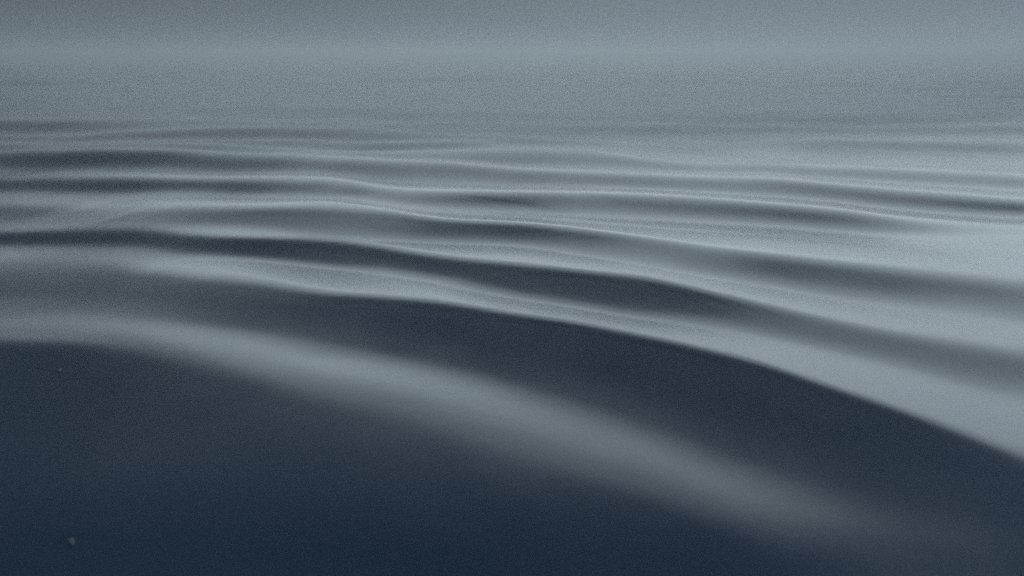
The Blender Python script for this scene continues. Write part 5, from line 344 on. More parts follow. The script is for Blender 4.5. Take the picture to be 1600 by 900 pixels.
[-66,-81,-93,-102,-105,-105,-103,-101,-97,-92,-87,-82,-77,-73,-67,-62,-55,-49,-41,-32,-24,-15,-4,6,18,33,48,64,80,95,110,122,126,118,102,81,61,42,27,14,7,2,0,-1,-2,-2,-1,-1,0,1,4,6,10,15,20,28,36,46,57,68,79,85,75,45,-2,-56,-96,-114,-117,-108,-77,-26,33,84,117,128,109,48,-32,-92,-110,-112,-111,-109,-97,-50,59,194,248,162,44],
[-88,-93,-99,-101,-100,-98,-95,-92,-88,-84,-79,-74,-68,-62,-58,-51,-45,-37,-28,-19,-9,1,12,24,37,51,66,82,96,109,121,127,123,107,86,63,41,24,9,-2,-9,-13,-14,-14,-14,-13,-13,-12,-10,-8,-6,-2,2,7,13,20,29,40,52,65,79,91,98,89,54,-1,-59,-101,-115,-117,-107,-73,-19,38,87,123,133,100,21,-58,-101,-111,-110,-109,-106,-86,-13,119,233,220,125],
[-95,-97,-97,-95,-92,-89,-87,-84,-81,-76,-70,-64,-59,-53,-46,-40,-32,-24,-15,-6,5,16,28,40,54,68,83,97,109,120,126,125,111,90,65,42,22,6,-7,-18,-24,-26,-27,-28,-26,-25,-23,-21,-19,-16,-13,-10,-7,-2,5,11,21,31,44,59,74,90,104,112,101,61,-3,-65,-105,-116,-116,-105,-70,-18,37,90,131,132,75,-14,-83,-107,-111,-109,-108,-99,-60,41,179,245,207],
[-94,-93,-89,-83,-79,-77,-76,-74,-71,-66,-61,-55,-49,-43,-37,-30,-22,-13,-3,8,19,31,43,56,69,83,97,109,119,126,126,115,95,69,43,20,2,-12,-24,-32,-38,-40,-40,-38,-37,-35,-33,-31,-28,-25,-22,-19,-15,-10,-5,3,10,21,34,48,65,82,101,117,126,112,65,-6,-71,-107,-116,-115,-102,-68,-19,38,99,140,121,41,-47,-97,-109,-110,-108,-105,-87,-21,105,226,264],
[-88,-83,-77,-69,-64,-64,-65,-64,-61,-57,-51,-46,-40,-34,-27,-19,-11,-2,8,20,31,44,56,69,82,95,107,117,124,124,116,98,72,45,20,0,-16,-29,-39,-46,-50,-51,-51,-49,-46,-44,-41,-38,-36,-33,-30,-27,-23,-19,-14,-8,0,10,22,37,53,73,93,112,130,138,120,64,-13,-79,-109,-116,-115,-103,-70,-18,49,119,145,95,2,-73,-104,-109,-109,-107,-99,-63,32,170,269],
[-75,-69,-60,-52,-48,-51,-54,-54,-52,-47,-43,-36,-31,-24,-17,-10,-1,9,19,30,42,54,67,80,92,103,113,119,120,113,97,73,47,20,-3,-21,-34,-44,-51,-57,-60,-61,-59,-57,-55,-51,-49,-46,-43,-40,-37,-33,-30,-27,-23,-17,-10,-1,10,23,40,59,80,103,125,143,149,125,59,-23,-87,-112,-116,-115,-103,-68,-5,76,142,136,58,-36,-93,-108,-108,-107,-105,-88,-26,95,216],
[-59,-52,-43,-36,-35,-39,-42,-44,-42,-39,-33,-28,-22,-16,-9,-1,7,16,28,39,51,63,75,87,98,108,113,111,104,90,71,46,18,-5,-24,-39,-49,-56,-63,-67,-68,-68,-67,-64,-61,-58,-55,-52,-48,-45,-43,-40,-37,-34,-30,-26,-20,-12,-3,10,26,44,65,89,113,137,155,159,127,52,-35,-95,-115,-116,-114,-100,-56,24,113,156,111,17,-64,-100,-108,-107,-106,-99,-65,22,129],
[-40,-34,-28,-26,-27,-29,-32,-34,-33,-30,-25,-20,-14,-8,-1,6,14,24,33,45,56,69,80,90,99,102,99,92,79,63,40,16,-8,-29,-44,-55,-63,-67,-71,-75,-76,-74,-72,-70,-66,-63,-59,-56,-53,-51,-47,-45,-43,-40,-37,-34,-29,-23,-14,-3,11,28,49,72,98,124,148,166,165,122,39,-47,-100,-115,-116,-112,-90,-29,67,148,151,74,-22,-85,-105,-108,-106,-103,-88,-35,40],
[-23,-21,-20,-22,-22,-23,-24,-25,-25,-22,-18,-14,-8,-2,4,12,20,28,39,48,59,69,78,84,86,84,76,63,48,30,10,-13,-32,-49,-61,-68,-73,-77,-79,-80,-80,-79,-76,-72,-69,-66,-63,-59,-57,-53,-51,-49,-47,-45,-43,-40,-36,-32,-25,-16,-4,12,31,54,80,107,135,160,176,168,114,24,-59,-104,-115,-115,-107,-70,13,114,168,129,34,-53,-96,-106,-106,-105,-99,-71,-27],
[-13,-14,-16,-18,-20,-18,-18,-18,-18,-15,-12,-7,-3,3,9,15,22,30,37,45,53,59,64,67,65,58,47,32,15,-3,-21,-39,-55,-66,-74,-79,-81,-82,-83,-84,-83,-81,-78,-75,-72,-68,-64,-62,-59,-56,-54,-52,-50,-49,-47,-46,-44,-40,-35,-27,-17,-4,13,34,59,88,116,145,170,183,167,102,11,-65,-104,-114,-113,-97,-39,64,156,168,94,-6,-77,-102,-106,-106,-102,-90,-69],
[-10,-11,-14,-17,-18,-16,-14,-13,-11,-10,-7,-3,1,5,10,14,19,24,29,35,39,42,44,42,37,27,14,-1,-17,-31,-47,-60,-72,-80,-84,-87,-88,-87,-87,-86,-84,-82,-80,-76,-72,-69,-66,-63,-59,-58,-55,-54,-53,-51,-51,-50,-49,-46,-43,-37,-29,-19,-4,15,38,65,95,126,156,178,186,161,91,7,-65,-105,-114,-109,-76,7,117,180,149,54,-39,-92,-105,-105,-105,-100,-91],
[-8,-11,-14,-17,-17,-15,-11,-9,-7,-5,-3,-1,3,5,7,10,13,15,17,19,21,21,18,14,7,-4,-17,-31,-44,-57,-68,-78,-85,-89,-92,-92,-91,-90,-89,-87,-85,-82,-79,-76,-73,-69,-66,-63,-61,-58,-57,-55,-54,-54,-54,-53,-52,-52,-49,-46,-40,-31,-19,-3,18,42,72,104,136,165,184,186,157,90,4,-71,-107,-113,-99,-43,62,164,185,118,13,-66,-99,-105,-104,-103,-99],
[-8,-10,-14,-17,-19,-16,-11,-7,-5,-4,-3,-1,-1,1,1,2,1,1,1,0,-1,-3,-6,-13,-21,-31,-43,-55,-66,-76,-84,-90,-94,-97,-97,-95,-93,-91,-88,-86,-84,-82,-78,-75,-71,-68,-65,-62,-60,-58,-56,-55,-54,-55,-54,-55,-55,-55,-54,-52,-48,-41,-33,-19,-3,20,46,78,112,145,172,188,186,155,83,-12,-85,-110,-109,-80,3,119,193,171,77,-25,-86,-103,-105,-104,-103],
[-9,-12,-16,-19,-19,-16,-11,-7,-5,-4,-4,-5,-5,-6,-7,-9,-11,-13,-15,-17,-20,-24,-29,-36,-45,-54,-64,-74,-82,-89,-95,-99,-100,-100,-98,-97,-94,-91,-88,-85,-83,-79,-76,-73,-70,-67,-64,-61,-59,-57,-56,-55,-55,-54,-56,-56,-57,-57,-57,-56,-55,-51,-43,-34,-19,-1,23,52,86,121,153,176,187,181,143,58,-37,-96,-112,-100,-46,58,166,200,142,34,-56,-96,-104,-104,-104],
[-11,-14,-17,-21,-22,-18,-14,-10,-8,-8,-9,-10,-12,-14,-16,-19,-22,-25,-29,-32,-37,-41,-48,-54,-62,-71,-79,-86,-93,-98,-101,-103,-103,-101,-99,-95,-92,-89,-86,-83,-79,-77,-74,-71,-68,-65,-62,-60,-58,-56,-55,-54,-54,-54,-55,-56,-58,-59,-60,-60,-59,-57,-53,-46,-35,-20,1,27,58,94,128,157,176,182,168,115,22,-64,-103,-109,-83,-3,113,198,192,102,-8,-79,-101,-104,-104],
[-13,-16,-20,-23,-23,-20,-16,-12,-11,-12,-14,-16,-18,-21,-24,-29,-32,-37,-41,-45,-49,-55,-60,-67,-73,-80,-87,-93,-98,-102,-104,-104,-103,-101,-97,-94,-90,-86,-83,-80,-77,-73,-71,-68,-65,-62,-60,-58,-56,-55,-53,-53,-52,-54,-54,-56,-57,-59,-61,-62,-62,-62,-60,-55,-47,-35,-19,4,32,65,100,133,157,170,171,148,79,-16,-87,-108,-100,-51,49,160,211,166,56,-44,-93,-104,-104],
[-16,-19,-22,-24,-24,-22,-19,-16,-15,-17,-19,-22,-25,-28,-32,-35,-41,-45,-49,-54,-58,-63,-69,-74,-81,-87,-92,-97,-101,-103,-104,-103,-101,-98,-95,-91,-87,-84,-79,-76,-73,-71,-67,-65,-62,-59,-58,-55,-53,-52,-51,-51,-51,-51,-53,-54,-57,-59,-61,-63,-64,-64,-64,-61,-57,-49,-36,-18,8,38,72,106,134,152,161,158,121,39,-49,-99,-108,-86,-12,100,194,207,126,9,-71,-99,-103],
[-19,-21,-24,-26,-26,-24,-22,-20,-20,-21,-24,-27,-30,-33,-37,-42,-45,-50,-54,-58,-63,-67,-72,-78,-83,-88,-93,-96,-99,-101,-101,-100,-98,-94,-91,-87,-83,-79,-76,-72,-70,-66,-64,-61,-59,-57,-55,-53,-52,-50,-50,-49,-50,-50,-51,-53,-55,-57,-59,-62,-65,-67,-67,-67,-64,-59,-50,-35,-15,12,43,76,106,128,144,152,140,85,-2,-75,-104,-100,-58,35,146,213,184,74,-34,-88,-103],
[-21,-23,-25,-26,-27,-26,-23,-23,-23,-25,-27,-30,-33,-37,-41,-44,-49,-52,-57,-61,-65,-70,-74,-78,-83,-88,-91,-95,-97,-98,-98,-97,-94,-91,-87,-83,-80,-76,-72,-69,-65,-63,-61,-58,-56,-54,-51,-51,-49,-48,-47,-47,-47,-48,-49,-51,-53,-56,-59,-61,-64,-66,-69,-70,-69,-66,-60,-50,-34,-12,16,48,77,100,121,139,142,116,47,-37,-93,-106,-87,-23,83,184,214,142,22,-65,-97],
[-24,-25,-26,-28,-27,-26,-26,-25,-26,-28,-31,-33,-35,-39,-42,-46,-50,-54,-57,-61,-65,-68,-73,-77,-81,-85,-89,-91,-93,-94,-94,-92,-90,-86,-82,-78,-74,-71,-68,-64,-61,-59,-56,-55,-52,-51,-50,-48,-47,-46,-45,-45,-45,-46,-47,-49,-51,-53,-56,-60,-63,-66,-68,-71,-72,-71,-68,-62,-49,-31,-8,19,48,72,95,118,134,127,84,8,-64,-100,-100,-64,19,129,207,194,88,-24,-83],
[-24,-25,-27,-27,-27,-27,-26,-27,-28,-29,-31,-34,-37,-39,-42,-46,-49,-53,-56,-60,-63,-67,-70,-75,-79,-81,-84,-87,-89,-89,-89,-87,-84,-81,-77,-74,-71,-67,-64,-60,-58,-55,-54,-51,-49,-48,-46,-45,-44,-43,-43,-42,-43,-44,-45,-47,-49,-52,-54,-57,-60,-64,-68,-70,-73,-75,-74,-69,-62,-48,-28,-5,20,43,67,95,118,125,106,50,-25,-82,-102,-88,-33,64,170,214,153,33,-53],
[-26,-26,-26,-27,-27,-26,-27,-27,-28,-31,-32,-34,-36,-39,-43,-45,-49,-52,-55,-58,-61,-65,-68,-71,-74,-78,-81,-82,-83,-85,-83,-81,-79,-75,-72,-68,-65,-63,-59,-56,-53,-52,-49,-48,-47,-44,-43,-42,-41,-41,-41,-41,-41,-41,-43,-44,-46,-48,-52,-55,-59,-62,-66,-70,-73,-75,-77,-76,-70,-61,-46,-26,-5,16,40,70,97,115,112,80,17,-51,-93,-99,-67,6,112,201,200,101,-2],
[-26,-26,-26,-26,-26,-26,-26,-28,-29,-30,-32,-33,-36,-39,-40,-44,-46,-49,-53,-55,-58,-61,-64,-68,-71,-73,-75,-77,-79,-78,-78,-77,-73,-71,-67,-64,-61,-58,-55,-52,-50,-47,-46,-44,-43,-42,-41,-40,-39,-39,-38,-38,-38,-39,-40,-42,-44,-47,-49,-52,-55,-60,-64,-68,-72,-76,-78,-79,-77,-71,-60,-45,-26,-8,14,43,75,98,106,93,51,-13,-70,-97,-89,-39,51,159,214,164,69],
[-25,-26,-26,-25,-25,-25,-26,-27,-28,-29,-31,-33,-35,-36,-40,-42,-45,-48,-50,-53,-56,-58,-61,-63,-66,-69,-71,-73,-73,-74,-73,-71,-68,-65,-62,-60,-57,-53,-51,-48,-46,-44,-42,-41,-40,-39,-38,-37,-37,-36,-36,-36,-36,-37,-38,-39,-41,-43,-46,-49,-53,-56,-60,-65,-69,-74,-77,-80,-80,-77,-70,-58,-44,-28,-9,19,51,79,96,95,73,24,-38,-82,-94,-70,-3,101,197,208,147],
[-25,-24,-24,-24,-24,-24,-25,-26,-28,-29,-30,-31,-33,-35,-37,-40,-42,-45,-47,-50,-52,-54,-57,-60,-62,-65,-66,-67,-68,-68,-67,-65,-63,-60,-58,-54,-52,-50,-46,-44,-42,-41,-40,-38,-37,-36,-36,-35,-34,-34,-33,-33,-34,-35,-36,-37,-39,-41,-44,-47,-49,-54,-58,-62,-67,-71,-76,-79,-81,-81,-77,-70,-59,-46,-29,-4,26,57,79,88,79,49,-2,-57,-88,-85,-43,42,151,218,214],
[-24,-24,-23,-22,-22,-23,-24,-25,-26,-27,-28,-30,-31,-34,-35,-38,-40,-42,-45,-47,-49,-52,-54,-56,-59,-60,-62,-63,-63,-63,-62,-61,-59,-56,-52,-50,-47,-45,-43,-41,-38,-37,-36,-36,-34,-34,-33,-32,-32,-31,-32,-32,-32,-32,-33,-35,-36,-38,-40,-43,-47,-50,-54,-58,-63,-68,-74,-78,-82,-83,-82,-76,-69,-60,-46,-24,5,35,61,76,76,62,27,-25,-70,-88,-70,-8,94,195,244],
[-22,-22,-21,-21,-21,-21,-22,-23,-24,-26,-27,-28,-30,-31,-34,-35,-38,-40,-42,-43,-45,-47,-50,-52,-53,-55,-57,-58,-59,-58,-58,-55,-53,-50,-49,-46,-44,-42,-40,-37,-36,-34,-33,-32,-32,-31,-30,-31,-30,-30,-29,-29,-30,-30,-31,-32,-34,-36,-38,-40,-43,-47,-51,-55,-60,-65,-70,-75,-79,-82,-83,-82,-77,-69,-58,-40,-15,14,42,61,69,63,43,6,-44,-79,-81,-45,36,146,229],
[-21,-20,-19,-19,-19,-20,-21,-22,-24,-24,-25,-27,-28,-30,-31,-34,-36,-37,-39,-41,-43,-45,-46,-48,-50,-52,-52,-53,-53,-54,-52,-51,-48,-47,-44,-42,-40,-38,-35,-34,-32,-32,-30,-29,-29,-28,-28,-27,-28,-27,-28,-28,-27,-29,-29,-30,-31,-33,-35,-38,-41,-44,-47,-52,-57,-62,-67,-72,-77,-81,-84,-83,-81,-76,-68,-53,-32,-5,21,44,57,59,49,25,-15,-59,-81,-68,-13,85,179],
[-20,-19,-19,-18,-18,-19,-19,-21,-21,-22,-24,-24,-26,-27,-30,-31,-33,-35,-36,-38,-40,-41,-43,-44,-47,-47,-49,-49,-49,-48,-48,-46,-45,-42,-39,-38,-35,-34,-33,-30,-29,-28,-28,-27,-26,-26,-26,-26,-25,-26,-25,-25,-26,-26,-27,-28,-30,-31,-33,-35,-38,-40,-44,-48,-52,-57,-63,-69,-74,-79,-81,-84,-83,-80,-74,-63,-45,-23,3,26,42,49,47,35,8,-34,-70,-78,-47,28,112],
[-18,-17,-16,-16,-16,-16,-18,-19,-20,-21,-22,-23,-24,-26,-27,-29,-30,-32,-34,-36,-36,-38,-39,-41,-42,-43,-44,-45,-45,-45,-43,-42,-39,-38,-36,-34,-33,-31,-29,-28,-27,-25,-25,-25,-24,-24,-24,-24,-24,-24,-24,-24,-24,-24,-25,-26,-27,-29,-30,-32,-34,-38,-41,-45,-49,-54,-58,-64,-70,-75,-80,-82,-83,-82,-77,-70,-57,-37,-14,9,28,38,41,35,20,-9,-50,-76,-67,-19,45],
[-16,-16,-15,-14,-14,-16,-17,-18,-19,-20,-20,-22,-23,-24,-25,-27,-29,-30,-31,-32,-34,-35,-37,-38,-38,-40,-40,-40,-40,-39,-39,-37,-36,-33,-32,-30,-29,-27,-26,-24,-23,-23,-22,-22,-22,-22,-21,-21,-22,-21,-21,-22,-22,-23,-24,-24,-25,-26,-28,-30,-32,-34,-38,-41,-45,-49,-55,-60,-65,-71,-76,-79,-81,-81,-79,-74,-64,-49,-29,-7,12,26,32,31,23,6,-27,-63,-75,-52,-11],
[-14,-14,-13,-13,-13,-14,-15,-16,-17,-18,-19,-20,-21,-22,-24,-25,-26,-28,-29,-30,-31,-32,-33,-34,-35,-36,-36,-36,-37,-36,-35,-34,-32,-31,-29,-27,-26,-25,-23,-22,-21,-21,-20,-20,-20,-20,-20,-20,-19,-20,-20,-20,-21,-21,-21,-22,-23,-25,-26,-28,-30,-32,-34,-38,-42,-46,-51,-56,-62,-66,-72,-77,-79,-80,-79,-76,-69,-57,-40,-22,-3,12,21,24,22,13,-9,-45,-72,-69,-48],
[-13,-12,-12,-11,-12,-13,-14,-15,-16,-17,-18,-18,-19,-21,-22,-23,-24,-25,-27,-27,-28,-29,-30,-31,-32,-32,-33,-33,-32,-32,-31,-30,-28,-26,-25,-24,-22,-21,-21,-20,-19,-18,-18,-18,-18,-17,-18,-18,-18,-18,-19,-19,-19,-19,-20,-21,-21,-22,-24,-25,-27,-29,-32,-34,-38,-42,-46,-51,-56,-63,-67,-72,-76,-77,-77,-76,-71,-63,-50,-33,-17,-2,10,17,18,13,1,-26,-60,-75,-70],
[-12,-11,-11,-11,-11,-11,-12,-13,-14,-15,-16,-17,-18,-19,-20,-21,-22,-23,-24,-25,-26,-27,-27,-28,-29,-29,-29,-29,-29,-29,-27,-26,-25,-24,-22,-21,-20,-19,-17,-16,-16,-16,-16,-15,-15,-16,-16,-16,-17,-17,-16,-16,-17,-17,-17,-18,-20,-20,-21,-23,-25,-27,-29,-32,-35,-39,-43,-48,-53,-58,-63,-68,-71,-73,-74,-74,-72,-66,-56,-43,-28,-13,-2,6,11,11,5,-11,-43,-70,-78],
[-10,-10,-9,-9,-9,-10,-12,-13,-14,-14,-14,-16,-17,-17,-18,-19,-21,-21,-21,-23,-23,-23,-24,-25,-25,-26,-26,-26,-25,-24,-24,-22,-21,-20,-19,-18,-17,-16,-16,-15,-14,-13,-14,-14,-14,-14,-14,-15,-14,-15,-15,-16,-15,-16,-17,-17,-17,-19,-20,-21,-22,-24,-27,-29,-32,-35,-39,-43,-48,-53,-59,-63,-67,-70,-71,-72,-72,-68,-61,-50,-37,-25,-12,-3,3,5,4,-5,-26,-57,-77],
[-9,-8,-8,-8,-8,-9,-10,-11,-12,-13,-14,-14,-14,-16,-16,-17,-18,-19,-20,-20,-21,-21,-22,-22,-22,-22,-22,-22,-22,-22,-21,-20,-19,-17,-16,-15,-14,-14,-12,-12,-12,-12,-11,-12,-12,-12,-12,-12,-13,-13,-14,-13,-14,-15,-15,-16,-16,-17,-18,-19,-20,-22,-24,-26,-28,-32,-36,-40,-44,-49,-54,-59,-63,-65,-67,-68,-69,-68,-63,-55,-44,-32,-22,-12,-5,0,2,-2,-15,-42,-68],
[-8,-8,-7,-6,-8,-9,-9,-10,-10,-11,-12,-12,-14,-14,-15,-16,-16,-17,-17,-18,-18,-19,-19,-19,-20,-20,-20,-19,-19,-18,-17,-16,-15,-14,-13,-12,-12,-11,-11,-10,-9,-10,-10,-10,-10,-10,-11,-11,-12,-11,-12,-13,-13,-12,-13,-13,-15,-15,-16,-17,-19,-20,-21,-24,-27,-29,-32,-36,-41,-45,-50,-54,-58,-60,-62,-65,-67,-67,-64,-58,-50,-40,-30,-20,-12,-6,-3,-2,-9,-27,-51],
[-6,-6,-5,-6,-6,-7,-8,-9,-10,-10,-11,-12,-12,-12,-13,-14,-14,-15,-16,-15,-16,-16,-16,-17,-17,-17,-17,-17,-15,-15,-14,-13,-12,-11,-11,-10,-9,-9,-8,-8,-8,-7,-8,-8,-8,-9,-9,-10,-9,-10,-10,-10,-10,-12,-12,-13,-13,-13,-14,-15,-16,-18,-20,-21,-23,-26,-29,-33,-36,-41,-45,-50,-53,-56,-58,-61,-63,-64,-62,-59,-52,-45,-36,-28,-20,-13,-8,-5,-6,-16,-32],
[-5,-5,-5,-5,-5,-6,-7,-7,-9,-9,-9,-10,-10,-11,-12,-12,-13,-13,-13,-14,-14,-14,-14,-14,-14,-14,-13,-13,-13,-12,-11,-11,-10,-9,-8,-7,-7,-6,-6,-6,-6,-6,-5,-6,-7,-7,-7,-7,-8,-9,-9,-9,-10,-10,-10,-10,-11,-12,-13,-14,-15,-16,-17,-19,-21,-24,-26,-29,-33,-37,-41,-45,-49,-51,-54,-57,-60,-61,-61,-58,-54,-47,-40,-32,-26,-19,-13,-9,-8,-11,-17],
[-5,-4,-4,-4,-4,-5,-6,-7,-7,-8,-9,-9,-9,-10,-10,-10,-11,-11,-11,-11,-11,-12,-12,-11,-12,-11,-11,-10,-10,-9,-9,-7,-6,-6,-5,-5,-5,-5,-4,-3,-3,-4,-5,-4,-5,-5,-6,-7,-7,-7,-7,-8,-8,-8,-9,-10,-10,-11,-11,-12,-13,-14,-15,-17,-19,-21,-24,-26,-30,-33,-37,-41,-44,-47,-49,-52,-55,-58,-59,-57,-54,-49,-43,-37,-30,-25,-19,-13,-9,-10,-13],
[-3,-4,-4,-3,-4,-4,-5,-6,-6,-7,-7,-7,-8,-8,-8,-9,-9,-9,-10,-10,-10,-9,-9,-10,-9,-9,-9,-8,-7,-7,-5,-5,-5,-4,-3,-3,-2,-2,-2,-2,-2,-2,-2,-3,-3,-4,-4,-4,-5,-5,-6,-6,-7,-7,-7,-8,-8,-9,-10,-11,-11,-13,-14,-15,-17,-18,-21,-24,-26,-30,-34,-37,-41,-43,-45,-48,-52,-54,-55,-55,-53,-49,-45,-40,-34,-28,-23,-17,-13,-11,-11],
[-3,-2,-2,-3,-3,-4,-4,-5,-6,-6,-6,-6,-7,-7,-7,-7,-7,-8,-7,-7,-7,-8,-8,-7,-7,-7,-6,-6,-5,-3,-4,-3,-1,-1,-1,0,0,0,0,0,0,0,0,-1,-1,-2,-3,-3,-4,-4,-4,-5,-5,-6,-6,-6,-7,-7,-8,-8,-10,-10,-12,-14,-14,-17,-18,-20,-24,-26,-29,-33,-36,-38,-41,-44,-47,-50,-52,-53,-51,-49,-45,-40,-36,-32,-26,-21,-16,-12,-11],
[-2,-2,-2,-2,-2,-3,-4,-4,-4,-5,-5,-5,-5,-5,-6,-6,-6,-6,-6,-6,-6,-5,-5,-5,-5,-4,-3,-3,-2,-2,0,1,1,2,2,1,2,2,2,2,2,2,1,1,0,0,0,-1,-1,-3,-3,-3,-4,-4,-5,-5,-6,-7,-7,-8,-9,-10,-10,-11,-13,-14,-16,-19,-21,-24,-27,-30,-33,-35,-37,-40,-44,-46,-49,-49,-49,-47,-44,-41,-37,-33,-29,-24,-19,-15,-13],
[-2,-1,-1,-1,-2,-2,-2,-3,-4,-3,-4,-4,-4,-4,-4,-4,-4,-4,-4,-4,-3,-4,-3,-3,-2,-2,-2,0,0,1,1,2,2,2,3,4,3,4,3,4,3,3,3,2,2,1,0,0,-1,-1,-2,-2,-2,-3,-3,-4,-4,-5,-6,-6,-7,-7,-9,-10,-11,-12,-14,-16,-18,-21,-24,-27,-29,-31,-33,-36,-39,-43,-45,-46,-46,-45,-43,-40,-38,-34,-31,-27,-22,-18,-15],
[0,-1,-1,-1,-1,-1,-2,-3,-2,-3,-2,-3,-3,-3,-2,-2,-2,-2,-2,-2,-2,-1,-1,-1,0,0,1,1,2,2,3,2,3,3,3,3,3,3,4,3,4,4,3,4,3,3,3,2,1,1,0,-1,-1,-1,-2,-2,-3,-3,-4,-5,-5,-7,-7,-8,-9,-11,-12,-14,-16,-18,-21,-23,-26,-28,-30,-33,-36,-39,-41,-43,-43,-42,-40,-39,-37,-35,-32,-29,-25,-21,-17],
[0,0,0,0,0,-1,-1,-1,-2,-2,-2,-2,-1,-1,-1,-1,-1,0,0,0,0,0,0,1,1,2,2,2,2,3,2,3,3,4,4,4,4,4,4,5,4,4,4,3,4,3,3,2,3,2,2,2,1,0,0,-1,-2,-2,-2,-4,-4,-5,-6,-7,-8,-9,-10,-11,-13,-16,-18,-21,-23,-25,-27,-29,-32,-35,-37,-39,-40,-40,-39,-37,-35,-34,-32,-30,-27,-23,-20],
[0,0,1,1,0,0,-1,-1,-1,-1,-1,0,0,0,0,1,1,1,1,2,2,2,2,2,2,2,2,3,3,2,3,3,3,4,3,4,4,4,4,4,4,4,4,4,3,3,3,3,2,3,2,2,2,2,0,0,0,-1,-2,-2,-3,-3,-4,-5,-6,-7,-9,-10,-12,-13,-15,-18,-20,-21,-23,-26,-29,-31,-34,-36,-36,-36,-36,-35,-34,-32,-32,-30,-28,-25,-23],
[1,1,1,0,1,0,0,0,0,1,1,1,1,1,2,2,2,2,2,2,2,2,2,2,2,2,3,2,3,3,4,4,4,3,5,4,5,5,5,4,5,4,4,4,3,4,3,3,3,2,3,2,2,2,3,2,1,0,0,-1,-2,-3,-3,-4,-5,-6,-7,-9,-10,-12,-14,-15,-17,-19,-21,-23,-25,-29,-31,-32,-34,-34,-33,-33,-31,-31,-30,-30,-28,-26,-24],
[1,1,1,2,1,1,1,1,1,1,1,1,2,3,2,2,3,3,3,2,2,3,3,3,3,3,3,4,3,4,3,4,4,5,4,4,4,4,4,4,4,4,4,3,4,3,2,2,3,2,2,2,2,2,2,2,2,2,1,1,0,-1,-2,-2,-3,-4,-5,-6,-8,-9,-11,-13,-15,-17,-18,-20,-23,-25,-28,-30,-31,-31,-31,-30,-30,-29,-29,-28,-28,-27,-26],
[1,2,1,1,1,2,2,2,2,2,3,3,3,3,3,3,2,2,2,3,3,2,2,3,3,3,3,3,3,4,4,4,4,4,4,5,4,4,4,5,4,4,4,4,3,3,3,3,2,3,2,3,3,3,2,3,3,3,2,2,1,1,-1,-2,-3,-3,-4,-5,-6,-8,-9,-11,-12,-14,-15,-17,-20,-22,-25,-26,-27,-28,-28,-28,-27,-27,-27,-28,-28,-28,-27],
[2,2,2,2,2,2,2,2,2,3,3,3,3,2,3,3,3,3,3,2,2,3,3,3,3,3,3,3,4,3,4,4,5,4,5,4,5,5,5,4,4,4,4,4,4,3,3,3,3,2,3,2,2,2,3,2,3,2,3,2,2,1,1,0,0,-2,-3,-4,-5,-6,-8,-9,-11,-11,-13,-16,-17,-20,-21,-24,-25,-25,-25,-25,-25,-25,-25,-25,-26,-27,-26],
[2,2,3,3,3,2,2,3,3,3,3,3,2,3,3,2,3,2,3,3,3,3,3,3,3,4,4,4,4,4,4,4,4,5,4,5,4,4,4,4,5,4,4,3,3,3,3,3,2,3,2,2,2,2,2,3,2,3,3,3,3,3,2,1,0,0,-1,-2,-3,-5,-6,-8,-9,-10,-11,-12,-15,-17,-20,-21,-22,-23,-23,-23,-23,-23,-23,-24,-25,-25,-27],
[2,2,2,3,3,3,4,3,3,3,2,3,3,3,2,3,2,3,2,3,3,3,3,3,3,3,3,4,4,4,4,4,4,4,4,4,5,5,4,5,4,4,3,4,3,3,3,2,3,2,2,3,3,3,3,2,3,3,3,3,3,3,3,3,1,0,0,-1,-2,-3,-4,-5,-7,-8,-10,-11,-13,-15,-17,-19,-20,-21,-21,-20,-21,-21,-21,-22,-24,-25,-25],
[3,3,3,3,3,4,3,3,3,3,3,3,3,3,3,3,3,3,3,3,3,3,3,3,4,4,4,4,4,5,5,5,5,5,5,4,4,4,5,4,4,4,4,3,4,3,3,3,2,2,3,2,2,2,2,3,2,3,3,3,3,3,3,3,3,2,1,0,-1,-2,-3,-4,-5,-7,-7,-9,-11,-13,-14,-16,-17,-18,-18,-19,-18,-18,-19,-21,-21,-23,-25],
[3,3,3,3,3,3,3,3,3,2,3,2,3,3,3,3,3,3,3,3,3,3,4,3,3,3,4,3,4,4,4,4,4,4,4,5,4,4,4,4,4,4,4,4,3,3,3,2,3,3,2,2,2,2,3,2,3,2,2,3,3,3,3,3,3,3,2,1,0,0,-2,-3,-4,-4,-6,-8,-9,-11,-13,-14,-15,-15,-16,-16,-16,-17,-18,-18,-20,-22,-22],
[3,3,3,3,3,3,3,3,3,3,3,3,3,2,3,2,3,3,3,3,3,3,3,4,4,4,3,4,4,4,4,4,5,4,5,4,5,5,4,4,4,4,3,3,3,3,2,3,2,2,2,2,2,3,2,3,3,3,3,3,3,3,3,3,4,4,3,3,2,0,0,-1,-2,-4,-4,-5,-7,-9,-10,-12,-13,-14,-15,-14,-15,-15,-15,-16,-18,-20,-22],
[3,3,3,3,3,3,3,3,3,3,3,3,2,3,2,3,2,2,3,2,3,3,3,3,3,3,4,4,4,4,4,5,4,5,4,5,4,4,4,4,4,4,4,3,3,3,3,2,2,2,2,2,2,2,2,2,2,3,3,3,3,3,4,4,3,3,4,3,3,2,1,0,-1,-2,-3,-4,-6,-7,-9,-10,-12,-12,-12,-13,-13,-13,-14,-15,-16,-18,-19],
[3,3,3,3,4,3,3,3,3,3,3,3,3,3,3,3,3,3,2,3,3,3,3,3,4,4,4,4,4,4,5,4,4,4,4,4,4,4,4,4,3,3,3,4,3,3,3,3,2,2,2,2,3,2,2,2,3,2,3,3,3,3,3,3,4,4,3,4,3,3,2,1,0,0,-2,-3,-4,-5,-7,-8,-9,-10,-11,-11,-11,-11,-12,-13,-15,-16,-18],
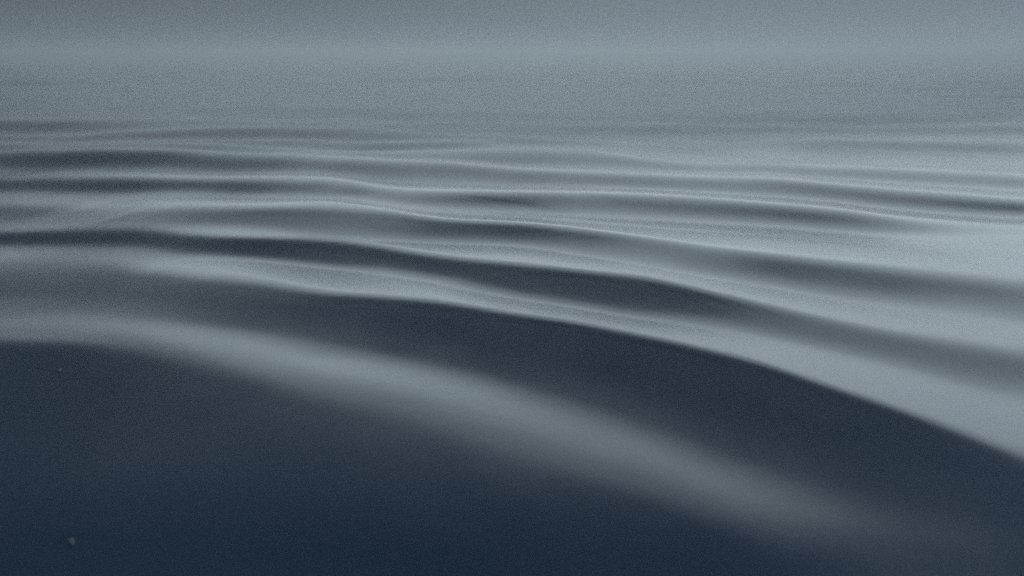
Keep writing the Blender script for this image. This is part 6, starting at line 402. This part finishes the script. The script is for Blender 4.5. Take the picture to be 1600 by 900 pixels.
[3,3,3,3,3,3,3,3,3,3,2,2,3,2,2,2,3,3,3,3,3,3,3,4,3,4,4,4,4,4,4,4,4,4,5,4,4,4,4,4,4,4,4,3,3,3,2,2,3,2,2,2,2,2,3,3,2,3,3,3,3,4,3,4,3,3,4,4,4,4,3,2,2,0,0,-2,-3,-5,-5,-7,-8,-9,-9,-9,-10,-10,-10,-12,-13,-14,-16],
[2,3,3,3,3,3,3,3,3,2,3,3,2,3,3,3,2,2,3,3,3,3,3,3,3,3,3,4,4,4,4,4,5,4,4,4,4,4,4,3,4,3,3,3,3,2,2,2,2,2,2,2,2,2,2,2,2,3,2,2,3,3,4,3,4,4,4,3,4,4,4,3,2,2,0,0,-1,-2,-5,-5,-6,-7,-7,-8,-8,-9,-9,-10,-11,-13,-14],
[3,3,3,3,2,3,2,2,2,3,2,2,2,2,2,2,3,3,2,3,2,3,4,3,4,4,4,3,4,4,4,4,4,4,4,4,4,4,4,4,3,3,3,3,2,3,3,3,2,2,2,2,1,2,2,2,3,2,3,3,3,3,3,3,3,4,4,4,4,4,4,4,3,2,2,0,-1,-2,-3,-4,-5,-6,-6,-7,-7,-7,-8,-8,-10,-12,-13],
[3,2,3,3,3,3,3,3,3,2,3,3,3,3,3,3,2,2,3,2,3,3,3,3,3,3,3,4,3,4,4,4,4,4,3,4,4,3,3,3,3,3,3,2,3,2,2,2,2,2,2,2,2,2,2,2,2,2,2,3,3,3,3,4,4,3,4,4,4,4,4,4,4,4,3,2,1,-1,-1,-3,-4,-4,-5,-5,-5,-6,-7,-8,-8,-9,-11],
[3,3,3,2,3,2,3,2,2,3,2,2,2,2,2,2,2,3,2,3,3,3,2,3,3,3,4,4,4,4,4,4,3,4,4,3,3,4,4,4,4,4,3,3,2,2,2,2,2,2,2,2,2,2,2,2,2,3,3,3,3,3,3,3,3,4,3,4,4,4,4,4,4,4,3,3,1,1,-1,-2,-2,-3,-4,-4,-5,-5,-5,-6,-8,-9,-10],
[3,3,3,3,3,3,3,3,3,2,2,2,2,2,2,2,3,2,3,2,3,3,4,4,4,4,4,4,4,4,4,4,5,4,4,4,4,4,3,3,3,3,3,3,3,3,2,2,2,2,2,2,2,2,2,2,2,2,2,2,3,3,4,4,4,4,5,5,5,5,5,5,5,5,5,4,3,2,1,0,-1,-2,-2,-3,-3,-3,-4,-5,-5,-7,-8],
[3,3,3,3,3,3,2,3,2,3,3,3,3,3,3,3,2,3,3,3,3,3,3,3,3,4,4,4,4,4,4,5,4,5,4,4,4,3,4,4,3,3,3,3,3,2,3,2,2,2,1,1,2,2,2,3,3,3,3,3,3,3,3,4,5,5,5,5,5,6,6,6,6,5,6,5,5,4,3,2,1,0,-1,-1,-1,-2,-2,-3,-4,-5,-6],
[3,3,3,4,3,3,3,3,3,3,3,2,2,2,3,3,3,3,3,3,3,3,3,4,4,4,4,4,5,5,5,4,4,4,5,5,5,4,4,4,4,3,3,3,2,3,2,2,2,2,2,2,2,2,2,2,2,2,3,4,4,4,4,4,4,5,5,5,6,6,6,7,7,7,6,7,6,5,5,4,2,2,1,1,0,-1,-1,-1,-3,-4,-5],
[4,4,3,3,3,3,3,3,3,2,2,3,3,3,2,2,3,2,3,3,3,4,4,4,4,4,4,4,4,4,4,5,5,4,4,4,4,5,4,3,4,4,3,3,3,3,3,2,2,2,2,2,2,2,2,2,3,3,3,3,3,4,4,4,5,5,5,6,6,6,7,7,7,7,7,6,7,7,5,5,4,3,3,1,1,1,0,0,-1,-2,-3],
[3,3,4,3,3,3,3,3,3,3,3,3,3,2,3,3,3,3,3,4,3,3,4,3,4,4,4,5,5,5,5,5,5,5,5,4,4,4,4,4,3,3,3,3,3,2,2,3,2,2,2,2,2,2,3,3,2,3,3,3,3,3,4,4,4,5,5,6,6,7,7,7,7,8,8,8,7,7,7,6,6,5,4,4,3,2,2,1,0,-1,-1],
[4,4,3,3,3,3,3,3,3,3,3,2,2,3,2,2,2,3,2,3,4,4,3,4,4,4,5,4,4,5,5,4,4,5,4,5,4,4,4,4,4,4,4,3,3,3,2,2,2,2,2,2,2,2,2,2,3,3,3,3,4,4,4,5,5,5,6,6,7,6,7,7,8,7,7,8,8,7,8,7,6,5,5,4,3,4,2,2,2,1,0],
[3,3,3,3,3,3,3,2,2,2,2,3,3,2,3,3,3,3,3,3,3,3,4,4,4,4,4,5,5,4,4,5,5,4,4,4,4,4,3,3,3,3,3,3,2,2,3,2,2,2,2,2,2,2,2,2,2,2,3,3,3,4,4,4,5,5,5,6,6,7,7,8,8,8,8,8,8,8,7,7,7,7,5,5,5,4,4,3,2,2,1],
[3,3,3,3,3,3,3,3,3,3,2,2,2,3,2,3,3,2,3,3,3,3,3,4,4,4,4,4,4,5,5,4,4,4,4,4,4,3,4,4,3,3,3,2,3,2,2,2,2,2,2,2,2,2,2,2,3,3,3,3,3,3,4,4,4,5,6,6,6,7,7,7,7,8,8,8,8,8,8,8,8,7,7,6,6,5,5,4,4,3,2],
[3,3,3,3,3,3,3,3,2,2,3,2,2,2,3,2,2,3,3,2,3,3,4,3,4,4,4,4,4,4,4,4,4,4,4,4,4,4,3,3,3,3,2,3,2,3,2,2,2,1,2,2,1,2,2,3,2,2,2,3,4,4,4,4,5,5,5,5,6,6,7,8,8,8,8,8,8,8,8,8,7,8,7,7,6,5,5,5,4,4,3],
[3,3,3,3,3,3,2,2,3,2,2,2,2,2,2,2,2,2,2,3,3,3,3,3,3,4,4,4,4,4,4,4,4,4,4,3,3,3,4,3,3,3,3,2,3,2,2,2,2,2,1,1,2,1,2,2,2,3,3,3,3,3,3,4,4,4,5,6,6,7,7,7,8,8,8,8,8,8,8,8,8,7,7,7,6,6,5,5,5,4,4],
[3,3,3,3,2,2,3,2,2,3,2,2,2,2,2,2,3,3,3,3,2,3,3,4,3,3,3,4,4,4,4,4,4,4,4,4,4,4,3,3,3,2,2,3,2,2,2,2,1,2,2,2,2,2,1,1,2,2,2,2,2,3,4,4,4,5,5,5,6,6,7,7,7,7,7,7,8,8,8,8,8,8,8,7,7,7,6,5,5,5,5],
[3,3,2,2,3,2,2,2,2,2,2,2,2,2,2,2,2,2,2,2,3,3,3,3,3,4,4,3,4,3,3,4,3,3,3,3,3,3,3,3,3,3,3,2,2,2,1,1,2,1,1,1,1,2,2,2,2,2,2,3,3,3,3,4,4,4,5,5,6,6,6,7,7,7,8,8,8,8,8,7,7,7,7,7,7,6,7,6,6,5,5],
[2,2,3,2,2,2,2,2,2,1,2,2,2,2,1,2,2,2,2,2,2,2,2,2,3,3,3,3,3,4,4,3,4,3,3,3,3,2,2,2,2,2,2,2,2,1,2,2,1,1,2,2,1,1,1,2,2,2,2,2,3,3,3,3,3,4,4,5,5,5,6,6,6,7,7,7,7,7,7,8,8,7,7,7,6,7,6,6,6,6,5],
[3,2,2,2,2,2,2,2,2,2,1,1,1,1,2,2,1,2,2,2,2,3,3,3,3,2,3,3,3,3,3,3,3,3,3,3,2,3,3,2,2,2,2,1,1,2,1,1,1,2,1,1,2,1,2,1,1,1,2,2,2,2,3,3,4,3,4,4,4,5,6,6,7,6,6,6,7,7,7,7,7,7,7,6,7,6,6,7,6,6,6],
[2,2,2,2,2,2,1,2,1,1,2,2,2,2,2,1,2,1,2,2,2,2,2,2,3,3,2,3,3,3,3,3,2,3,2,2,3,2,2,3,2,2,1,2,2,1,2,1,2,1,1,1,1,1,1,1,2,2,2,2,2,3,2,3,3,4,4,4,5,5,5,5,5,6,6,7,6,7,7,6,6,6,6,7,6,6,6,6,5,5,6],
[2,2,2,2,1,2,2,1,2,2,1,1,1,1,1,2,1,2,1,2,2,2,2,2,2,2,3,3,2,2,2,2,3,2,3,2,2,2,2,1,2,1,2,1,1,2,1,1,1,1,1,1,1,2,1,2,1,1,2,2,2,2,2,2,3,3,3,4,4,5,4,5,6,6,6,5,6,6,6,6,6,7,6,6,6,6,6,5,6,6,5],
[1,2,1,2,2,1,1,2,1,1,1,1,1,1,1,1,2,1,2,1,2,1,2,2,2,2,2,2,3,2,3,3,2,2,2,2,2,2,2,2,1,2,1,2,1,1,1,1,1,1,1,1,1,0,1,1,1,2,1,1,2,2,3,2,2,3,3,3,4,4,5,5,5,5,5,6,6,6,6,6,6,5,6,5,5,5,5,6,6,6,6],
[2,1,2,1,1,1,2,1,1,1,1,1,1,1,1,1,1,1,1,2,1,2,1,2,2,2,2,2,2,3,2,2,2,2,2,2,1,2,1,1,2,1,2,1,1,1,1,1,0,0,1,1,0,1,1,1,1,1,1,2,1,1,1,2,2,2,3,3,3,3,4,4,4,4,5,5,5,5,5,6,5,6,5,5,5,5,5,5,5,5,5],
[1,1,1,1,1,1,1,1,1,1,1,1,1,1,1,1,1,1,1,1,2,1,2,2,1,2,2,2,1,1,1,2,2,2,1,2,2,1,1,2,1,1,1,1,1,0,1,1,1,1,0,0,1,1,1,1,1,1,1,1,1,2,2,2,2,2,2,3,3,4,3,4,4,4,4,4,4,4,5,4,5,4,5,5,5,5,5,4,5,5,5],
[1,2,1,1,1,1,0,1,1,1,1,1,1,1,1,1,1,1,1,1,1,1,1,1,2,1,1,1,2,2,2,1,1,1,2,1,1,1,2,1,1,1,1,1,1,1,0,1,1,1,1,1,1,1,0,0,1,1,1,1,2,1,1,2,2,2,2,2,2,2,3,3,4,4,4,4,4,5,4,5,5,5,4,4,4,4,4,5,4,4,4],
[1,1,1,1,1,1,1,0,0,1,1,1,1,1,1,0,0,1,1,1,1,1,1,1,1,2,1,1,1,1,1,1,2,2,1,1,1,1,1,1,1,1,0,1,1,1,1,0,0,0,0,0,0,0,1,1,1,0,1,1,1,1,2,1,2,2,2,3,3,3,3,3,3,3,3,3,4,3,4,3,3,3,4,4,4,4,4,3,4,4,4],
[1,0,1,1,1,1,1,1,1,0,0,0,0,0,0,1,1,1,1,1,0,1,1,1,1,1,2,1,1,1,1,2,1,1,1,1,1,1,0,1,1,1,1,0,0,0,0,1,1,1,1,1,1,1,1,0,0,1,1,1,0,1,1,1,1,1,2,1,2,2,2,3,2,3,3,3,3,3,3,4,4,4,3,3,3,3,3,4,3,4,4],
[1,1,0,0,0,0,1,1,1,1,1,1,1,1,1,1,1,0,0,0,1,1,1,1,1,1,0,1,1,1,1,0,1,1,1,1,1,1,1,0,0,0,1,1,1,1,1,0,0,0,0,0,0,0,0,1,1,1,0,0,1,1,1,1,1,2,1,2,1,2,2,2,3,2,2,3,2,3,3,3,3,3,3,3,3,3,3,2,3,3,3],
[1,1,1,1,1,1,0,0,0,0,0,0,0,0,0,0,0,1,1,1,1,1,1,0,0,0,1,1,1,1,1,1,0,0,0,0,1,1,1,1,1,1,0,0,0,0,0,0,0,0,0,0,0,0,0,0,0,0,1,1,1,0,0,1,1,1,1,1,2,1,2,2,1,2,2,2,3,2,2,2,2,2,2,2,2,2,2,3,3,2,3],
[0,0,0,0,0,0,0,0,0,0,0,0,0,0,0,0,0,0,0,0,0,0,0,1,1,1,1,1,1,1,1,1,1,1,1,1,0,0,0,0,0,0,0,0,0,0,0,1,1,1,1,1,1,1,1,0,0,0,0,0,0,1,1,1,1,0,1,1,1,2,1,1,2,2,2,2,1,2,2,2,2,2,2,2,2,2,2,2,2,2,2],
[0,0,0,1,1,1,1,1,1,1,1,1,1,1,1,1,1,1,1,1,0,0,0,0,0,0,0,0,0,0,0,0,0,0,0,0,0,0,0,1,1,1,1,1,1,1,1,0,0,0,0,0,0,0,0,1,1,1,1,1,0,0,0,0,0,1,1,1,1,1,1,1,1,1,1,1,2,2,2,2,1,1,1,2,2,2,1,1,1,2,2],
[1,1,1,0,0,0,0,0,0,0,0,0,0,0,0,0,0,0,0,0,1,1,1,1,1,1,1,1,1,1,1,1,1,1,1,1,1,1,1,0,0,0,0,0,0,0,0,0,0,0,0,0,0,0,0,0,0,0,0,0,1,1,1,1,1,0,0,0,0,0,1,1,1,1,1,1,1,1,1,1,2,2,2,1,1,1,2,2,2,1,1],
[0,0,0,0,0,0,0,0,0,0,0,0,0,0,0,0,0,0,0,0,0,0,0,0,0,0,0,0,0,0,0,0,0,0,0,0,0,0,0,0,0,0,0,0,0,0,0,0,0,0,0,0,0,0,0,0,0,0,0,0,0,0,0,0,0,1,1,1,1,1,1,1,1,1,1,1,0,0,0,0,0,0,0,0,0,0,0,0,0,1,1],
[0,0,0,0,0,0,0,0,0,0,0,0,0,0,0,0,0,0,0,0,0,0,0,0,0,0,0,0,0,0,0,0,0,0,0,0,0,0,0,0,0,0,0,0,0,0,0,0,0,0,0,0,0,0,0,0,0,0,0,0,0,0,0,0,0,0,0,0,0,0,0,0,0,0,0,0,1,1,1,1,1,1,1,1,1,1,1,1,1,1,1],
[0,0,0,0,0,0,0,0,0,0,0,0,0,0,0,0,0,0,0,0,0,0,0,0,0,0,0,0,0,0,0,0,0,0,0,0,0,0,0,0,0,0,0,0,0,0,0,0,0,0,0,0,0,0,0,0,0,0,0,0,0,0,0,0,0,0,0,0,0,0,0,0,0,0,0,0,0,0,0,0,0,0,0,0,0,0,0,0,0,0,0]]
SURVEY = np.cumsum(np.array(RIPPLES, float), 0) / 10000.0

# ---------------------------------------------------------------- water: measured ripples near by, open swell beyond
def smooth(t):
    t = np.clip(t, 0, 1)
    return t * t * (3 - 2 * t)
def cubic(a, x, axis):
    """Catmull-Rom resampling of array a at fractional indices x along one axis"""
    a = np.moveaxis(a, axis, 0)
    n = len(a)
    x = np.clip(x, 0, n - 1.001)
    i = x.astype(int)
    t = (x - i).reshape((-1,) + (1,) * (a.ndim - 1))
    p = [a[np.clip(i + k, 0, n - 1)] for k in (-1, 0, 1, 2)]
    v = p[1] + 0.5 * t * (p[2] - p[0] + t * (2 * p[0] - 5 * p[1] + 4 * p[2] - p[3] + t * (3 * (p[1] - p[2]) + p[3] - p[0])))
    return np.moveaxis(v, 0, axis)
def open_swell(x, y, r):
    """gentle long ripples for the water outside the measured patch"""
    rng = np.random.default_rng(7)
    h = np.zeros_like(x)
    for k in range(14):
        lam = 1.6 * 1.22 ** k * 0.75
        ang = rng.normal(0.12, 0.35)
        kx, ky = math.sin(ang) * 2 * math.pi / lam, math.cos(ang) * 2 * math.pi / lam
        keep = smooth((lam * 45 - r) / (lam * 30))        # short ripples vanish with distance
        h += 0.006 * lam * np.sin(kx * x + ky * y + rng.uniform(0, 6.28)) * keep
    return h * 0.8
MEAS = SURVEY
fine = np.radians(np.linspace(-30, 30, 560))
rest = np.radians(np.linspace(30, 330, 130))[1:-1]
bear = np.concatenate([fine, rest])
rad = np.concatenate([np.exp(np.linspace(math.log(0.25), math.log(3.0), 40))[:-1],
                      np.exp(np.linspace(math.log(3.0), math.log(62), 900)),
                      np.exp(np.linspace(math.log(62), math.log(2600), 130))[1:]])
A, R = np.meshgrid(bear, rad)
X, Y = R * np.sin(A), R * np.cos(A)
fa = (np.degrees(np.where(bear > math.pi, bear - 2 * math.pi, bear)) + B_MAX) / (2 * B_MAX) * (MEAS.shape[1] - 1)
cols = cubic(MEAS, fa, 1)                       # rows x bearings
bend = 0.33 * (np.maximum(np.degrees(np.where(bear > math.pi, bear - 2 * math.pi, bear)) + 8, 0) / 33.0) ** 2
fu = (np.log(rad)[:, None] + bend[None] - math.log(R_NEAR)) / (math.log(R_FAR) - math.log(R_NEAR)) * (MEAS.shape[0] - 1)
m = np.empty_like(R)
for c in range(len(bear)):
    m[:, c] = cubic(cols[:, c], fu[:, c], 0)
FU = fu / (MEAS.shape[0] - 1)
SIGNED = np.where(A > math.pi, A - 2 * math.pi, A)
inside = smooth((32.0 - np.abs(np.degrees(SIGNED))) / 5.0) * smooth(FU / 0.03) * smooth((1 - FU) / 0.12)
Z = m * inside + open_swell(X, Y, R) * (1 - inside)
na, nr = len(bear), len(rad)
verts = np.empty((na * nr + 1, 3))
verts[:-1, 0], verts[:-1, 1], verts[:-1, 2] = X.ravel(), Y.ravel(), Z.ravel()
verts[-1] = (0, 0, float(Z[0].mean()))
j, i = np.meshgrid(np.arange(nr - 1), np.arange(na), indexing='ij')
i2 = (i + 1) % na
quads = np.stack([j * na + i, j * na + i2, (j + 1) * na + i2, (j + 1) * na + i], -1).reshape(-1, 4)[:, ::-1]
mesh = bpy.data.meshes.new("water")
ring = np.arange(na)
tris = np.stack([np.full(na, na * nr), (ring + 1) % na, ring], -1)
nq, ntri = len(quads), len(tris)
mesh.vertices.add(len(verts)); mesh.vertices.foreach_set("co", verts.ravel())
mesh.loops.add(nq * 4 + ntri * 3)
mesh.loops.foreach_set("vertex_index", np.concatenate([quads.ravel(), tris.ravel()]).astype(np.int32))
mesh.polygons.add(nq + ntri)
mesh.polygons.foreach_set("loop_start", np.concatenate([np.arange(nq) * 4, nq * 4 + np.arange(ntri) * 3]).astype(np.int32))
mesh.polygons.foreach_set("use_smooth", np.ones(nq + ntri, bool))
mesh.update(calc_edges=True)
mesh.validate()
water = bpy.data.objects.new("water", mesh)
scene.collection.objects.link(water)
water["kind"] = "structure"

mat = bpy.data.materials.new("sea_water")
mat.use_nodes = True
t = mat.node_tree
bsdf = t.nodes['Principled BSDF']
bsdf.inputs['Base Color'].default_value = (*WATER_BODY, 1)
geo = N(t, 'ShaderNodeNewGeometry')
psep = N(t, 'ShaderNodeSeparateXYZ')
t.links.new(geo.outputs['Position'], psep.inputs[0])
ruf = N(t, 'ShaderNodeMapRange', interpolation_type='LINEAR', clamp=True)      # glassy near by, wind-ruffled farther out
ruf.inputs['From Min'].default_value = 9.0
ruf.inputs['From Max'].default_value = 24.0
ruf.inputs['To Min'].default_value = WATER_ROUGH
ruf.inputs['To Max'].default_value = RUFFLED
off = math_node(t, 'MULTIPLY', psep.outputs['X'], -0.75)
t.links.new(math_node(t, 'ADD', psep.outputs['Y'], off), ruf.inputs['Value'])
gust = N(t, 'ShaderNodeTexNoise')                                        # uneven catspaws
gust.inputs['Scale'].default_value = 0.7
gust.inputs['Detail'].default_value = 4.0
t.links.new(geo.outputs['Position'], gust.inputs['Vector'])
sway = math_node(t, 'MULTIPLY_ADD', gust.outputs[0], 0.10)
sway.node.inputs[2].default_value = -0.05
t.links.new(math_node(t, 'ADD', ruf.outputs[0], sway), bsdf.inputs['Roughness'])
bsdf.inputs['IOR'].default_value = 1.333
mesh.materials.append(mat)

# ---------------------------------------------------------------- sea mist
top = HEIGHT + 1.4
hm = bpy.data.meshes.new("haze")
S, B = 2750.0, -1.6
vv = [(-S, -S, B), (S, -S, B), (S, S, B), (-S, S, B), (-S, -S, top), (S, -S, top), (S, S, top), (-S, S, top)]
ff = [(0, 3, 2, 1), (4, 5, 6, 7), (0, 1, 5, 4), (1, 2, 6, 5), (2, 3, 7, 6), (3, 0, 4, 7)]
hm.from_pydata(vv, [], ff)
haze = bpy.data.objects.new("haze", hm)
scene.collection.objects.link(haze)
haze["kind"] = "stuff"
hmat = bpy.data.materials.new("mist")
hmat.use_nodes = True
ht = hmat.node_tree
ht.nodes.clear()
ho = N(ht, 'ShaderNodeOutputMaterial')
pv = N(ht, 'ShaderNodeVolumePrincipled')
pv.inputs['Color'].default_value = (*MIST_COL, 1)
pv.inputs['Density'].default_value = MIST
pv.inputs['Anisotropy'].default_value = MIST_G
ht.links.new(pv.outputs[0], ho.inputs['Volume'])
hm.materials.append(hmat)

# ---------------------------------------------------------------- foam flecks floating on the near water
foam = bpy.data.materials.new("wet_foam")
foam.use_nodes = True
ft = foam.node_tree
fb = ft.nodes['Principled BSDF']
fb.inputs['Roughness'].default_value = 0.7
fn = N(ft, 'ShaderNodeTexNoise')
fn.inputs['Scale'].default_value = 60.0
fr = N(ft, 'ShaderNodeMapRange')
fr.inputs['To Min'].default_value = 0.22
fr.inputs['To Max'].default_value = 0.42
ft.links.new(fn.outputs[0], fr.inputs['Value'])
fc = N(ft, 'ShaderNodeCombineColor')
for k, gain in enumerate((0.94, 1.0, 1.03)):
    ft.links.new(math_node(ft, 'MULTIPLY', fr.outputs[0], gain), fc.inputs[k])
ft.links.new(fc.outputs[0], fb.inputs['Base Color'])

def water_level(x, y):
    """height of the water mesh at a ground point"""
    b, r = math.atan2(x, y), math.hypot(x, y)
    ci = int(np.argmin(np.abs(SIGNED[0] - b)))
    return float(np.interp(r, rad, Z[:, ci]))

def foam_fleck(x, y, wide, deep, turn, seed, label):
    """a thin irregular raft of bubbles: a low dome with a ragged rim, half sunk in the water"""
    rng = np.random.default_rng(seed)
    n, rings = 14, 3
    rim = 1 + 0.22 * rng.standard_normal(n)
    pts = [(0, 0, 0.10 * min(wide, deep))]
    for k in range(1, rings + 1):
        f = k / rings
        for q in range(n):
            a = 2 * math.pi * q / n
            u, v = math.cos(a) * wide * 0.5 * f * rim[q], math.sin(a) * deep * 0.5 * f * rim[q]
            pts.append((u * math.cos(turn) - v * math.sin(turn), u * math.sin(turn) + v * math.cos(turn),
                        0.10 * min(wide, deep) * (1 - f ** 2) * (1 + 0.25 * rng.standard_normal()) - (0.004 if k == rings else 0)))
    faces = [(0, 1 + q, 1 + (q + 1) % n) for q in range(n)]
    for k in range(rings - 1):
        for q in range(n):
            p0, p1 = 1 + k * n + q, 1 + k * n + (q + 1) % n
            faces.append((p0, p0 + n, p1 + n, p1))
    me = bpy.data.meshes.new("foam_fleck")
    me.from_pydata(pts, [], faces)
    me.polygons.foreach_set("use_smooth", np.ones(len(faces), bool))
    me.materials.append(foam)
    ob = bpy.data.objects.new("foam_fleck", me)
    scene.collection.objects.link(ob)
    ob.location = (x, y, water_level(x, y) + 0.003)
    ob["label"], ob["category"], ob["group"] = label, "foam fleck", "pale foam flecks on the near water"
    return ob
foam_fleck(-3.010, 7.032, 0.033, 0.084, 0.3, 1, "small round pale speck floating on the dark water at far left")
foam_fleck(-1.959, 4.539, 0.032, 0.071, 0.4, 4, "faint smudge floating on the darkest water in the lower left corner")
